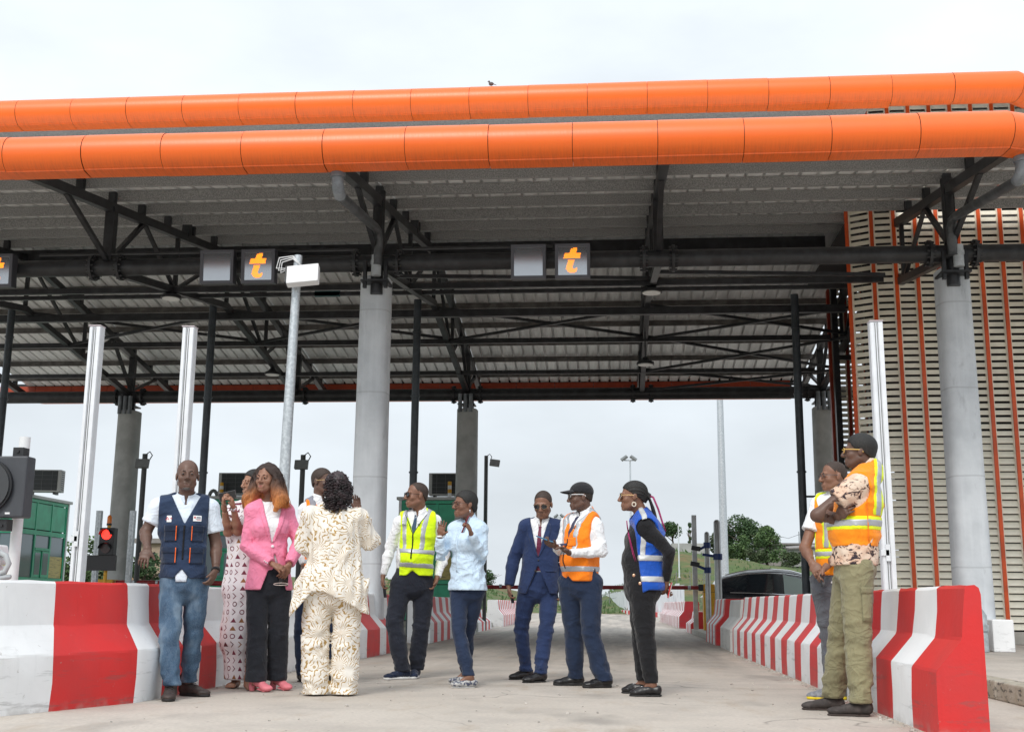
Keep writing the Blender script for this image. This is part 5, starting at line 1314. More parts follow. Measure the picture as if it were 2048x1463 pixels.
    # --- head sdf
    def head(s, F, k=0.018):
        B = (s.hS, s.hF, s.hU); q = s.hs; H = s.H
        F.ell(H(0, -.014, .034), B, (.0745*q, .0955*q, .083*q), k)
        F.ell(H(0, .022, -.028), B, (.0625*q, .070*q, .082*q), k)
        F.ell(H(0, .034, -.078), B, (.047*q, .050*q, .036*q), k)
        F.ell(H(0, .072, -.100), B, (.022*q, .017*q, .016*q), k)
        for e in (-1, 1):
            F.ell(H(e*.043, .056, -.030), B, (.022*q, .022*q, .022*q), k)
            F.cap(H(e*.047, -.005, -.056), H(e*.032, .045, -.086), .019*q, .017*q, k)
            F.ell(H(e*.0755, -.010, -.008), (s.hS, nrm(s.hF+s.hU*.25), nrm(s.hU-s.hF*.25)), (.0085*q, .0175*q, .029*q), .006)
        F.cap(H(-.036, .081, .016), H(.036, .081, .016), .0115*q, .0115*q, .012)
        for e in (-1, 1): F.cut(lambda P, e=e: d_ell(P, H(e*.031, .103, -.002), B, (.019*q, .018*q, .0125*q)), H(e*.031, .1, 0)-.05, H(e*.031, .1, 0)+.05, .010)
        for e in (-1, 1):
            F.ell(H(e*.031, .083, -.002), B, (.0150*q, .0125*q, .0120*q), .004); F.cut(lambda P, e=e: d_ell(P, H(e*.031, .098, -.0035), B, (.0125*q, .012*q, .0046*q)), H(e*.031, .09, 0)-.04, H(e*.031, .09, 0)+.04, .002)
        F.cap(H(0, .092, .006), H(0, .110, -.033), .0085*q, .0128*q, .009); 
        for e in (-1, 1): F.ell(H(e*.0135, .100, -.038), B, (.0095*q, .011*q, .008*q), .006)
        zc = -.071-s.mouth*.2
        F.cap(H(-.019, .085, zc+.005), H(.019, .085, zc+.005), .0078*q, .0078*q, .010); F.cap(H(-.016, .085, zc-.007-s.mouth), H(.016, .085, zc-.007-s.mouth), .0080*q, .0080*q, .010)
        F.cut(lambda P: d_ell(P, H(0, .102, zc-.001-s.mouth*.5), B, (.021*q, .014*q, (.0022+s.mouth*.5)*q)), H(0, .1, zc)-.05, H(0, .1, zc)+.05, .003)
        F.cap(H(0, -.026, -.045), s.nk-s.f*.015+UP*.015, .053*q*s.build**.5*(.88 if s.female else 1), .058*s.build*(.86 if s.female else 1), .025)
    def body(s, hands=None, feet=False, h=0.0115, ao=-.012):
        F = Field(s.lo, s.hi, h); s.torso(F, -.013)
        for q in 'ab': s.arm(F, q, ao, ao, ao*.3); s.leg(F, q, (.070, .045, .036))
        hands = hands or {}; s.grip = {}; extra = []
        for q in 'ab':
            w, e = s.J['w'+q], s.J['e'+q]; ax = nrm(w-e); G = Field(np.minimum(w, s.J['h'+q])-.13, np.maximum(w, s.J['h'+q])+.13, .0053); s.arm(G, q, ao, ao, ao*.3); s.grip[q] = s.hand(G, q, **hands.get(q, {}))
            G.keep(lambda P, w=w, ax=ax: -((P-w)@ax)-.035); extra.append(G)
            F.cut(lambda P, w=w, ax=ax: np.maximum(np.linalg.norm(P-w, axis=-1)-.13, -((P-w)@ax)-.028), w-.15, w+.15)
        if feet == 'in':
            for i, q in enumerate('ab'):
                fd = facing(s.fy[i]); hl = s.J[HEEL[q]]; F.cap(hl+UP*.065+fd*.03, s.J['an'+q]+UP*.02, .024, .032, .02); F.cap(s.J['an'+q]+UP*.01, hl+UP*.048+fd*.13, .028, .020, .02)
        elif feet:
            for i, q in enumerate('ab'):
                fd = facing(s.fy[i]); hl = s.J[HEEL[q]]; G = Field(np.minimum(hl, hl+fd*.25)-.08, np.maximum(hl, hl+fd*.25)+.12, .0055); s.leg(G, q); G.cap(hl+UP*.04+fd*.03, s.J['an'+q], .032, .036, .02); G.econe(hl+UP*.035+fd*.04, hl+UP*.028+fd*.20, np.cross(fd, UP), (.034, .032), (.042, .020), .02)
                for j in range(5): p = hl+UP*.018+fd*(.21-abs(j-1.2)*.006)+np.cross(fd, UP)*(j-2)*.017; G.cap(p, p+fd*.028, .010, .009, .006)
                extra.append(G)
        G = Field(np.minimum(s.hc, s.nk)-.15, np.maximum(s.hc, s.nk)+.15, .0046); s.head(G); extra.append(G)
        g_ = .88 if s.female else 1; F.cap(s.H(0, -.026, -.045), s.nk-s.f*.015+UP*.015, .053*s.hs*s.build**.5*g_-.0025, .058*s.build*g_*.98-.0015, .03)
        s.FH = G
        s.F = F
        o = s.emit('body', F, s.skin, extra=extra); s.bodyo = o
        B = (s.hS, s.hF, s.hU)
        for e in (-1, 1):
            b = MB(); c = s.H(e*.031, .0835, -.003); b.sphere((0, 0, 0), .0105*s.hs, 14, 8)
            fr = nrm(s.hF); vv = []; mi = []
            b.v = [tuple(c+np.array(p)) for p in b.v]
            for f in b.f: cc = np.mean([b.v[i] for i in f], 0)-c; mi.append(1 if cc@fr > .0058*s.hs else 0)
            b.mi = mi; s.mb('eye', b, [M_EYE, M_IRIS], smooth=True)
            b = MB(); b.tube([s.H(e*.014, .0935, .0150), s.H(e*.031, .0925, .0205), s.H(e*.046, .081, .0155)], .003, 6, rs=[.0028, .0034, .0016]); s.mb('eyebrow', b, M_BROW, smooth=True)
        zc = -.071-s.mouth*.2
        L = Field(s.H(0, .09, -.075)-.05, s.H(0, .09, -.075)+.05, .0035)
        L.cap(s.H(-.017, .0868, zc+.0045), s.H(.017, .0868, zc+.0045), .0064*s.hs, .0064*s.hs, .004); L.cap(s.H(-.013, .0868, zc-.0075-s.mouth), s.H(.013, .0868, zc-.0075-s.mouth), .0072*s.hs, .0072*s.hs, .004)
        L.cut(lambda P: d_ell(P, s.H(0, .102, zc-.001-s.mouth*.5), B, (.021, .014, .0022+s.mouth*.5)), k=.002)
        s.emit('lips', L, s.lips)
        return o
    # --- hair
    def short_hair(s, o=0.005, m=None, front=(.078, .066), back=(-.09, -.055), h=.005, fade=0.0):
        F = Field(s.hc-.17, s.hc+.17, h); B = (s.hS, s.hF, s.hU); q = s.hs
        F.ell(s.H(0, -.014, .034), B, ((.0745+o)*q, (.0955+o)*q, (.083+o)*q), .01)
        F.ell(s.H(0, -.03, -.01), B, ((.066+o*.6)*q, (.072+o*.6)*q, .075*q), .015)
        sl = (front[1]-back[1])/(front[0]-back[0])
        def clip(P):
            x, y, z = s.hloc(P); line = back[1]+(y-back[0])*sl; 
            line = np.where(np.abs(x) > .045, line-.02*np.clip((np.abs(x)-.045)/.03, 0, 1)*(y < .055)*(y > .01), line)
            return (line-z)*.8
        F.keep(clip); return s.emit('hair', F, m or M_STUB)
    def glasses(s, frame, lens=None, r=.021, shape=1.0, thick=.0022, z=0.0, temple=None):
        g = MB(); H = s.H
        for e in (-1, 1):
            ring = [H(e*.0325+math.cos(a)*r*1.15, .1035-abs(math.cos(a)*r*1.15*(.35 if math.cos(a)*e > 0 else .1)), z-.003+math.sin(a)*r*shape*.86) for a in [2*math.pi*i/18 for i in range(19)]]
            g.tube([tuple(p) for p in ring], thick, 6)
            if lens is not None:
                l = MB(); c = H(e*.0325, .101, z-.003); l.v = [tuple(c)]+[tuple(p) for p in ring[:-1]]; l.f = [(0, 1+i, 1+(i+1) % 18) for i in range(18)]; l.mi = [0]*18; s.mb('lens', l, lens)
            t = MB(); t.tube([tuple(H(e*.058, .092, z+.004)), tuple(H(e*.074, .05, z+.004)), tuple(H(e*.0795, -.005, z+.002)), tuple(H(e*.078, -.028, z-.012))], .0026 if temple is None else .004, 6); s.mb('temple', t, temple or frame)
        g.tube([tuple(H(-.010, .104, z+.003)), tuple(H(0, .112, z+.006)), tuple(H(.010, .104, z+.003))], thick, 6)
        s.mb('glasses', g, frame, smooth=True)
    # --- garments
    def trousers(s, m, r=(.098, .074, .066), hem=.065, waist=None, seed=1, amp=.0045, k=.035, name='trousers', flare=0.0, h=.0115, break_=True, crease=False, low_crotch=.0):
        F = Field(s.lo, [s.hi[0], s.hi[1], s.pel[2]+.35], h); J, b = s.J, s.build
        F.econe(s.pel-UP*.05, s.pel+UP*.20, s.s, (.168*b, .130*b), (.146*b+s.belly*.5, .120*b+s.belly*.5), k)
        if s.belly: F.ell(s.pel*.55+s.sh*.45+s.f*.05-UP*.03, (s.s, s.f, UP), (.135*b, .105*b+s.belly*.5, .15), k)
        F.ell(s.pel-s.f*.055-UP*.045, (s.s, s.f, UP), (.135*b, .095*b, .11), k)
        for q in 'ab':
            Hh, K, A = J['hip'+q], J['k'+q], J['an'+q]; A = A+UP*(hem-.085)-UP*.02
            F.cap(Hh-UP*.02, K, r[0]*b, r[1]*b, k if q == 'a' else .012); F.cap(K, A, r[1]*b, r[2], .012)
        wz = s.pel[2]+.13 if waist is None else waist
        r_ = np.random.default_rng(seed); fo = folds(seed, amp, 24, (1.0, 1.0, 1.6)); fo2 = folds(seed+9, amp*.9, 40, (.6, .6, 2.2))
        kz = (J['ka'][2]+J['kb'][2])/2
        def nz(P):
            z = P[..., 2]; w1 = np.exp(-((z-kz)/.16)**2)*.8+np.exp(-((z-hem-.06)/.10)**2)*(1.3 if break_ else .3)+np.exp(-((z-s.pel[2]+.06)/.10)**2)*.7+.25
            return fo(P)*w1+fo2(P)*w1*.6
        F.noise(nz); F.keep(lambda P: np.maximum(P[..., 2]-wz, hem-P[..., 2])); s.fields['trousers'] = F
        return s.emit(name, F, m)
    def shirt(s, m, o=.014, sleeve='long', hem=None, name='shirt', seed=3, amp=.004, so=.016, cuff=.010, neck_r=.062, vneck=None, h=.0105, upto=.62, flare=0.0, k=.04):
        F = Field(s.lo, s.hi, h); s.torso(F, o, k); J = s.J
        F.cap(s.nk-UP*.05, s.nk+UP*.012, .068*s.build+o*.4, .062*s.build+o*.3, .03)
        if flare: F.econe(s.pel*.6+s.sh*.4, s.pel-UP*.12, s.s, (.14*s.build+o, .11*s.build+o), (.17*s.build+o+flare, .14*s.build+o+flare), .05)
        for q in 'ab':
            if sleeve == 'long': s.arm(F, q, so, so, cuff, .014)
            elif sleeve == 'short': s.arm(F, q, so+.006, so+.016, 0, .03, upto, False)
        hz = s.pel[2]-.02 if hem is None else hem
        fo = folds(seed, amp, 22, (1, 1, 1.3)); fo2 = folds(seed+5, amp*.8, 46, (1, 1, 1))
        E = [J['ea'], J['eb']]
        def nz(P):
            w = .45+1.2*sum(np.exp(-np.sum((P-e)**2, -1)/.012) for e in E)+.6*np.exp(-((P[..., 2]-s.pel[2]-.12)/.12)**2); return (fo(P)+.6*fo2(P))*w
        F.noise(nz)
        x0 = s.nk
        def clip(P):
            x, y, z = s.tloc(P); d = hz-P[..., 2]
            armz = np.minimum(np.linalg.norm(P-J['wa'], axis=-1), np.linalg.norm(P-J['wb'], axis=-1)) if sleeve == 'long' else np.full(P.shape[:-1], 1.0)
            # hems only cut the trunk, not a hanging sleeve
            near = np.minimum(d_cap(P, J['ea'], J['wa'], .075, .07), d_cap(P, J['eb'], J['wb'], .075, .07)) if sleeve == 'long' else np.full(P.shape[:-1], 1.0)
            return np.where(near < 0, -1.0, d)
        F.keep(clip)
        for q in 'ab':   # cut sleeve ends square
            if sleeve == 'long':
                a, w = J['e'+q], J['w'+q]; u_ = nrm(w-a); F.cut(lambda P, w=w, u_=u_: np.maximum(np.linalg.norm(P-w-u_*.055, axis=-1)-.085, -((P-w)@u_)-.012), w-.16, w+.16)
            elif sleeve == 'short':
                a, e = J['s'+q], J['e'+q]; u_ = nrm(e-a); c = a+(e-a)*upto; F.cut(lambda P, c=c, u_=u_: np.maximum(np.linalg.norm(P-c-u_*.09, axis=-1)-.12, -((P-c)@u_)), c-.22, c+.22)
        F.cut(lambda P: d_cap(P, s.nk+UP*.02-s.f*.02, s.hc-s.hU*.03, neck_r, neck_r), s.nk-.2, s.nk+.25)
        if vneck: s.vcut(F, *vneck)
        s.fields[name] = F
        return s.emit(name, F, m)
    def vcut(s, F, depth, wtop, round_=0.0):
        al = math.atan2(wtop, depth)
        def v(P):
            x, y, z = s.tloc(P); return np.maximum(np.abs(x)*math.cos(al)-(z+depth)*math.sin(al), -y)
        F.cut(v, s.nk-np.array([.3, .3, depth+.02]), s.nk+np.array([.3, .3, .15]))
    def collar(s, m, r=.073, hgt=.050, gap=.5, parent=None):
        F = Field(s.nk-.14, s.nk+.16, .006)
        ax = nrm(s.hc-s.hU*.06-s.nk); c = s.nk-s.f*.016+UP*.016
        F.add(lambda P: d_cap(P, c-ax*.02, c+ax*(hgt+.02), r*s.build*1.06, r*s.build*.93), c-.14, c+.14, 0)
        F.cut(lambda P: d_cap(P, c-ax*.04, c+ax*(hgt+.09), r*s.build-.008, r*s.build*.86-.006))
        def clip(P):
            q = P-c; a = q@ax; y = q@s.f; x = np.abs(q@s.s); top = hgt-.022*np.clip(y/.07, -.4, 1); bot = -.012-.052*np.clip(y/.07, -.2, 1)
            d = np.maximum(a-top, bot-a); g = np.where(y > 0, gap*(a+.035)*.35+.003-x, -1); return np.maximum(d, g)
        F.keep(clip); return s.emit('collar', F, m, parent)
    def vest(s, m, o=.036, hem=None, vdepth=.20, vw=.075, name='safety_vest', seed=4, amp=.003, arm_r=.078, open_w=0.0, h=.0095, belly=0.0, hemcurve=0.0, shx=-.022):
        F = Field(np.array([*s.lo[:2], s.pel[2]-.2]), s.hi, h); s.torso(F, o, .045); J = s.J
        F.noise(folds(seed, amp, 20, (1, 1, 1.6)))
        for q in 'ab':
            p, e = J['s'+q], J['e'+q]; out = nrm((p-s.sh)-UP*((p-s.sh)@UP)) if np.linalg.norm((p-s.sh)[:2]) > .02 else s.s
            p0 = p+out*(.040+shx)-UP*.055; F.cut(lambda P, p0=p0, e=e: d_cap(P, p0, p0+(nrm(e-p)*.12+out*.05-UP*.03), arm_r*.9, arm_r*1.05), p-.32, p+.32, .012)
        for q in 'ab':
            p = s.J['s'+q]; out = nrm((p-s.sh)*np.array([1, 1, 0])); F.keep(lambda P, p=p, out=out: (P-p)@out-(.028+shx))
        hz = s.pel[2]-.02 if hem is None else hem
        def clip(P):
            x, y, z = s.tloc(P); return (hz+hemcurve*np.clip(1-np.abs(x)/.06, 0, 1)*(y > 0))-P[..., 2]
        F.keep(clip)
        F.cut(lambda P: d_cap(P, s.nk-UP*.02-s.f*.03, s.hc-s.hU*.05, .076, .085), s.nk-.2, s.nk+.25)
        s.vcut(F, vdepth, vw)
        if open_w:
            F.cut(lambda P: np.maximum(np.abs(s.tloc(P)[0])-open_w, -s.tloc(P)[1]))
        s.fields[name] = F
        return s.emit(name, F, m)
    def band(s, fname, cond, m, parent, off=.004, name='reflective_stripe'):
        F = s.fields[fname].clone(off); F.keep(cond); return s.emit(name, F, m, parent, smooth=3)
    def patch(s, fname, u0, u1, v0, v1, m, name, parent=None, off=.004, nu=8, nv=8, dirv=None, shape=None, thick=.0, org=None):
        """thin piece laid on a garment: u along the figure's side axis, v height below the neck pit, projected along dirv"""
        F = s.fields[fname]; d = -s.f if dirv is None else nrm(dirv); sd = s.s if dirv is None else nrm(np.cross(UP, -d)); 
        if dirv is not None and sd@s.s < 0 and abs(sd@s.s) > .3: sd = -sd
        o_ = s.nk if org is None else np.array(org); b = MB(); rows = []
        for j in range(nv+1):
            row = []; fv = j/nv; v = v0+(v1-v0)*fv
            ua, ub = (u0, u1) if shape is None else shape(fv)
            for i in range(nu+1):
                u = ua+(ub-ua)*i/nu; p = F.hit(o_-d*.34+sd*u+UP*v, d, .68, off)
                if p is None: p = row[-1] if row else (rows[-1][i] if rows else o_+sd*u+UP*v)
                row.append(p)
            rows.append(row)
        b.loft([[tuple(p) for p in r_] for r_ in rows], closed=False)
        ob = b.build(name, m, parent or s.root, smooth=True)
        if thick:
            md = ob.modifiers.new('solid', 'SOLIDIFY'); md.thickness = thick; md.offset = 0
        return ob
    def tie(s, fname, m, u=.0, v0=-.02, v1=-.36, w0=.012, w1=.036, drift=0.0):
        def shp(f):
            w = (w0*1.5-(w0*.5)*f/.1) if f < .1 else w0+(w1-w0)*((f-.1)/.8) if f < .9 else w1*(1-(f-.9)/.1)+.002
            c = u+drift*f; return (c-w, c+w)
        return s.patch(fname, 0, 0, v0, v1, m, 'necktie', off=.007, nu=5, nv=18, shape=shp, thick=.004)
    def text(s, word, size, p, right, up_, m, name='lettering', parent=None):
        cu = bpy.data.curves.new(name, 'FONT'); cu.body = word; cu.size = size; cu.align_x = 'CENTER'; cu.align_y = 'CENTER'; cu.extrude = .0004; cu.resolution_u = 2
        tmp = bpy.data.objects.new(name, cu); COL.objects.link(tmp); dg = bpy.context.evaluated_depsgraph_get(); me = bpy.data.meshes.new_from_object(tmp.evaluated_get(dg)); bpy.data.objects.remove(tmp)
        me.materials.clear(); me.materials.append(m); o = link(name, me, parent or s.root)
        x = Vector(right).normalized(); y = Vector(up_).normalized(); z = x.cross(y); M = Matrix((x, y, z)).transposed().to_4x4(); M.translation = Vector(p); o.matrix_local = M; return o
    # --- shoes
    def shoes(s, upper, sole, kind='oxford', L_=.285, extra=None):
        for i, q in enumerate('ab'):
            fd = facing(s.fy[i]); sd = np.cross(fd, UP); hl = s.J[HEEL[q]]; a = s.J['an'+q]; z0 = 0.0
            def T(x, y, z): return hl+fd*(y-.035)+sd*x+UP*z
            lift = .055 if kind == 'pump' else (.022 if kind in ('sneaker', 'boot', 'oxford', 'loafer') else .012)
            F = Field(np.minimum(hl-.14, hl+fd*L_-.14), np.maximum(hl+.14, hl+fd*L_+.14)+UP*.06, .0055)
            w = .040 if kind in ('pump', 'flat') else .046
            F.econe(T(0, .045, lift+.030), T(0, .12, lift*.8+.032), sd, (w*.84, .034), (w*.92, .034), .02)
            F.econe(T(0, .12, lift*.8+.030), T(0, L_-.055, .012+.020), sd, (w*.92, .036), (w*1.02, .024), .02)
            F.ell(T(0, L_-.05, .030), (sd, fd, UP), (w*1.02, .055, .026), .02)
            if kind == 'boot': F.cap(T(0, .06, .05), T(0, .055, .135), .046, .047, .02); F.cap(T(0, .09, .07), T(0, .19, .045), .036, .034, .02)
            elif kind in ('oxford', 'sneaker'): F.cap(T(0, .06, .05), T(0, .06, .085), .040, .037, .02); F.cap(T(0, .10, .065), T(0, .19, .045), .032, .030, .02)
            elif kind == 'loafer': F.cap(T(0, .05, .045), T(0, .05, .06), .036, .035, .015); F.cap(T(0, .17, .05), T(0, .2, .042), .034, .034, .02)
            if kind in ('pump', 'flat', 'loafer'): F.cut(lambda P: d_ell(P, T(0, .105, lift+.095), (sd, fd, UP), (.036, .080, .058)), k=.006)
            F.keep(lambda P: .006+np.clip(((P-T(0, 0, 0))@fd-.16)*-.35, 0, lift-.006 if kind == 'pump' else .004)-P[..., 2])
            F.noise(folds(11+i, .0012, 60))
            o = s.emit('shoe', F, upper)
            G = Field(np.minimum(hl-.14, hl+fd*L_-.14)-UP*.0, np.maximum(hl+.14, hl+fd*L_+.14), .0055); G.lo[2] = -.012
            if kind == 'pump':
                G.econe(T(0, .125, .022), T(0, L_-.05, .006), sd, (.034, .006), (.042, .006), .01); G.add(lambda P: d_econe(P, T(0, .045, .004), T(0, .042, .05), sd, None, (.020, .022), (.030, .026)), hl-.1, hl+.16, .01)
            else:
                t = {'boot': .024, 'sneaker': .026, 'oxford': .014, 'loafer': .016, 'flat': .006}[kind]
                G.econe(T(0, .045, t*.5), T(0, .12, t*.5), sd, (w*.82, t), (w*.80, t), .02); G.econe(T(0, .12, t*.5), T(0, L_-.05, t*.5), sd, (w*.80, t), (w*.98, t), .02); G.ell(T(0, L_-.05, t*.5), (sd, fd, UP), (w*.99, .055, t), .01)
                if kind == 'loafer': G.econe(T(0, .03, .014), T(0, .075, .014), sd, (.036, .02), (.036, .02), .005)
                G.keep(lambda P: np.maximum(P[..., 2]-(t+.001), -P[..., 2]))
            G.keep(lambda P: .0005-P[..., 2]); s.emit('sole', G, sole, o)
            if kind in ('boot', 'oxford', 'sneaker') and extra is not None:
                b = MB()
                for j in range(4):
                    c = T(0, .125+j*.022, .108-j*.012 if kind == 'boot' else .098-j*.010); b.tube([tuple(c-sd*.022-UP*.004), tuple(c+UP*.003), tuple(c+sd*.022-UP*.004)], .003, 6)
                s.mb('laces', b, extra, o)
    def world(s, p):
        c, sn = math.cos(s.rz), math.sin(s.rz); return np.array([s.loc[0]+c*p[0]-sn*p[1], s.loc[1]+sn*p[0]+c*p[1], p[2]])
    def held(s, name, label, cat, c, right, up_, size, m, m2=None, group=None, screen=True, face=None):
        """a phone-like slab held in a hand: top-level thing at the hand"""
        o = empty(name, tuple(s.world(c))); tag(o, label, cat, group)
        rot = Matrix.Rotation(s.rz, 3, 'Z'); x = rot @ Vector(right).normalized(); y = rot @ Vector(up_).normalized(); z = x.cross(y).normalized(); y = z.cross(x)
        M = Matrix((x, y, z)).transposed()
        b = MB(); w, l, t = size; b.cbox((0, 0, 0), (w, l, t), M); bo = b.build('case', m, o, bevel=.003)
        if screen: b = MB(); b.cbox(M @ Vector((0, 0, t/2+.0006)), (w*.92, l*.95, .001), M); b.build('screen', m2 or M_DLENS, o)
        return o
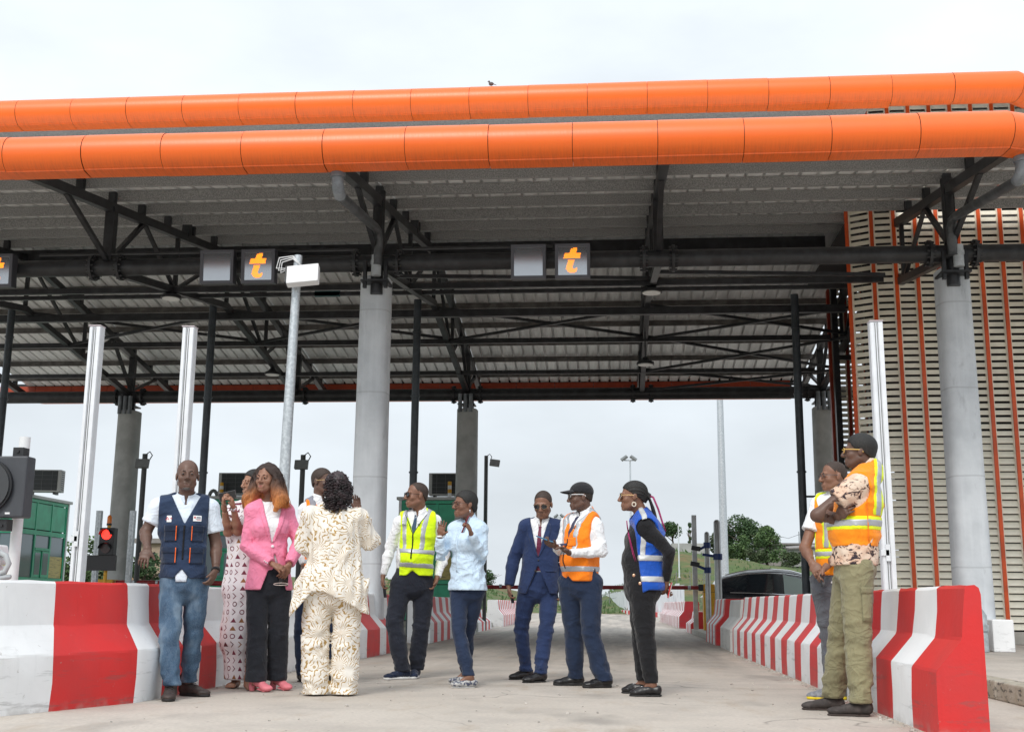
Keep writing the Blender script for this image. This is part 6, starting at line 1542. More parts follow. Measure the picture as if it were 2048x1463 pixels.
PEOPLE = {
  'navy': {'loc': (-3.349, 9.019), 'rz': 0.3556, 'yaw': 0, 'tyaw': 0, 'fy': [4, -48], 'J': {'head': (-0.022, -0.0, 1.694), 'neck': (-0.021, 0.02, 1.505), 'sa': (-0.245, 0.02, 1.447), 'sb': (0.181, 0.02, 1.452), 'ea': (-0.311, 0.02, 1.243), 'wa': (-0.282, -0.16, 1.113), 'ha': (-0.32, -0.24, 0.959), 'eb': (0.23, 0.04, 1.155), 'wb': (0.234, -0.08, 0.961), 'hb': (0.198, -0.12, 0.848), 'hipa': (-0.084, -0.0, 0.87), 'hipb': (0.1, 0.0, 0.872), 'heel_left': (-0.042, -0.166, 0.0), 'ana': (-0.045, -0.221, 0.085), 'ka': (-0.079, -0.14, 0.471), 'heel_right': (0.042, 0.166, 0.0), 'anb': (0.082, 0.129, 0.085), 'kb': (0.095, 0.044, 0.467)}},
  'dress': {'loc': (-3.172, 10.075), 'rz': 0.305, 'yaw': 60, 'tyaw': 40, 'fy': [15, -10], 'J': {'head': (0.007, -0.0, 1.742), 'neck': (-0.014, 0.03, 1.572), 'sa': (-0.173, 0.05, 1.495), 'sb': (0.118, -0.05, 1.495), 'ea': (-0.186, -0.12, 1.303), 'wa': (-0.228, -0.28, 1.512), 'ha': (-0.24, -0.34, 1.591), 'eb': (-0.102, -0.16, 1.311), 'wb': (-0.148, -0.3, 1.496), 'hb': (-0.173, -0.36, 1.592), 'hipa': (-0.084, 0.0, 0.878), 'hipb': (0.055, -0.0, 0.88), 'heel_left': (-0.042, 0.125, 0.0), 'ana': (-0.056, 0.072, 0.085), 'ka': (-0.073, 0.007, 0.435), 'heel_right': (0.042, -0.125, 0.0), 'anb': (0.052, -0.179, 0.085), 'kb': (0.065, -0.119, 0.439)}},
  'pink': {'loc': (-2.933, 9.855), 'rz': 0.2892, 'yaw': 30, 'tyaw': -5, 'fy': [-45, -40], 'J': {'head': (-0.044, -0.0, 1.757), 'neck': (-0.009, 0.03, 1.563), 'sa': (-0.186, 0.0, 1.488), 'sb': (0.163, 0.04, 1.499), 'ea': (-0.186, -0.03, 1.178), 'wa': (0.041, -0.2, 1.026), 'ha': (0.132, -0.22, 0.994), 'eb': (0.251, 0.02, 1.218), 'wb': (0.173, -0.16, 1.021), 'hb': (0.112, -0.17, 0.909), 'hipa': (-0.076, 0.0, 0.876), 'hipb': (0.111, -0.0, 0.878), 'heel_left': (-0.087, -0.079, 0.0), 'ana': (-0.048, -0.118, 0.085), 'ka': (-0.061, -0.08, 0.446), 'heel_right': (0.087, 0.079, 0.0), 'anb': (0.123, 0.037, 0.085), 'kb': (0.111, -0.005, 0.444)}},
  'vest4': {'loc': (-2.782, 10.954), 'rz': 0.2487, 'yaw': -50, 'tyaw': -30, 'fy': [-30, -40], 'J': {'head': (0.013, 0.0, 1.85), 'neck': (-0.003, -0.01, 1.659), 'sa': (-0.15, 0.0, 1.59), 'sb': (0.198, 0.06, 1.593), 'ea': (-0.188, 0.02, 1.29), 'wa': (-0.126, -0.06, 1.056), 'ha': (-0.103, -0.08, 0.941), 'eb': (0.345, -0.05, 1.366), 'wb': (0.345, -0.12, 1.563), 'hb': (0.342, -0.14, 1.651), 'hipa': (-0.089, 0.0, 0.92), 'hipb': (0.134, 0.0, 0.922), 'heel_left': (-0.118, 0.074, 0.0), 'ana': (-0.091, 0.026, 0.085), 'ka': (-0.124, -0.013, 0.463), 'heel_right': (0.118, -0.074, 0.0), 'anb': (0.154, -0.116, 0.085), 'kb': (0.137, -0.081, 0.466)}},
  'cream': {'loc': (-2.233, 9.365), 'rz': 0.2341, 'yaw': 165, 'tyaw': 178, 'fy': [178, 170], 'J': {'head': (-0.019, 0.0, 1.636), 'neck': (-0.029, -0.0, 1.466), 'sa': (-0.23, 0.0, 1.406), 'sb': (0.198, 0.0, 1.406), 'ea': (-0.257, 0.06, 1.161), 'wa': (-0.16, 0.2, 1.088), 'ha': (-0.106, 0.26, 1.14), 'eb': (0.272, 0.1, 1.219), 'wb': (0.172, 0.26, 1.391), 'hb': (0.152, 0.3, 1.51), 'hipa': (-0.124, 0.0, 0.844), 'hipb': (0.102, -0.0, 0.846), 'heel_left': (-0.113, 0.004, -0.0), 'ana': (-0.115, 0.059, 0.085), 'ka': (-0.139, 0.06, 0.422), 'heel_right': (0.113, -0.004, 0.0), 'anb': (0.103, 0.05, 0.085), 'kb': (0.106, 0.055, 0.423)}},
  'yellow': {'loc': (-1.983, 11.701), 'rz': 0.1679, 'yaw': 68, 'tyaw': 18, 'fy': [62, 12], 'J': {'head': (-0.003, -0.0, 1.785), 'neck': (0.027, 0.03, 1.607), 'sa': (-0.176, -0.0, 1.517), 'sb': (0.2, 0.05, 1.54), 'ea': (-0.254, 0.04, 1.255), 'wa': (-0.314, -0.04, 0.976), 'ha': (-0.32, -0.05, 0.879), 'eb': (0.288, 0.1, 1.204), 'wb': (0.221, -0.0, 0.968), 'hb': (0.183, -0.02, 0.864), 'hipa': (-0.135, -0.0, 0.93), 'hipb': (0.093, 0.03, 0.933), 'heel_left': (-0.041, -0.119, 0.0), 'ana': (-0.09, -0.145, 0.085), 'ka': (-0.187, -0.087, 0.523), 'heel_right': (0.041, 0.119, 0.0), 'anb': (0.03, 0.066, 0.085), 'kb': (0.073, 0.018, 0.495)}},
  'blue': {'loc': (-1.274, 10.804), 'rz': 0.1174, 'yaw': 62, 'tyaw': 38, 'fy': [74, 78], 'J': {'head': (-0.102, 0.0, 1.619), 'neck': (-0.063, 0.03, 1.461), 'sa': (-0.201, 0.06, 1.401), 'sb': (0.053, -0.06, 1.401), 'ea': (-0.314, -0.02, 1.141), 'wa': (-0.324, -0.12, 1.317), 'ha': (-0.303, -0.15, 1.432), 'eb': (0.07, -0.1, 1.141), 'wb': (-0.042, -0.25, 1.339), 'hb': (-0.07, -0.29, 1.425), 'hipa': (-0.145, 0.03, 0.873), 'hipb': (0.01, -0.03, 0.874), 'heel_left': (0.014, -0.261, 0.0), 'ana': (-0.039, -0.276, 0.085), 'ka': (-0.136, -0.131, 0.475), 'heel_right': (-0.014, 0.261, 0.0), 'anb': (-0.068, 0.25, 0.085), 'kb': (-0.066, 0.104, 0.452)}},
  'suit': {'loc': (-0.75, 11.631), 'rz': 0.0644, 'yaw': 14, 'tyaw': 8, 'fy': [55, 52], 'J': {'head': (0.047, -0.03, 1.688), 'neck': (0.032, 0.01, 1.513), 'sa': (-0.146, -0.0, 1.477), 'sb': (0.226, 0.03, 1.472), 'ea': (-0.238, 0.03, 1.16), 'wa': (-0.283, -0.04, 0.887), 'ha': (-0.277, -0.06, 0.791), 'eb': (0.275, 0.05, 1.145), 'wb': (0.24, -0.0, 0.878), 'hb': (0.23, -0.02, 0.781), 'hipa': (-0.098, -0.0, 0.899), 'hipb': (0.118, 0.02, 0.901), 'heel_left': (-0.065, 0.216, 0.0), 'ana': (-0.11, 0.185, 0.085), 'ka': (-0.164, 0.075, 0.457), 'heel_right': (0.065, -0.216, 0.0), 'anb': (0.022, -0.25, 0.085), 'kb': (0.079, -0.133, 0.473)}},
  'cap': {'loc': (-0.179, 10.901), 'rz': 0.0164, 'yaw': 76, 'tyaw': 52, 'fy': [84, 66], 'J': {'head': (-0.132, -0.0, 1.699), 'neck': (-0.1, 0.02, 1.539), 'sa': (-0.26, 0.1, 1.461), 'sb': (0.019, -0.07, 1.432), 'ea': (-0.319, 0.06, 1.214), 'wa': (-0.349, -0.17, 1.23), 'ha': (-0.415, -0.22, 1.254), 'eb': (0.058, -0.13, 1.185), 'wb': (-0.233, -0.28, 1.172), 'hb': (-0.281, -0.32, 1.206), 'hipa': (-0.236, 0.03, 0.927), 'hipb': (-0.039, -0.03, 0.927), 'heel_left': (-0.125, 0.107, 0.0), 'ana': (-0.18, 0.101, 0.085), 'ka': (-0.201, 0.062, 0.479), 'heel_right': (0.125, -0.107, 0.0), 'anb': (0.075, -0.129, 0.085), 'kb': (-0.041, -0.092, 0.484)}},
  'bluevest': {'loc': (0.314, 9.986), 'rz': -0.0315, 'yaw': 86, 'tyaw': 78, 'fy': [88, 86], 'J': {'head': (-0.155, -0.0, 1.622), 'neck': (-0.102, 0.02, 1.459), 'sa': (-0.056, -0.17, 1.371), 'sb': (-0.058, 0.16, 1.397), 'ea': (0.137, -0.2, 1.145), 'wa': (0.114, -0.05, 0.913), 'ha': (0.113, 0.01, 0.841), 'eb': (0.108, 0.22, 1.163), 'wb': (0.102, 0.08, 0.904), 'hb': (0.109, 0.03, 0.833), 'hipa': (-0.088, -0.08, 0.899), 'hipb': (-0.089, 0.08, 0.902), 'heel_left': (0.036, -0.156, 0.0), 'ana': (-0.019, -0.158, 0.085), 'ka': (-0.069, -0.12, 0.509), 'heel_right': (-0.036, 0.156, 0.0), 'anb': (-0.091, 0.152, 0.085), 'kb': (-0.104, 0.114, 0.503)}},
  'grey': {'loc': (1.789, 9.806), 'rz': -0.1805, 'yaw': 66, 'tyaw': 55, 'fy': [80, 75], 'J': {'head': (0.01, -0.0, 1.77), 'neck': (0.039, 0.03, 1.616), 'sa': (-0.123, 0.06, 1.547), 'sb': (0.129, -0.05, 1.535), 'ea': (-0.24, -0.04, 1.187), 'wa': (-0.183, -0.2, 1.057), 'ha': (-0.146, -0.26, 0.989), 'eb': (0.074, -0.05, 1.185), 'wb': (-0.088, -0.22, 1.021), 'hb': (-0.143, -0.27, 0.953), 'hipa': (-0.117, -0.02, 0.935), 'hipb': (0.04, 0.06, 0.938), 'heel_left': (-0.019, -0.008, 0.0), 'ana': (-0.073, -0.017, 0.085), 'ka': (-0.081, -0.024, 0.494), 'heel_right': (0.019, 0.008, 0.0), 'anb': (-0.034, -0.007, 0.085), 'kb': (0.042, 0.019, 0.495)}},
  'pattern': {'loc': (1.647, 8.561), 'rz': -0.19, 'yaw': 92, 'tyaw': 84, 'fy': [88, 86], 'J': {'head': (0.114, 0.0, 1.814), 'neck': (0.153, 0.01, 1.685), 'sa': (0.091, -0.19, 1.566), 'sb': (0.116, 0.16, 1.615), 'ea': (-0.195, -0.24, 1.343), 'wa': (-0.017, -0.1, 1.295), 'ha': (0.065, -0.02, 1.3), 'eb': (-0.183, 0.16, 1.372), 'wb': (-0.055, -0.16, 1.34), 'hb': (-0.006, -0.22, 1.377), 'hipa': (0.051, -0.09, 1.021), 'hipb': (0.018, 0.09, 1.027), 'heel_left': (0.092, -0.205, 0.0), 'ana': (0.037, -0.207, 0.085), 'ka': (0.041, -0.15, 0.528), 'heel_right': (-0.092, 0.205, 0.0), 'anb': (-0.147, 0.202, 0.085), 'kb': (-0.074, 0.144, 0.52)}},
}

# ================================================================== THE PEOPLE
WHT = fabric('white_cotton', (0.80, 0.81, 0.83), .04, wr=.2); LBL = fabric('pale_blue_cotton', (0.58, 0.72, 0.86), .05, wr=.2); LBS = fabric('white_blue_stripe', (0.68, 0.75, 0.84), .05, wr=.15)
NAVYV = fabric('navy_canvas', (0.020, 0.036, 0.078), .15, wr=.15); NAVYT = fabric('navy_wool', (0.016, 0.028, 0.062), .12); INKT = fabric('ink_wool', (0.016, 0.019, 0.030), .12); BLKC = fabric('black_cotton', (0.010, 0.010, 0.012), .15, wr=.15)
SUITB = fabric('blue_suiting', (0.019, 0.035, 0.098), .10); PINK = fabric('pink_linen', (0.84, 0.25, 0.39), .05, wr=.2); CHAR = fabric('charcoal_cloth', (0.018, 0.020, 0.027), .12)
HIY = fabric('fluorescent_yellow', (0.70, 0.95, 0.01), .04, wr=.12); HIO = fabric('fluorescent_orange', (1.0, 0.235, 0.012), .05, wr=.12); HIO2 = fabric('amber_orange_mesh', (1.0, 0.29, 0.012), .05, wr=.12)
BLUV = fabric('cobalt_nylon', (0.010, 0.085, 0.46), .12, rough=.5); KHAKI = fabric('khaki_drill', (0.235, 0.215, 0.125), .14, wr=.2); GREYD = fabric('grey_denim', (0.105, 0.11, 0.125), .15, wr=.2)
LIME = fabric('lime_tape', (0.78, 0.90, 0.02), .03)
TIEN = fabric('navy_silk', (0.025, 0.06, 0.115), .1, rough=.5); TIEB = fabric('burgundy_silk', (0.145, 0.022, 0.055), .1, rough=.5); TIED = fabric('slate_silk', (0.035, 0.038, 0.085), .1, rough=.5)
LEA_B = mat('black_leather', (.014, .013, .014), .35, var=.2, vscale=30); LEA_BR = mat('brown_leather', (.045, .032, .028), .55, var=.25, vscale=20, bump=.2, bscale=80)
SOLE_B = mat('black_rubber', (.016, .015, .015), .7); SOLE_W = mat('white_foam', (.75, .75, .74), .6); KNIT = fabric('navy_knit', (.014, .022, .05), .2, wr=.3)
PPINK = mat('pink_suede', (.72, .20, .24), .6, var=.06); M_ORP = mat('orange_piping', (.95, .16, .02), .6); M_GOLDB = mat('gold_button', (.72, .42, .28), .3, metal=.8)
def jeans():
    t = NT('faded_denim', .85); x, y, z = t.xyz()
    a = t.noise(4.0, 5, t.map((2.2, 2.2, .8))); b = t.noise(260, 1, t.map((1, 1, .3)))
    c = t.ramp(a, [(.36, (.022, .052, .10)), (.5, (.045, .095, .165)), (.66, (.15, .215, .29))])
    t.col(t.mix(t.ramp(b, [(.4, (0, 0, 0)), (.7, (.3, .3, .3))]), c, (.2, .26, .33))); t.bump(t.math('ADD', t.noise(18, 3), t.math('MULTIPLY', b, .2)), .2, .02); return t.m
JEANS = jeans()
def flame_print():
    t = NT('flame_print_satin', .6); x, y, z = t.xyz()
    p = t.comb(x, 0.0, z); vo = t.n.new('ShaderNodeTexVoronoi'); vo.inputs['Scale'].default_value = 4.6; t.l.new(p, vo.inputs['Vector'])
    q = t.n.new('ShaderNodeVectorMath'); q.operation = 'SUBTRACT'; t.l.new(p, q.inputs[0]); t.l.new(vo.outputs['Position'], q.inputs[1])
    qx, qy, qz = t.xyz(q.outputs[0]); ang = t.math('ARCTAN2', qz, qx); rad = vo.outputs['Distance']
    wob = t.noise(20, 1); ang2 = t.math('ADD', t.math('MULTIPLY', ang, 19.0), t.math('MULTIPLY', wob, 16.0))
    line = t.math('SINE', ang2); brk = t.noise(34, 1)
    m = t.math('MULTIPLY', t.ramp(line, [(.55, (0, 0, 0)), (.74, (1, 1, 1))]), t.ramp(brk, [(.36, (0, 0, 0)), (.43, (1, 1, 1))]))
    m = t.math('MULTIPLY', m, t.ramp(rad, [(.16, (0, 0, 0)), (.30, (1, 1, 1))]))
    c = t.mix(m, (.80, .765, .70), (.47, .30, .10)); edge = t.math('MULTIPLY', t.ramp(line, [(.86, (0, 0, 0)), (.95, (1, 1, 1))]), m)
    t.col(t.mix(t.math('MULTIPLY', edge, .45), c, (.30, .18, .06))); t.bump(t.noise(9, 2), .15, .02); return t.m
FLAME = flame_print()
def geo_print():
    t = NT('geometric_print', .7); x, y, z = t.xyz(); p = t.comb(t.math('MULTIPLY', t.math('ARCTAN2', x, t.math('MULTIPLY', y, -1.0)), .16), 0.0, z)
    sc = 15.0; u = t.xyz(t.map((sc, sc, sc), src=p)); fx = t.math('SUBTRACT', t.math('FRACT', u[0]), .5)
    row = t.math('FLOOR', u[2]); fz = t.math('SUBTRACT', t.math('FRACT', u[2]), .5); col = t.math('FLOOR', u[0])
    k = t.math('FRACT', t.math('MULTIPLY', t.math('SINE', t.math('ADD', t.math('MULTIPLY', row, 12.9), t.math('MULTIPLY', col, 78.2))), 437.5))
    ax = t.math('ABSOLUTE', fx); az = t.math('ABSOLUTE', fz)
    tri = t.math('MULTIPLY', t.math('LESS_THAN', t.math('ADD', t.math('MULTIPLY', ax, 1.6), fz), .28), t.math('GREATER_THAN', fz, -.3))
    r2 = t.math('SQRT', t.math('ADD', t.math('MULTIPLY', fx, fx), t.math('MULTIPLY', fz, fz))); ring = t.math('LESS_THAN', t.math('ABSOLUTE', t.math('SUBTRACT', r2, .26)), .06)
    chev = t.math('MULTIPLY', t.math('LESS_THAN', t.math('ABSOLUTE', t.math('SUBTRACT', t.math('ADD', fx, az), .12)), .075), t.math('LESS_THAN', az, .36))
    a = t.math('LESS_THAN', k, .25); b = t.math('LESS_THAN', k, .48)
    m = t.math('ADD', t.math('MULTIPLY', a, tri), t.math('ADD', t.math('MULTIPLY', t.math('SUBTRACT', b, a), ring), t.math('MULTIPLY', t.math('SUBTRACT', 1.0, b), chev)))
    kk = t.math('FRACT', t.math('MULTIPLY', k, 7.3)); c2 = t.ramp(kk, [(0, (.16, .018, .045)), (.55, (.27, .11, .035)), (.8, (.10, .02, .03))], True)
    t.col(t.mix(m, (.74, .70, .72), c2)); t.bump(t.noise(14, 3), .25, .02); return t.m
GEO = geo_print()
def camo():
    t = NT('brush_print_cotton', .8); a = t.noise(17, 5, t.map((1, 1, 1.6)), rough=.65, dist=.9); b = t.noise(7, 3, t.map((1, 1, 1), loc=(3, 1, 2)))
    c = t.mix(t.ramp(b, [(.42, (0, 0, 0)), (.58, (1, 1, 1))]), (.70, .47, .34), (.74, .60, .48)); m = t.ramp(a, [(.545, (0, 0, 0)), (.585, (1, 1, 1))]); c = t.mix(t.ramp(a, [(.50, (0, 0, 0)), (.55, (.7, .7, .7))]), c, (.42, .24, .16))
    t.col(t.mix(m, c, (.030, .018, .026))); return t.m
CAMO = camo()
def strip_z(p, z0, hw, tilt=0.0): return lambda P: np.abs((P[..., 2]-z0)-tilt*((P-p.nk)@p.s))-hw
def strip_x(p, x0, hw, zmin, slope=0.0, front=None):
    def fn(P):
        x, y, z = p.tloc(P); d = np.maximum(np.abs(np.abs(x)-x0-slope*(z+.1))-hw, zmin-P[..., 2]); return d if front is None else np.maximum(d, -y*front)
    return fn

M_FADE = mat('shaved_hair', (0.045, 0.028, 0.021), 0.7, var=0.35, vscale=120)
SK_P = skinmat('mid_brown_skin', (0.27, 0.132, 0.085))
# ---- 1: man in navy work vest
def p_navy():
    p = Person('navy', 'bald man in navy work vest and blue jeans standing by the white wall', SK_D, head_pitch=4, build=1.04, mouth=.004, headscale=1.1)
    p.body({'a': dict(curl=[10, 18, 24, 28], palm=(.25, 1, -.4), side=(1, 0, 0), thumb=48, spread=9), 'b': dict(curl=[30, 38, 42, 44], palm=(-1, .4, 0), side=(0, -1, 0), thumb=25)}, ao=0)
    p.trousers(JEANS, (.098, .078, .068), hem=.10, seed=2, amp=.006)
    sh = p.shirt(LBS, .013, 'short', hem=p.pel[2]+.11, upto=.66, vneck=(.055, .03)); p.collar(LBS)
    zt = p.pel[2]-p.nk[2]; p.patch('trousers', 0, 0, zt+.11, zt-.005, LBS, 'shirt_tail', sh, off=.008, nu=5, nv=5, thick=.004, shape=lambda f: (-.055*(1-.3*f), .055*(1-.3*f)))
    v = p.vest(NAVYV, .034, hem=p.pel[2]+.02, vdepth=.20, vw=.095, name='work_vest', seed=6, amp=.004, arm_r=.074, hemcurve=.07, shx=-.03)
    POCK = fabric('navy_pocket', (.016, .028, .060), .1)
    for u0, u1, v0, v1 in ((-.145, -.055, -.21, -.33), (.055, .145, -.21, -.33), (-.155, -.05, -.375, -.50), (.05, .155, -.375, -.50)):
        p.patch('work_vest', u0, u1, v0-.035, v1, POCK, 'pocket', v, off=.008, thick=.008); p.patch('work_vest', u0-.004, u1+.004, v0, v0-.045, POCK, 'pocket_flap', v, off=.014, thick=.006)
        ue = u1-.004 if u0 < 0 else u0+.004; p.patch('work_vest', ue-.003, ue+.003, v0-.005, v1+.005, M_ORP, 'piping', v, off=.017, nu=1, nv=8, thick=.003)
    p.patch('work_vest', -.006, .006, -.21, -.47, BLKC, 'zip', v, off=.004, nu=1, nv=14, thick=.004)
    b1 = p.patch('work_vest', -.135, -.100, -.135, -.185, M_WHITE, 'badge', v, off=.006, nu=2, nv=2); 
    q = p.fields['work_vest'].hit(p.nk+p.f*.34-p.s*.1175-UP*.16, -p.f, .6, .013); p.text('A+', .04, q, p.s, UP, mat('badge_red', (.62, .02, .03), .5), 'lettering', v)
    p.patch('work_vest', .062, .125, -.130, -.175, M_WHITE, 'name_card', v, off=.006, nu=4, nv=2)
    for u0, u1, v0, v1, mm in ((.068, .082, -.138, -.152, 'red'), (.088, .120, -.140, -.150, 'ink'), (.080, .120, -.156, -.159, 'ink'), (.090, .120, -.163, -.167, 'red')):
        p.patch('work_vest', u0, u1, v0, v1, mat('card_red', (.5, .10, .10), .5) if mm == 'red' else mat('card_ink', (.16, .16, .20), .5), 'printed_mark', v, off=.0085, nu=3, nv=1)
    F = Field(p.hc-.15, p.hc+.15, .005); B = (p.hS, p.hF, p.hU); F.ell(p.H(0, .040, -.086), B, (.045, .050, .030), .01); F.ell(p.H(0, .074, -.104), B, (.023, .017, .015), .01); F.cut(lambda P: d_ell(P, p.H(0, .10, -.071), B, (.024, .04, .018)))
    F.D -= .0015; F.keep(lambda P: (p.hloc(P)[2]+.078)*1.0); p.emit('beard', F, M_GREYHAIR)
    w = p.J['wb']; d = nrm(p.J['wb']-p.J['eb']); b = MB(); b.tube([tuple(w-d*.012), tuple(w+d*.012)], .034, 16); p.mb('wristwatch', b, BLKC, smooth=True)
    p.shoes(LEA_BR, SOLE_B, 'boot', .30, BLKC)
p_navy()

# ---- 2: woman photographing, in the printed robe
def p_dress():
    p = Person('dress', 'woman in white robe with maroon geometric print holding up a phone', SK_L, female=True, build=1.0)
    p.body({'a': dict(curl=[45, 50, 50, 45], palm=(1, .2, 0), side=(0, 1, 0), thumb=20), 'b': dict(curl=[40, 50, 55, 55], palm=(-1, .1, 0), side=(0, -1, 0), thumb=20)}, feet=True, ao=0)
    F = Field(p.lo, p.hi, .010); p.torso(F, .02, .04); c = p.pel
    F.econe(p.sh-UP*.12, c-UP*.05, p.s, (.17, .13), (.20, .16), .06); F.econe(c-UP*.05, np.array([c[0]-.03, c[1], .40]), p.s, (.20, .16), (.175, .15), .05); F.econe(np.array([c[0]-.02, c[1], .45]), np.array([c[0]-.02, c[1], .08]), p.s, (.15, .13), (.13, .11), .04)
    for q in 'ab': F.cap(p.J['s'+q], p.J['s'+q]*.45+p.J['e'+q]*.55, .075, .085, .03)
    F.noise(folds(31, .006, 18, (1.6, 1.6, .5))); F.keep(lambda P: np.maximum(.07-P[..., 2], P[..., 2]-p.nk[2]-.03)); p.emit('robe', F, GEO)
    p.short_hair(.012, M_HAIR)
    w = p.J['wb']; d = nrm(p.J['wb']-p.J['eb']); b = MB(); b.tube([tuple(w-d*.012), tuple(w+d*.010)], .030, 16); p.mb('wristwatch', b, M_SILV, smooth=True)
    g = (p.grip['a'][0]+p.grip['b'][0])/2; p.held('smartphone', 'grey phone held up in two hands beside the pink jacket', 'phone', g+UP*.02+np.array([0, .02, 0]), (1, 0, .25), (-.2, -.25, 1), (.145, .072, .010), mat('grey_phone', (.10, .095, .10), .4), group='phones carried in hand')
p_dress()

# ---- 3: woman in pink blazer
def p_pink():
    p = Person('pink', 'woman with orange tipped hair in pink blazer and black trousers', SK_P, female=True, build=1.0, lips=M_LIPP, head_pitch=2, headscale=1.06, shw=.80)
    p.body({'a': dict(curl=[38, 44, 46, 46], palm=(0, .5, -1), side=(0, -1, .4), thumb=25), 'b': dict(curl=[30, 34, 36, 36], palm=(-.3, 1, 0), side=(-1, 0, 0), thumb=15)}, feet='in')
    p.trousers(CHAR, (.102, .088, .092), hem=.075, seed=5, amp=.0035)
    p.shirt(WHT, .010, None, hem=p.pel[2]+.16, name='top', neck_r=.085)
    # blazer with deep neckline and cut-away front
    G = Field(p.lo, p.hi, .0085); p.torso(G, .016, .04); G.econe(p.pel*.55+p.sh*.45, p.pel-UP*.05, p.s, (.132, .115), (.195, .160), .05)
    for q in 'ab': p.arm(G, q, .016, .020, .022, .014)
    fo, f2 = folds(8, .0045, 24), folds(12, .004, 44)
    G.noise(lambda P: (fo(P)+.6*f2(P))*(.3+1.1*np.exp(-np.sum((P-p.J['ea'])**2, -1)/.012)+1.1*np.exp(-np.sum((P-p.J['eb'])**2, -1)/.012)))
    near = lambda P: np.minimum(d_cap(P, p.J['ea'], p.J['wa'], .08, .075), d_cap(P, p.J['eb'], p.J['wb'], .08, .075))
    hz = p.pel[2]-.06; G.keep(lambda P: np.where(near(P) < 0, -1.0, hz-P[..., 2]))
    for q in 'ab':
        a, w = p.J['e'+q], p.J['w'+q]; u_ = nrm(w-a); G.cut(lambda P, w=w, u_=u_: np.maximum(np.linalg.norm(P-w-u_*.06, axis=-1)-.09, -((P-w)@u_)-.03), w-.17, w+.17)
    G.cut(lambda P: d_cap(P, p.nk-UP*.02-p.f*.02, p.hc, .072, .08), p.nk-.2, p.nk+.25)
    x0 = .02
    def vv(P):
        x, y, z = p.tloc(P); al = math.atan2(.085, .36); return np.maximum(np.abs(x-x0)*math.cos(al)-(z+.37)*math.sin(al), -y)
    G.cut(vv, p.nk-.45, p.nk+.2)
    def open_(P):
        x, y, z = p.tloc(P); return np.where(near(P) < 0, 1, np.maximum(np.maximum(np.abs(x-x0-.03)-np.clip((-.44-z)*.35, 0, .2), -y), z+.44))
    G.cut(open_, p.nk-np.array([.4, .4, .9]), p.nk+.2); p.fields['blazer'] = G; bl = p.emit('blazer', G, PINK)
    for sg in (-1, 1):
        p.patch('blazer', 0, 0, -.02, -.355, PINK, 'lapel', bl, off=.006, nu=5, nv=16, thick=.005, shape=lambda f, sg=sg: ((x0+sg*(.078*(1-f)+.004)), (x0+sg*(.078*(1-f)+.006+.058*math.sin(min(1, f*1.6+.25)*math.pi*.5)*(1-f)**.6))))
    q = G.hit(p.nk+p.f*.34+p.s*.025-UP*.385, -p.f, .6, .004)
    b = MB(); b.sphere(tuple(q), .013, 14, 8, sc=(1, .5, 1)); p.mb('button', b, M_WHITE, bl, smooth=True)
    w = p.J['wa']; d = nrm(p.J['wa']-p.J['ea'])
    for k in range(3):
        b = MB(); b.sphere(tuple(w-d*(.05+.018*k)+np.array([-.012, -.052, -.012])), .006, 8, 6); p.mb('cuff_button', b, M_WHITE, bl, smooth=True)
    # long wavy hair, dark roots to orange tips
    t = NT('ombre_hair', .55); x, y, z = t.xyz(); mz = t.n.new('ShaderNodeMapRange'); mz.inputs[1].default_value = p.hc[2]-.19; mz.inputs[2].default_value = p.hc[2]+.03; t.l.new(t.math('ADD', z, t.math('MULTIPLY', t.noise(9, 3, t.map((3, 3, .5))), .07)), mz.inputs[0])
    c = t.ramp(mz.outputs[0], [(0, (.72, .26, .06)), (.34, (.52, .19, .06)), (.70, (.17, .075, .04)), (1, (.040, .022, .017))]); t.col(t.mix(t.ramp(t.noise(40, 3, t.map((4, 4, .35))), [(.35, (.4, .4, .4)), (.62, (0, 0, 0))]), c, (.05, .028, .02))); t.bump(t.noise(60, 2, t.map((4, 4, .3))), .6, .02)
    O = t.m; B = (p.hS, p.hF, p.hU); F = Field(p.hc-np.array([.29, .24, .36]), p.hc+np.array([.29, .24, .16]), .0068)
    F.ell(p.H(0, -.022, .040), B, (.094, .108, .100), .02)
    for e in (-1, 1):
        F.cap(p.H(e*.074, .004, .05), p.H(e*.094, .0, -.07), .036, .050, .03); F.cap(p.H(e*.085, .004, -.07), p.H(e*.142, .010, -.17), .054, .060, .03); F.cap(p.H(e*.142, .020, -.17), p.H(e*.130, .050, -.26), .056, .020, .03); F.cap(p.H(e*.075, -.06, -.02), p.H(e*.10, -.05, -.19), .05, .05, .03)
    F.cap(p.H(0, -.07, .0), p.H(0, -.085, -.18), .07, .075, .03)
    def hz_(P):
        x, y, z = p.hloc(P); return .012*np.sin(z*60+5*np.sin(x*30)+3*np.sign(x))*.35+.005*np.sin(x*130+5*np.sin(z*22)+y*110)
    F.noise(hz_)
    def face(P):
        x, y, z = p.hloc(P); return np.maximum(np.sqrt((x/.068)**2+((z+.030)/.098)**2)-1, (.010-y)/.1)*.06
    F.cut(face, k=.008); p.emit('hair', F, O)
    b = MB(); rr = random.Random(4)
    for k in range(420):
        e = rr.choice((-1, 1)); x0_, y0_ = e*rr.uniform(.03, .09), rr.uniform(-.07, .03); pts = [p.H(x0_, y0_, .08-rr.random()*.05)]; xx, yy = x0_, y0_
        for j in range(6): xx += e*rr.uniform(-.004, .014); yy += rr.uniform(-.008, .010); pts.append(p.H(xx+e*(.02+.012*j), yy, .04-j*.055+rr.uniform(-.01, .01)))
        b.tube([tuple(q) for q in pts], .0016, 4, rs=[.002]*6+[.0007])
    tag(p.mb('hair_strands', b, O, smooth=True), kind='stuff')
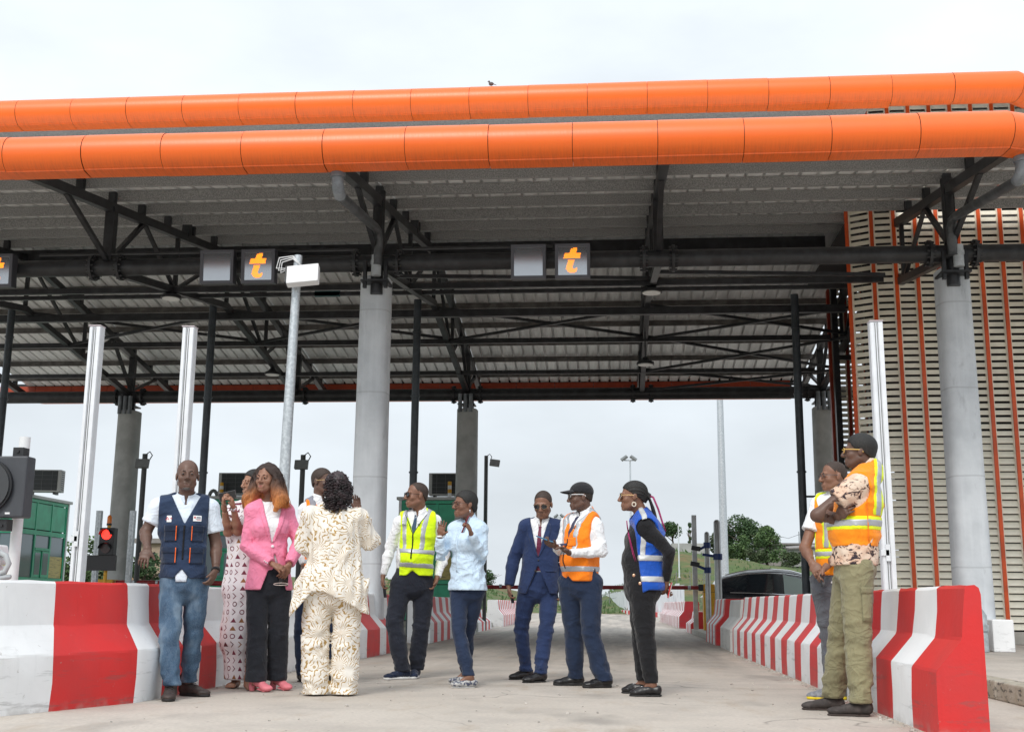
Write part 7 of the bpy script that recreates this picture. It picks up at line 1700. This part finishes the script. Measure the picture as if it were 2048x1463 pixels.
    for e in (-1, 1): b = MB(); b.tube([tuple(p.H(e*.083+math.cos(a)*.004, .0+math.cos(a)*.014, -.062+math.sin(a)*.017)) for a in [2*math.pi*i/12 for i in range(13)]], .004, 6); p.mb('earring', b, mat('terracotta', (.26, .07, .05), .5), smooth=True)
    b = MB(); b.sphere(tuple(p.F.hit(p.nk+p.f*.3-UP*.055, -p.f, .5, .004)), .008, 10, 6); p.mb('pendant', b, M_WHITE, smooth=True)
    p.shoes(PPINK, PPINK, 'pump', .265)
    g = p.grip['b'][0]; p.held('smartphone', 'dark phone held low in front of the pink blazer', 'phone', g+np.array([.01, .012, -.01]), (1, .2, 0), (.1, 0, 1), (.078, .16, .010), mat('black_phone', (.02, .02, .022), .3), group='phones carried in hand')
    o = empty('eyeglasses', tuple(p.world(g+np.array([-.01, -.03, -.075])))); tag(o, 'folded spectacles dangling from the hand of the pink blazer woman', 'glasses')
    b = MB(); b.tube([(math.cos(a)*.062, math.sin(a)*.02-.0, math.sin(a)*.010) for a in [2*math.pi*i/20 for i in range(21)]], .0035, 6); b.build('frame', mat('clear_frame', (.55, .45, .42), .2), o, smooth=True)
p_pink()

# ---- 4: man behind, white sleeves and orange vest
def p_v4():
    p = Person('vest4', 'man in white sleeves and orange vest half hidden behind the cream printed outfit', SK_D, head_pitch=0, headscale=1.1)
    p.body({'a': dict(curl=30), 'b': dict(curl=[8, 10, 14, 18], palm=(-.6, -1, 0), side=(-1, 0, 0), thumb=30)})
    p.trousers(NAVYT, hem=.06, seed=7); p.shirt(WHT, .012, 'long', seed=14, vneck=(.05, .03)); p.collar(WHT)
    v = p.vest(HIO, .030, vdepth=.2, vw=.08); p.band('safety_vest', strip_x(p, .095, .024, p.pel[2]+.15), mat('dark_tape', (.22, .22, .26), .5), v)
    p.band('safety_vest', strip_z(p, p.pel[2]+.17, .025), M_REFL, v)
    p.short_hair(.003, M_FADE); p.glasses(M_METALG, None); p.shoes(LEA_B, SOLE_B, 'oxford', .28)
p_v4()

# ---- 5: woman seen from behind in the cream print
def p_cream():
    p = Person('cream', 'woman seen from behind in loose cream and gold flame print tunic and trousers', SK_M, female=True, build=1.06, headscale=1.08)
    p.body({'a': dict(curl=30), 'b': dict(curl=20)})
    p.trousers(FLAME, (.112, .108, .112), hem=.012, seed=9, amp=.006, name='wide_trousers', k=.03)
    F = Field(p.lo-np.array([.1, .1, 0]), p.hi, .009); p.torso(F, .016, .05); c = p.pel; s_ = p.s if p.s[0] > 0 else -p.s
    F.econe(p.sh-UP*.06, c-UP*.02, p.s, (.185, .135), (.250, .19), .07)
    F.econe(c+UP*.02-s_*.03, c-UP*.18-s_*.04, p.s, (.255, .19), (.30, .21), .05)
    F.cap(c-s_*.24+UP*.0, c-s_*.31-UP*.30, .06, .045, .05); F.cap(c+s_*.24+UP*.02, c+s_*.27-UP*.36, .05, .035, .05)
    F.econe(c+s_*.08-UP*.05, c+s_*.17-UP*.32, p.s, (.17, .18), (.11, .17), .05)
    for q in 'ab': F.cap(p.J['s'+q], p.J['e'+q], .072, .082, .04)
    F.cap(p.J['eb'], p.J['eb']*.5+p.J['wb']*.5, .075, .065, .03); F.cap(p.J['sa'], p.J['sa']*.2+p.J['ea']*.8, .085, .09, .03)
    F.noise(folds(41, .010, 15, (2.0, 2.0, .28)), .08); F.noise(folds(44, .003, 34, (1.6, 1.6, .4)), .08)
    def hem(P):
        x = (P-c)@s_; side = np.clip(np.abs(x)-.17, 0, .2); hz = c[2]-.045-.46*np.clip(x+.08, 0, .30)-1.2*side*(x < 0)-.3*side*(x > 0); return np.where(d_cap(P, p.J['sb'], p.J['eb'], .1, .11) < 0, -1, hz-P[..., 2])
    F.keep(hem); F.cut(lambda P: d_cap(P, p.nk-p.f*.02, p.hc, .062, .066), p.nk-.2, p.nk+.25)
    # keyhole at the nape
    F.cut(lambda P: np.maximum(np.abs((P-p.nk)@p.s)*1.6+((P[..., 2]-p.nk[2]-.01)*-1.0)*.45-.03, (P-p.nk)@p.f), p.nk-np.array([.1, .3, .10]), p.nk+np.array([.1, .3, .1]))
    p.emit('tunic', F, FLAME)
    CURL = NT('dark_curls', .45); CURL.col(CURL.ramp(CURL.noise(26, 2), [(.4, (.012, .010, .011)), (.62, (.040, .024, .028))])); CURL = CURL.m
    F = Field(p.hc-.2, p.hc+.2, .007); B = (p.hS, p.hF, p.hU); F.ell(p.H(0, -.02, .036), B, (.092, .112, .096), .02); F.ell(p.H(0, -.06, -.06), B, (.100, .08, .088), .03); F.noise(folds(3, .006, 90)); F.keep(lambda P: p.hloc(P)[1]-.055); p.emit('hair', F, CURL)
    b = MB(); rr = random.Random(9)
    for k in range(420):
        th = rr.uniform(0, 6.283); zz = rr.uniform(-.165, .10)
        wid = .100*(1-.62*max(0, (zz-.0)/.10)**2) if zz > -.08 else .100-.25*(-.08-zz)
        px_, py_ = math.sin(th)*wid*rr.uniform(.75, 1.12), -.045-abs(math.cos(th))*wid*.85*rr.uniform(.6, 1.1); r0 = rr.uniform(.007, .014); tl = rr.uniform(1.2, 2.4); n = int(9*tl); drop = rr.uniform(.008, .020); ph = rr.uniform(0, 6.28); pts = []
        for j in range(n): a = ph+j/9*6.283; pts.append(tuple(p.H(px_+math.cos(a)*r0, py_+math.sin(a)*r0*.8, zz-drop*j/9*1.4)))
        b.tube(pts, .0036, 5, cap=False)
    tag(p.mb('curls', b, CURL, smooth=True), kind='stuff')
    p.shoes(LEA_B, SOLE_B, 'flat', .25)
p_cream()

# ---- 6: man in yellow vest
def p_yellow():
    p = Person('yellow', 'man in fluorescent yellow vest and sunglasses with phone in his lowered hand', SK_M, head_pitch=2, build=1.06, belly=.03, headscale=1.12)
    p.body({'a': dict(curl=[45, 50, 52, 52], palm=(1, 0, 0), side=(0, -1, 0), thumb=20), 'b': dict(curl=30, palm=(-1, -.3, 0))})
    p.trousers(INKT, (.104, .084, .082), hem=.075, seed=12, amp=.005)
    p.shirt(WHT, .013, 'long', hem=p.pel[2]+.10, seed=17, so=.014, vneck=(.05, .03), amp=.0045); p.collar(WHT); p.tie('shirt', TIEN, v1=-.34, drift=-.015)
    v = p.vest(HIY, .034, hem=p.pel[2]+.055, vdepth=.22, vw=.10, hemcurve=.05, seed=19, amp=.004)
    z0 = p.pel[2]
    p.band('safety_vest', strip_z(p, z0+.155, .026, -.05), M_REFL, v); p.band('safety_vest', strip_z(p, z0+.29, .026, -.05), M_REFL, v); p.band('safety_vest', strip_x(p, .100, .025, z0+.30, .06), M_REFL, v)
    p.patch('safety_vest', -.006, .006, -.215, -.46, BLKC, 'zip', v, off=.006, nu=1, nv=16, thick=.003)
    for e in (-1, 1): p.patch('safety_vest', 0, 0, -.02, -.215, BLKC, 'edging', v, off=.005, nu=1, nv=10, thick=.003, shape=lambda f, e=e: (e*(.098*(1-f)-.001), e*(.098*(1-f)+.004)))
    INK = mat('print_ink', (.03, .03, .03), .6)
    q = p.fields['safety_vest'].hit(p.nk+p.f*.34-p.s*.085-UP*.125, -p.f, .6, .008); p.text('DCF', .030, q, p.s, UP, INK, 'lettering', v)
    # emblem: round C with a wing sweeping right
    q = p.fields['safety_vest'].hit(p.nk+p.f*.34+p.s*.050-UP*.125, -p.f, .6, .008); b = MB(); S_ = p.s
    b.tube([tuple(q+S_*math.cos(a)*.011+UP*math.sin(a)*.010) for a in [R(30+10*i) for i in range(31)]], .0032, 6); b.tube([tuple(q+S_*.0+UP*.011), tuple(q+S_*.02+UP*.014), tuple(q+S_*.045+UP*.010)], .003, 5, rs=[.004, .003, .001]); p.mb('emblem', b, INK, v, smooth=True)
    p.short_hair(.0020, M_FADE, front=(.06, .092)); p.glasses(BLKC, M_DLENS, r=.022, thick=.003)
    p.shoes(KNIT, SOLE_W, 'sneaker', .295)
    g = p.grip['a'][0]; p.held('smartphone', 'black phone in the lowered hand of the man in the yellow vest', 'phone', g+np.array([.004, -.005, -.03]), (.3, 1, 0), (.15, 0, -1), (.070, .15, .010), mat('black_phone', (.02, .02, .022), .3), group='phones carried in hand')
p_yellow()

# ---- 7: woman in pale blue shirt
def p_blue():
    p = Person('blue', 'woman in loose pale blue shirt and glasses gesturing with raised hand', SK_M, female=True, build=.97, head_pitch=1, lips=M_LIPW, mouth=.005, headscale=1.08)
    p.body({'a': dict(curl=[2, 4, 8, 14], palm=(-.5, -1, 0), side=(1, 0, 0), thumb=58, tcurl=0, spread=10), 'b': dict(curl=[48, 50, 52, 54], palm=(-1, -.2, .2), side=(0, -1, 0), thumb=15)}, feet='in')
    p.trousers(NAVYT, (.094, .070, .060), hem=.10, seed=15, amp=.004)
    sh = p.shirt(LBL, .018, 'long', hem=p.pel[2]-.035, seed=21, so=.018, cuff=.018, amp=.0055, flare=.014, vneck=(.04, .03), h=.0085); p.collar(LBL, r=.068)
    p.patch('shirt', -.012, .012, -.03, -.46, LBL, 'placket', sh, off=.003, nu=2, nv=20, thick=.003)
    b = MB(); q = p.fields['shirt'].hit(p.nk+p.f*.3-UP*.02, -p.f, .5, .01)
    for e in (-1, 1): b.add([tuple(q), tuple(q+p.s*e*.035+UP*.018), tuple(q+p.s*e*.035-UP*.016)], [(0, 1, 2)])
    p.mb('neck_bow', b, LBL)
    p.short_hair(.009, M_HAIR, front=(.075, .060), back=(-.09, -.075)); p.glasses(mat('tortoise_frame', (.10, .05, .045), .3), None, r=.023, thick=.0028)
    F = Field(p.hc-.16, p.hc+.16, .006); F.ell(p.H(0, -.085, -.02), (p.hS, p.hF, p.hU), (.05, .032, .05), .01); p.emit('hair_roll', F, M_HAIR)
    for e in (-1, 1): b = MB(); b.tube([tuple(p.H(e*.085, -.005, -.048)), tuple(p.H(e*.087, -.004, -.075))], .005, 8); p.mb('earring', b, M_SILV, smooth=True)
    p.shoes(mat('silver_print_leather', (.45, .45, .44), .4, col2=(.06, .07, .12), vscale=40, lo=.5, hi=.56), SOLE_W, 'flat', .255)
    b = MB(); w = p.J['wa']; b.tube([tuple(w-UP*.006+np.array([0, 0, -.004])), tuple(w+UP*.006)], .030, 16); p.mb('bracelet', b, M_WHITE, smooth=True)
    g = p.grip['b'][0]; p.held('smartphone', 'black phone in a dark red case held by the woman in pale blue', 'phone', g+UP*.005, (.25, 1, .1), (.45, 0, 1), (.074, .165, .012), mat('red_case', (.17, .012, .03), .4), group='phones carried in hand')
p_blue()

# ---- 8: man in blue suit
def jacket(p, m, name, o=.026, vdepth=.36, vw=.085, hemz=None, seed=23, so=.022, x0=0.0):
    G = Field(p.lo, p.hi, .0085); p.torso(G, o, .04); b = p.build; G.econe(p.pel*.5+p.sh*.5, p.pel-UP*.07, p.s, (.145*b+o*.8, .120*b+o*.8), (.178*b+o, .145*b+o), .05)
    for q in 'ab': p.arm(G, q, so, so+.002, so, .014)
    
    fo, f2 = folds(seed, .004, 22), folds(seed+3, .0035, 44)
    G.noise(lambda P: (fo(P)+.6*f2(P))*(.3+1.1*np.exp(-np.sum((P-p.J['ea'])**2, -1)/.012)+1.1*np.exp(-np.sum((P-p.J['eb'])**2, -1)/.012)))
    near = lambda P: np.minimum(d_cap(P, p.J['ea'], p.J['wa'], .08, .075), d_cap(P, p.J['eb'], p.J['wb'], .08, .075))
    hz = p.pel[2]-.08 if hemz is None else hemz
    G.keep(lambda P: np.where(near(P) < 0, -1.0, hz-P[..., 2]))
    for q in 'ab':
        a, w = p.J['e'+q], p.J['w'+q]; u_ = nrm(w-a); G.cut(lambda P, w=w, u_=u_: np.maximum(np.linalg.norm(P-w-u_*.055, axis=-1)-.085, -((P-w)@u_)-.008), w-.16, w+.16)
    G.cut(lambda P: d_cap(P, p.nk+UP*.0-p.f*.02, p.hc, .070, .08), p.nk-.2, p.nk+.25)
    al = math.atan2(vw, vdepth)
    def vv(P): x, y, z = p.tloc(P); return np.maximum(np.abs(x-x0)*math.cos(al)-(z+vdepth)*math.sin(al), -y)
    G.cut(vv, p.nk-.5, p.nk+.2)
    def op(P): x, y, z = p.tloc(P); return np.where(near(P) < 0, 1, np.maximum(np.maximum(np.abs(x-x0)-np.clip((-vdepth-.06-z)*.42, 0, .16), -y), z+vdepth+.06))
    G.cut(op, p.nk-np.array([.4, .4, 1.0]), p.nk+.2); p.fields[name] = G; return p.emit(name, G, m)
def p_suit():
    p = Person('suit', 'man in navy blue suit and burgundy tie looking down', SK_M, head_pitch=-16, build=1.0, headscale=1.13, shw=.83)
    p.body({'a': dict(curl=[45, 50, 52, 50], palm=(1, 0, 0), side=(0, -1, 0), thumb=20), 'b': dict(curl=40, palm=(-1, 0, 0))})
    p.trousers(SUITB, (.100, .076, .068), hem=.075, seed=25, amp=.006)
    p.shirt(WHT, .010, None, hem=p.pel[2]+.12, seed=26, vneck=(.05, .03)); p.collar(WHT); p.tie('shirt', TIEB, v1=-.50, w1=.040, drift=-.01)
    j = jacket(p, SUITB, 'suit_jacket', x0=-.012)
    for sg in (-1, 1): p.patch('suit_jacket', 0, 0, -.015, -.345, SUITB, 'lapel', j, off=.006, nu=5, nv=16, thick=.005, shape=lambda f, sg=sg: (-.012+sg*(.080*(1-f)+.003), -.012+sg*(.080*(1-f)+.005+.072*math.sin(min(1, f*2+.2)*math.pi*.5)*(1-f)**.7)))
    for k in (0, 1):
        q = p.fields['suit_jacket'].hit(p.nk+p.f*.34+p.s*(-.008-.03*k)-UP*(.375+.10*k), -p.f, .6, .003)
        if q is not None: b = MB(); b.sphere(tuple(q), .009, 10, 6, sc=(1, .5, 1)); p.mb('button', b, LEA_B, j, smooth=True)
    p.patch('suit_jacket', .06, .155, -.47, -.485, fabric('suit_shadow', (.018, .034, .095)), 'pocket_flap', j, off=.005, nu=6, nv=2, thick=.004)
    p.short_hair(.0022, M_FADE, front=(.074, .076)); p.glasses(mat('dull_gold_wire', (.30, .21, .11), .35, metal=.8), M_DLENS, r=.0235, shape=1.0, thick=.0012)
    p.shoes(LEA_B, SOLE_B, 'oxford', .29)
    g = p.grip['a'][0]; p.held('key_fob', 'small black device in the hand of the suited man', 'device', g+np.array([.004, -.01, -.02]), (.4, 1, 0), (.2, 0, -1), (.05, .085, .014), mat('black_phone', (.02, .02, .022), .3), screen=False)
p_suit()

# ---- 9: man in cap and orange vest
def p_cap():
    p = Person('cap', 'man in black cap and orange vest looking away with a blue phone in hand', SK_D, build=1.04, belly=.028, head_pitch=-2, headscale=1.08)
    p.body({'a': dict(curl=[30, 34, 36, 40], palm=(0, .2, 1), side=(0, -1, .3), thumb=40), 'b': dict(curl=[22, 26, 30, 30], palm=(.3, .3, -1), side=(.2, -1, 0), thumb=20)})
    p.trousers(NAVYT, (.108, .086, .082), hem=.06, seed=29, amp=.005)
    p.shirt(WHT, .014, 'long', hem=p.pel[2]+.10, seed=30, so=.016, amp=.005, vneck=(.05, .03)); p.collar(WHT); p.tie('shirt', TIED, v1=-.30)
    v = p.vest(HIO, .036, hem=p.pel[2]+.0, vdepth=.24, vw=.10, seed=31, amp=.0045, hemcurve=.05, arm_r=.085)
    z0 = p.pel[2]; p.band('safety_vest', strip_z(p, z0+.11, .028), M_REFL, v); p.band('safety_vest', strip_z(p, z0+.26, .028), M_REFL, v); p.band('safety_vest', strip_x(p, .088, .024, z0+.27, .0), M_REFL, v)
    p.patch('safety_vest', -.005, .005, -.23, -.50, BLKC, 'zip', v, off=.006, nu=1, nv=14, thick=.003)
    p.patch('safety_vest', .035, .10, -.22, -.30, HIO, 'pocket', v, off=.007, nu=4, nv=4, thick=.004)
    q = p.fields['safety_vest'].hit(p.nk+p.f*.34+p.s*.06-UP*.13, -p.f, .6, .008); b = MB(); b.tube([tuple(q+p.s*math.cos(a)*.009+UP*math.sin(a)*.008) for a in [R(30+10*i) for i in range(31)]], .0028, 6); b.tube([tuple(q+UP*.009), tuple(q+p.s*.035+UP*.010)], .0025, 5); p.mb('emblem', b, BLKC, v, smooth=True)
    CAPM = fabric('black_cap_cloth', (.020, .020, .023), .15); B = (p.hS, p.hF, p.hU)
    F = Field(p.hc-.22, p.hc+.24, .0055); F.ell(p.H(0, -.012, .044), B, (.090, .114, .092), .01); F.keep(lambda P: (.030-.10*p.hloc(P)[1]*0-p.hloc(P)[2]+.16*np.clip(p.hloc(P)[1], -.2, .1))*1.0); c = p.emit('cap', F, CAPM)
    b = MB(); rows = []
    for j in range(7):
        f_ = j/6; rows.append([tuple(p.H(math.sin(a)*(.078+.0*f_)*(1-.12*f_), .062+math.cos(a)*(.020+.095*f_), .047+.012*math.cos(a)*(1-f_)-.006*f_-abs(math.sin(a))**2*.014)) for a in [R(-80+160*i/14) for i in range(15)]])
    b.loft(rows, closed=False); bo = p.mb('visor', b, CAPM, c, smooth=True); md = bo.modifiers.new('solid', 'SOLIDIFY'); md.thickness = .004
    p.short_hair(.003, M_STUB, front=(.078, .040), back=(-.09, -.045))
    p.glasses(M_SILV, None, r=.020, thick=.0025, z=.012, temple=M_WHITE)
    p.shoes(LEA_B, SOLE_B, 'sneaker', .295, BLKC)
    g = p.grip['a'][0]; p.held('smartphone', 'blue phone held flat by the man in the black cap', 'phone', g+UP*.008+np.array([-.03, 0, .01]), (.1, 1, 0), (-1, 0, .35), (.075, .16, .010), mat('blue_phone', (.03, .16, .30), .35), mat('lit_phone_glass', (.05, .12, .17), .1), group='phones carried in hand')
p_cap()

# ---- 10: woman in black with open blue vest
def p_bv():
    p = Person('bluevest', 'woman in black with open cobalt vest and braids, hands behind her back', SK_M, female=True, build=1.17, lips=M_LIPW, head_pitch=1, headscale=1.07, belly=.02)
    p.body({'a': dict(curl=40, palm=(-1, .3, 0), side=(0, -1, 0)), 'b': dict(curl=40, palm=(1, -.2, 0))}, feet='in')
    p.trousers(BLKC, (.104, .074, .058), hem=.105, seed=33, amp=.0035, waist=p.pel[2]+.16)
    p.shirt(BLKC, .010, 'long', hem=p.pel[2]+.10, name='top', seed=34, so=.012, cuff=.008, neck_r=.082, vneck=(.09, .10), amp=.003)
    G = Field(p.lo, p.hi, .0085); p.torso(G, .030, .045); G.econe(p.pel*.5+p.sh*.5, p.pel-UP*.09, p.s, (.180, .150), (.215, .185), .05); G.noise(folds(36, .006, 20, (1, 1, 1.4)))
    for q in 'ab':
        pp, e = p.J['s'+q], p.J['e'+q]; out = p.s*(1 if (pp-p.sh)@p.s > 0 else -1); p0 = pp+out*.045-UP*.02; G.cut(lambda P, p0=p0, e=e, pp=pp, out=out: d_cap(P, p0, p0+nrm(e-pp)*.15+out*.06, .082, .09), pp-.35, pp+.35, .01)
    hz = p.pel[2]-.06
    def cl(P): x, y, z = p.tloc(P); return np.maximum(hz-.5*np.clip(y+.02, 0, .2)+.0-P[..., 2], y-(.055+.10*np.clip(z+.35, -.3, .35)))
    G.keep(cl); G.cut(lambda P: d_cap(P, p.nk-UP*.02, p.hc, .075, .085), p.nk-.2, p.nk+.25); p.fields['vest'] = G; v = p.emit('safety_vest', G, BLUV)
    z0 = p.pel[2]; SIL = mat('silver_tape', (.55, .56, .56), .45, metal=.2, var=.06)
    p.band('vest', strip_z(p, z0+.20, .026), SIL, v, .005); p.band('vest', strip_z(p, z0+.03, .026), SIL, v, .005)
    p.band('vest', lambda P: np.maximum(np.abs(p.tloc(P)[1]-.005-.05*np.clip(-p.tloc(P)[2], 0, .4))-.024, z0+.215-P[..., 2]), SIL, v, .005)
    cam_dir = np.array([0, 1.0, 0])
    for (u, vv, w, h_, m) in ((-.085, -.20, .018, .022, mat('badge_yellow', (.75, .70, .25), .5)), (-.078, -.245, .018, .018, mat('badge_green', (.10, .35, .28), .5)), (-.070, -.30, .022, .034, mat('badge_blue', (.16, .24, .60), .4))):
        p.patch('vest', u-w, u+w, vv+h_, vv-h_, m, 'badge', v, off=.008, nu=2, nv=2, dirv=cam_dir)
    for vv, u in ((-.50, -.05), (-.565, .0)):
        q = p.fields['trousers'].hit(p.nk+np.array([u, -.34, vv]), cam_dir, .6, .003)
        if q is not None: b = MB(); b.sphere(tuple(q), .014, 12, 8, sc=(1, .5, 1)); p.mb('trouser_button', b, M_GOLDB, smooth=True)
    # cornrows gathered into braids
    B = (p.hS, p.hF, p.hU); F = Field(p.hc-.2, p.hc+.2, .005); F.ell(p.H(0, -.016, .036), B, (.087, .110, .097), .01); F.cap(p.H(0, -.07, -.02), p.H(0, -.10, .0), .055, .035, .02)
    def rows_(P): x, y, z = p.hloc(P); return .0028*np.sin(np.arctan2(x, z+.02)*26)
    F.noise(rows_); sl = (.062+.045)/(.080+.09)
    F.keep(lambda P: ((-.045+(p.hloc(P)[1]+.09)*sl)-p.hloc(P)[2])*.85); p.emit('hair', F, M_HAIR)
    MAG = mat('magenta_braid', (.30, .012, .10), .6, var=.3, vscale=60)
    rr = random.Random(2); tie = p.H(0, -.118, .012)
    b = MB(); b.tube([tuple(p.H(0, -.10, .03)), tuple(p.H(0, -.128, .012)), tuple(p.H(0, -.122, -.01))], .020, 10); p.mb('hair_tie', b, M_HAIR, smooth=True)
    for k in range(22):
        b = MB(); a0 = tie+p.hS*rr.uniform(-.03, .03); dx = rr.uniform(.0, .05); mid = p.nk+np.array([.045+dx*.6, rr.uniform(-.07, .05), -.02]); end = p.nk+np.array([.085+dx, rr.uniform(-.10, .08), -.16-rr.random()*.10]); pts = []
        for j in range(11):
            t = j/10; q = a0*(1-t)**2+2*mid*t*(1-t)+end*t*t; q = q+np.array([.05*math.sin(t*3.14), 0, .01*math.sin(t*3.14)]); pts.append(tuple(q))
        b.tube(pts, .006, 6, rs=[.0066+.0010*(j % 2) for j in range(11)]); p.mb('braid', b, M_HAIR, smooth=True)
    b = MB(); q0 = tie; pts = [tuple(q0), tuple(q0+np.array([.045, -.02, -.02])), tuple(q0+np.array([.085, -.03, -.12])), tuple(q0+np.array([.12, -.05, -.24])), tuple(q0+np.array([.145, -.06, -.31]))]; b.tube(pts, .008, 8, rs=[.008, .009, .009, .008, .004]); p.mb('braid', b, MAG, smooth=True)
    # magenta lanyard-like braid over the front
    top = p.fields['top']
    for off_ in (0, .012):
        pts = []
        for j in range(13):
            f_ = j/12; q = p.nk+np.array([-.105+off_*f_+.065*f_**1.5, -.34, -.05-.34*f_]); hh = top.hit(q, cam_dir, .6, .006); pts.append(tuple(hh) if hh is not None else tuple(q+np.array([0, .2, 0])))
        b = MB(); b.tube(pts, .005, 6, rs=[.005]*9+[.004, .003, .002, .0012]); p.mb('braid', b, MAG, smooth=True)
    p.glasses(M_METALG, mat('brown_lens', (.05, .025, .03), .05, spec=.8), r=.026, shape=1.1, thick=.0012)
    for e in (-1, 1):
        b = MB(); b.tube([tuple(p.H(e*.086, -.004+math.cos(a)*.015, -.070+math.sin(a)*.016)) for a in [2*math.pi*i/14 for i in range(15)]], .0055, 6); p.mb('earring', b, mat('pale_beads', (.62, .55, .45), .4), smooth=True)
    p.shoes(LEA_B, SOLE_B, 'loafer', .27)
    for i, q in enumerate('ab'):
        fd = facing(p.fy[i]); sd = np.cross(fd, UP); c = p.J[HEEL[q]]+fd*.135+UP*.078; b = MB()
        for e in (-1, 1): b.tube([tuple(c+sd*(e*.012+math.cos(a)*.011)+fd*math.sin(a)*.010) for a in [2*math.pi*k/10 for k in range(11)]], .003, 5)
        p.mb('shoe_buckle', b, M_SILV, smooth=True)
    g = (p.grip['a'][0]+p.grip['b'][0])/2; p.held('smartphone', 'phone in bright red case held behind the back of the woman in black', 'phone', g+np.array([.03, -.02, .005]), (.1, 1, 0), (.25, 0, 1), (.066, .13, .011), mat('bright_red_case', (.55, .03, .03), .4), M_WHITE, group='phones carried in hand')
p_bv()

# ---- 11: older man behind, orange vest over white, grey jeans
def p_grey():
    p = Person('grey', 'bald man with glasses and grey trousers behind the man with folded arms', SK_M, build=1.03, headscale=1.06)
    p.body({'a': dict(curl=[30, 34, 38, 40], palm=(.2, .8, -.3), side=(1, 0, .2), thumb=25), 'b': dict(curl=[40, 46, 50, 50], palm=(1, .3, 0), side=(0, -1, 0), thumb=20)}, ao=0)
    p.trousers(GREYD, (.098, .074, .066), hem=.07, seed=41, amp=.006)
    p.shirt(WHT, .012, 'short', hem=p.pel[2]-.035, upto=.62, seed=42)
    v = p.vest(HIO2, .032, hem=p.pel[2]+.03, seed=43, vdepth=.18, vw=.08); z0 = p.pel[2]
    p.band('safety_vest', strip_z(p, z0+.20, .045), LIME, v, .004); p.band('safety_vest', strip_z(p, z0+.20, .024), M_REFL, v, .007); p.band('safety_vest', strip_x(p, .10, .038, z0+.245, .08), LIME, v, .004); p.band('safety_vest', strip_x(p, .10, .020, z0+.245, .08), M_REFL, v, .007)
    p.glasses(mat('dark_steel_frame', (.09, .09, .10), .3, metal=.5), None, r=.020, shape=.8)
    p.short_hair(.0015, M_FADE, front=(.0, .03), back=(-.09, -.05))
    p.shoes(mat('grey_mesh', (.22, .23, .25), .7, var=.2, vscale=40), mat('yellow_foam', (.80, .62, .02), .5), 'sneaker', .29, BLKC)
    g = p.grip['b'][0]; p.held('smartphone', 'black phone in the clasped hands of the man in grey trousers', 'phone', g+np.array([.015, -.01, -.02]), (.3, 1, 0), (.1, 0, -1), (.07, .10, .012), mat('black_phone', (.02, .02, .022), .3), group='phones carried in hand')
p_grey()

# ---- 12: man with folded arms in patterned shirt
def p_pattern():
    p = Person('pattern', 'tall man with folded arms in patterned shirt, orange vest and khaki cargo trousers', SK_D, build=1.06, belly=.03, head_pitch=4, headscale=1.06)
    p.body({'a': dict(curl=[30, 34, 38, 38], palm=(.2, 1, 0), side=(0, 0, 1)), 'b': dict(curl=[30, 34, 36, 36], palm=(0, 1, -.2), side=(0, 0, 1))}, ao=0)
    tr = p.trousers(KHAKI, (.112, .094, .082), hem=.085, seed=45, amp=.0065)
    camd = np.array([0, 1.0, 0])
    zp = p.pel[2]-p.nk[2]
    p.patch('trousers', -.075, .045, zp-.19, zp-.40, KHAKI, 'cargo_pocket', tr, off=.007, dirv=camd, thick=.010, nu=8, nv=8); p.patch('trousers', -.080, .050, zp-.17, zp-.215, KHAKI, 'pocket_flap', tr, off=.014, dirv=camd, thick=.006, nu=8, nv=3)
    p.shirt(CAMO, .016, 'short', hem=p.pel[2]-.02, seed=46, upto=.52, so=.022, amp=.006, flare=.015); p.collar(CAMO)
    v = p.vest(HIO2, .034, hem=p.pel[2]+.11, seed=47, vdepth=.2, vw=.08, arm_r=.095, shx=.015, amp=.004); z0 = p.pel[2]
    p.band('safety_vest', strip_z(p, z0+.27, .052), LIME, v, .004); p.band('safety_vest', strip_z(p, z0+.27, .026), M_REFL, v, .007)
    def diag(hw):
        def fn(P):
            x, y, z = p.tloc(P); return np.maximum(np.abs(y+.065+.10*(z+.16))-hw, z0+.32-P[..., 2])
        return fn
    p.band('safety_vest', diag(.042), LIME, v, .004); p.band('safety_vest', diag(.022), M_REFL, v, .007)
    p.patch('safety_vest', -.012, -.006, -.20, -.52, HIO, 'seam', v, off=.008, nu=1, nv=12, dirv=camd, thick=.003)
    p.short_hair(.010, M_HAIR, front=(.074, .060), back=(-.092, -.060)); p.glasses(mat('amber_frame', (.62, .40, .10), .4), None, r=.020, thick=.003, temple=mat('amber_frame', (.62, .40, .10), .4))
    F = Field(p.hc-.15, p.hc+.15, .005); B = (p.hS, p.hF, p.hU); F.ell(p.H(0, .076, -.104), B, (.020, .019, .021), .01); p.emit('goatee', F, M_BROW)
    p.shoes(mat('worn_brown_suede', (.055, .045, .042), .8, var=.3, vscale=18), mat('dark_red_sole', (.05, .035, .03), .7), 'oxford', .31, BLKC)
p_pattern()
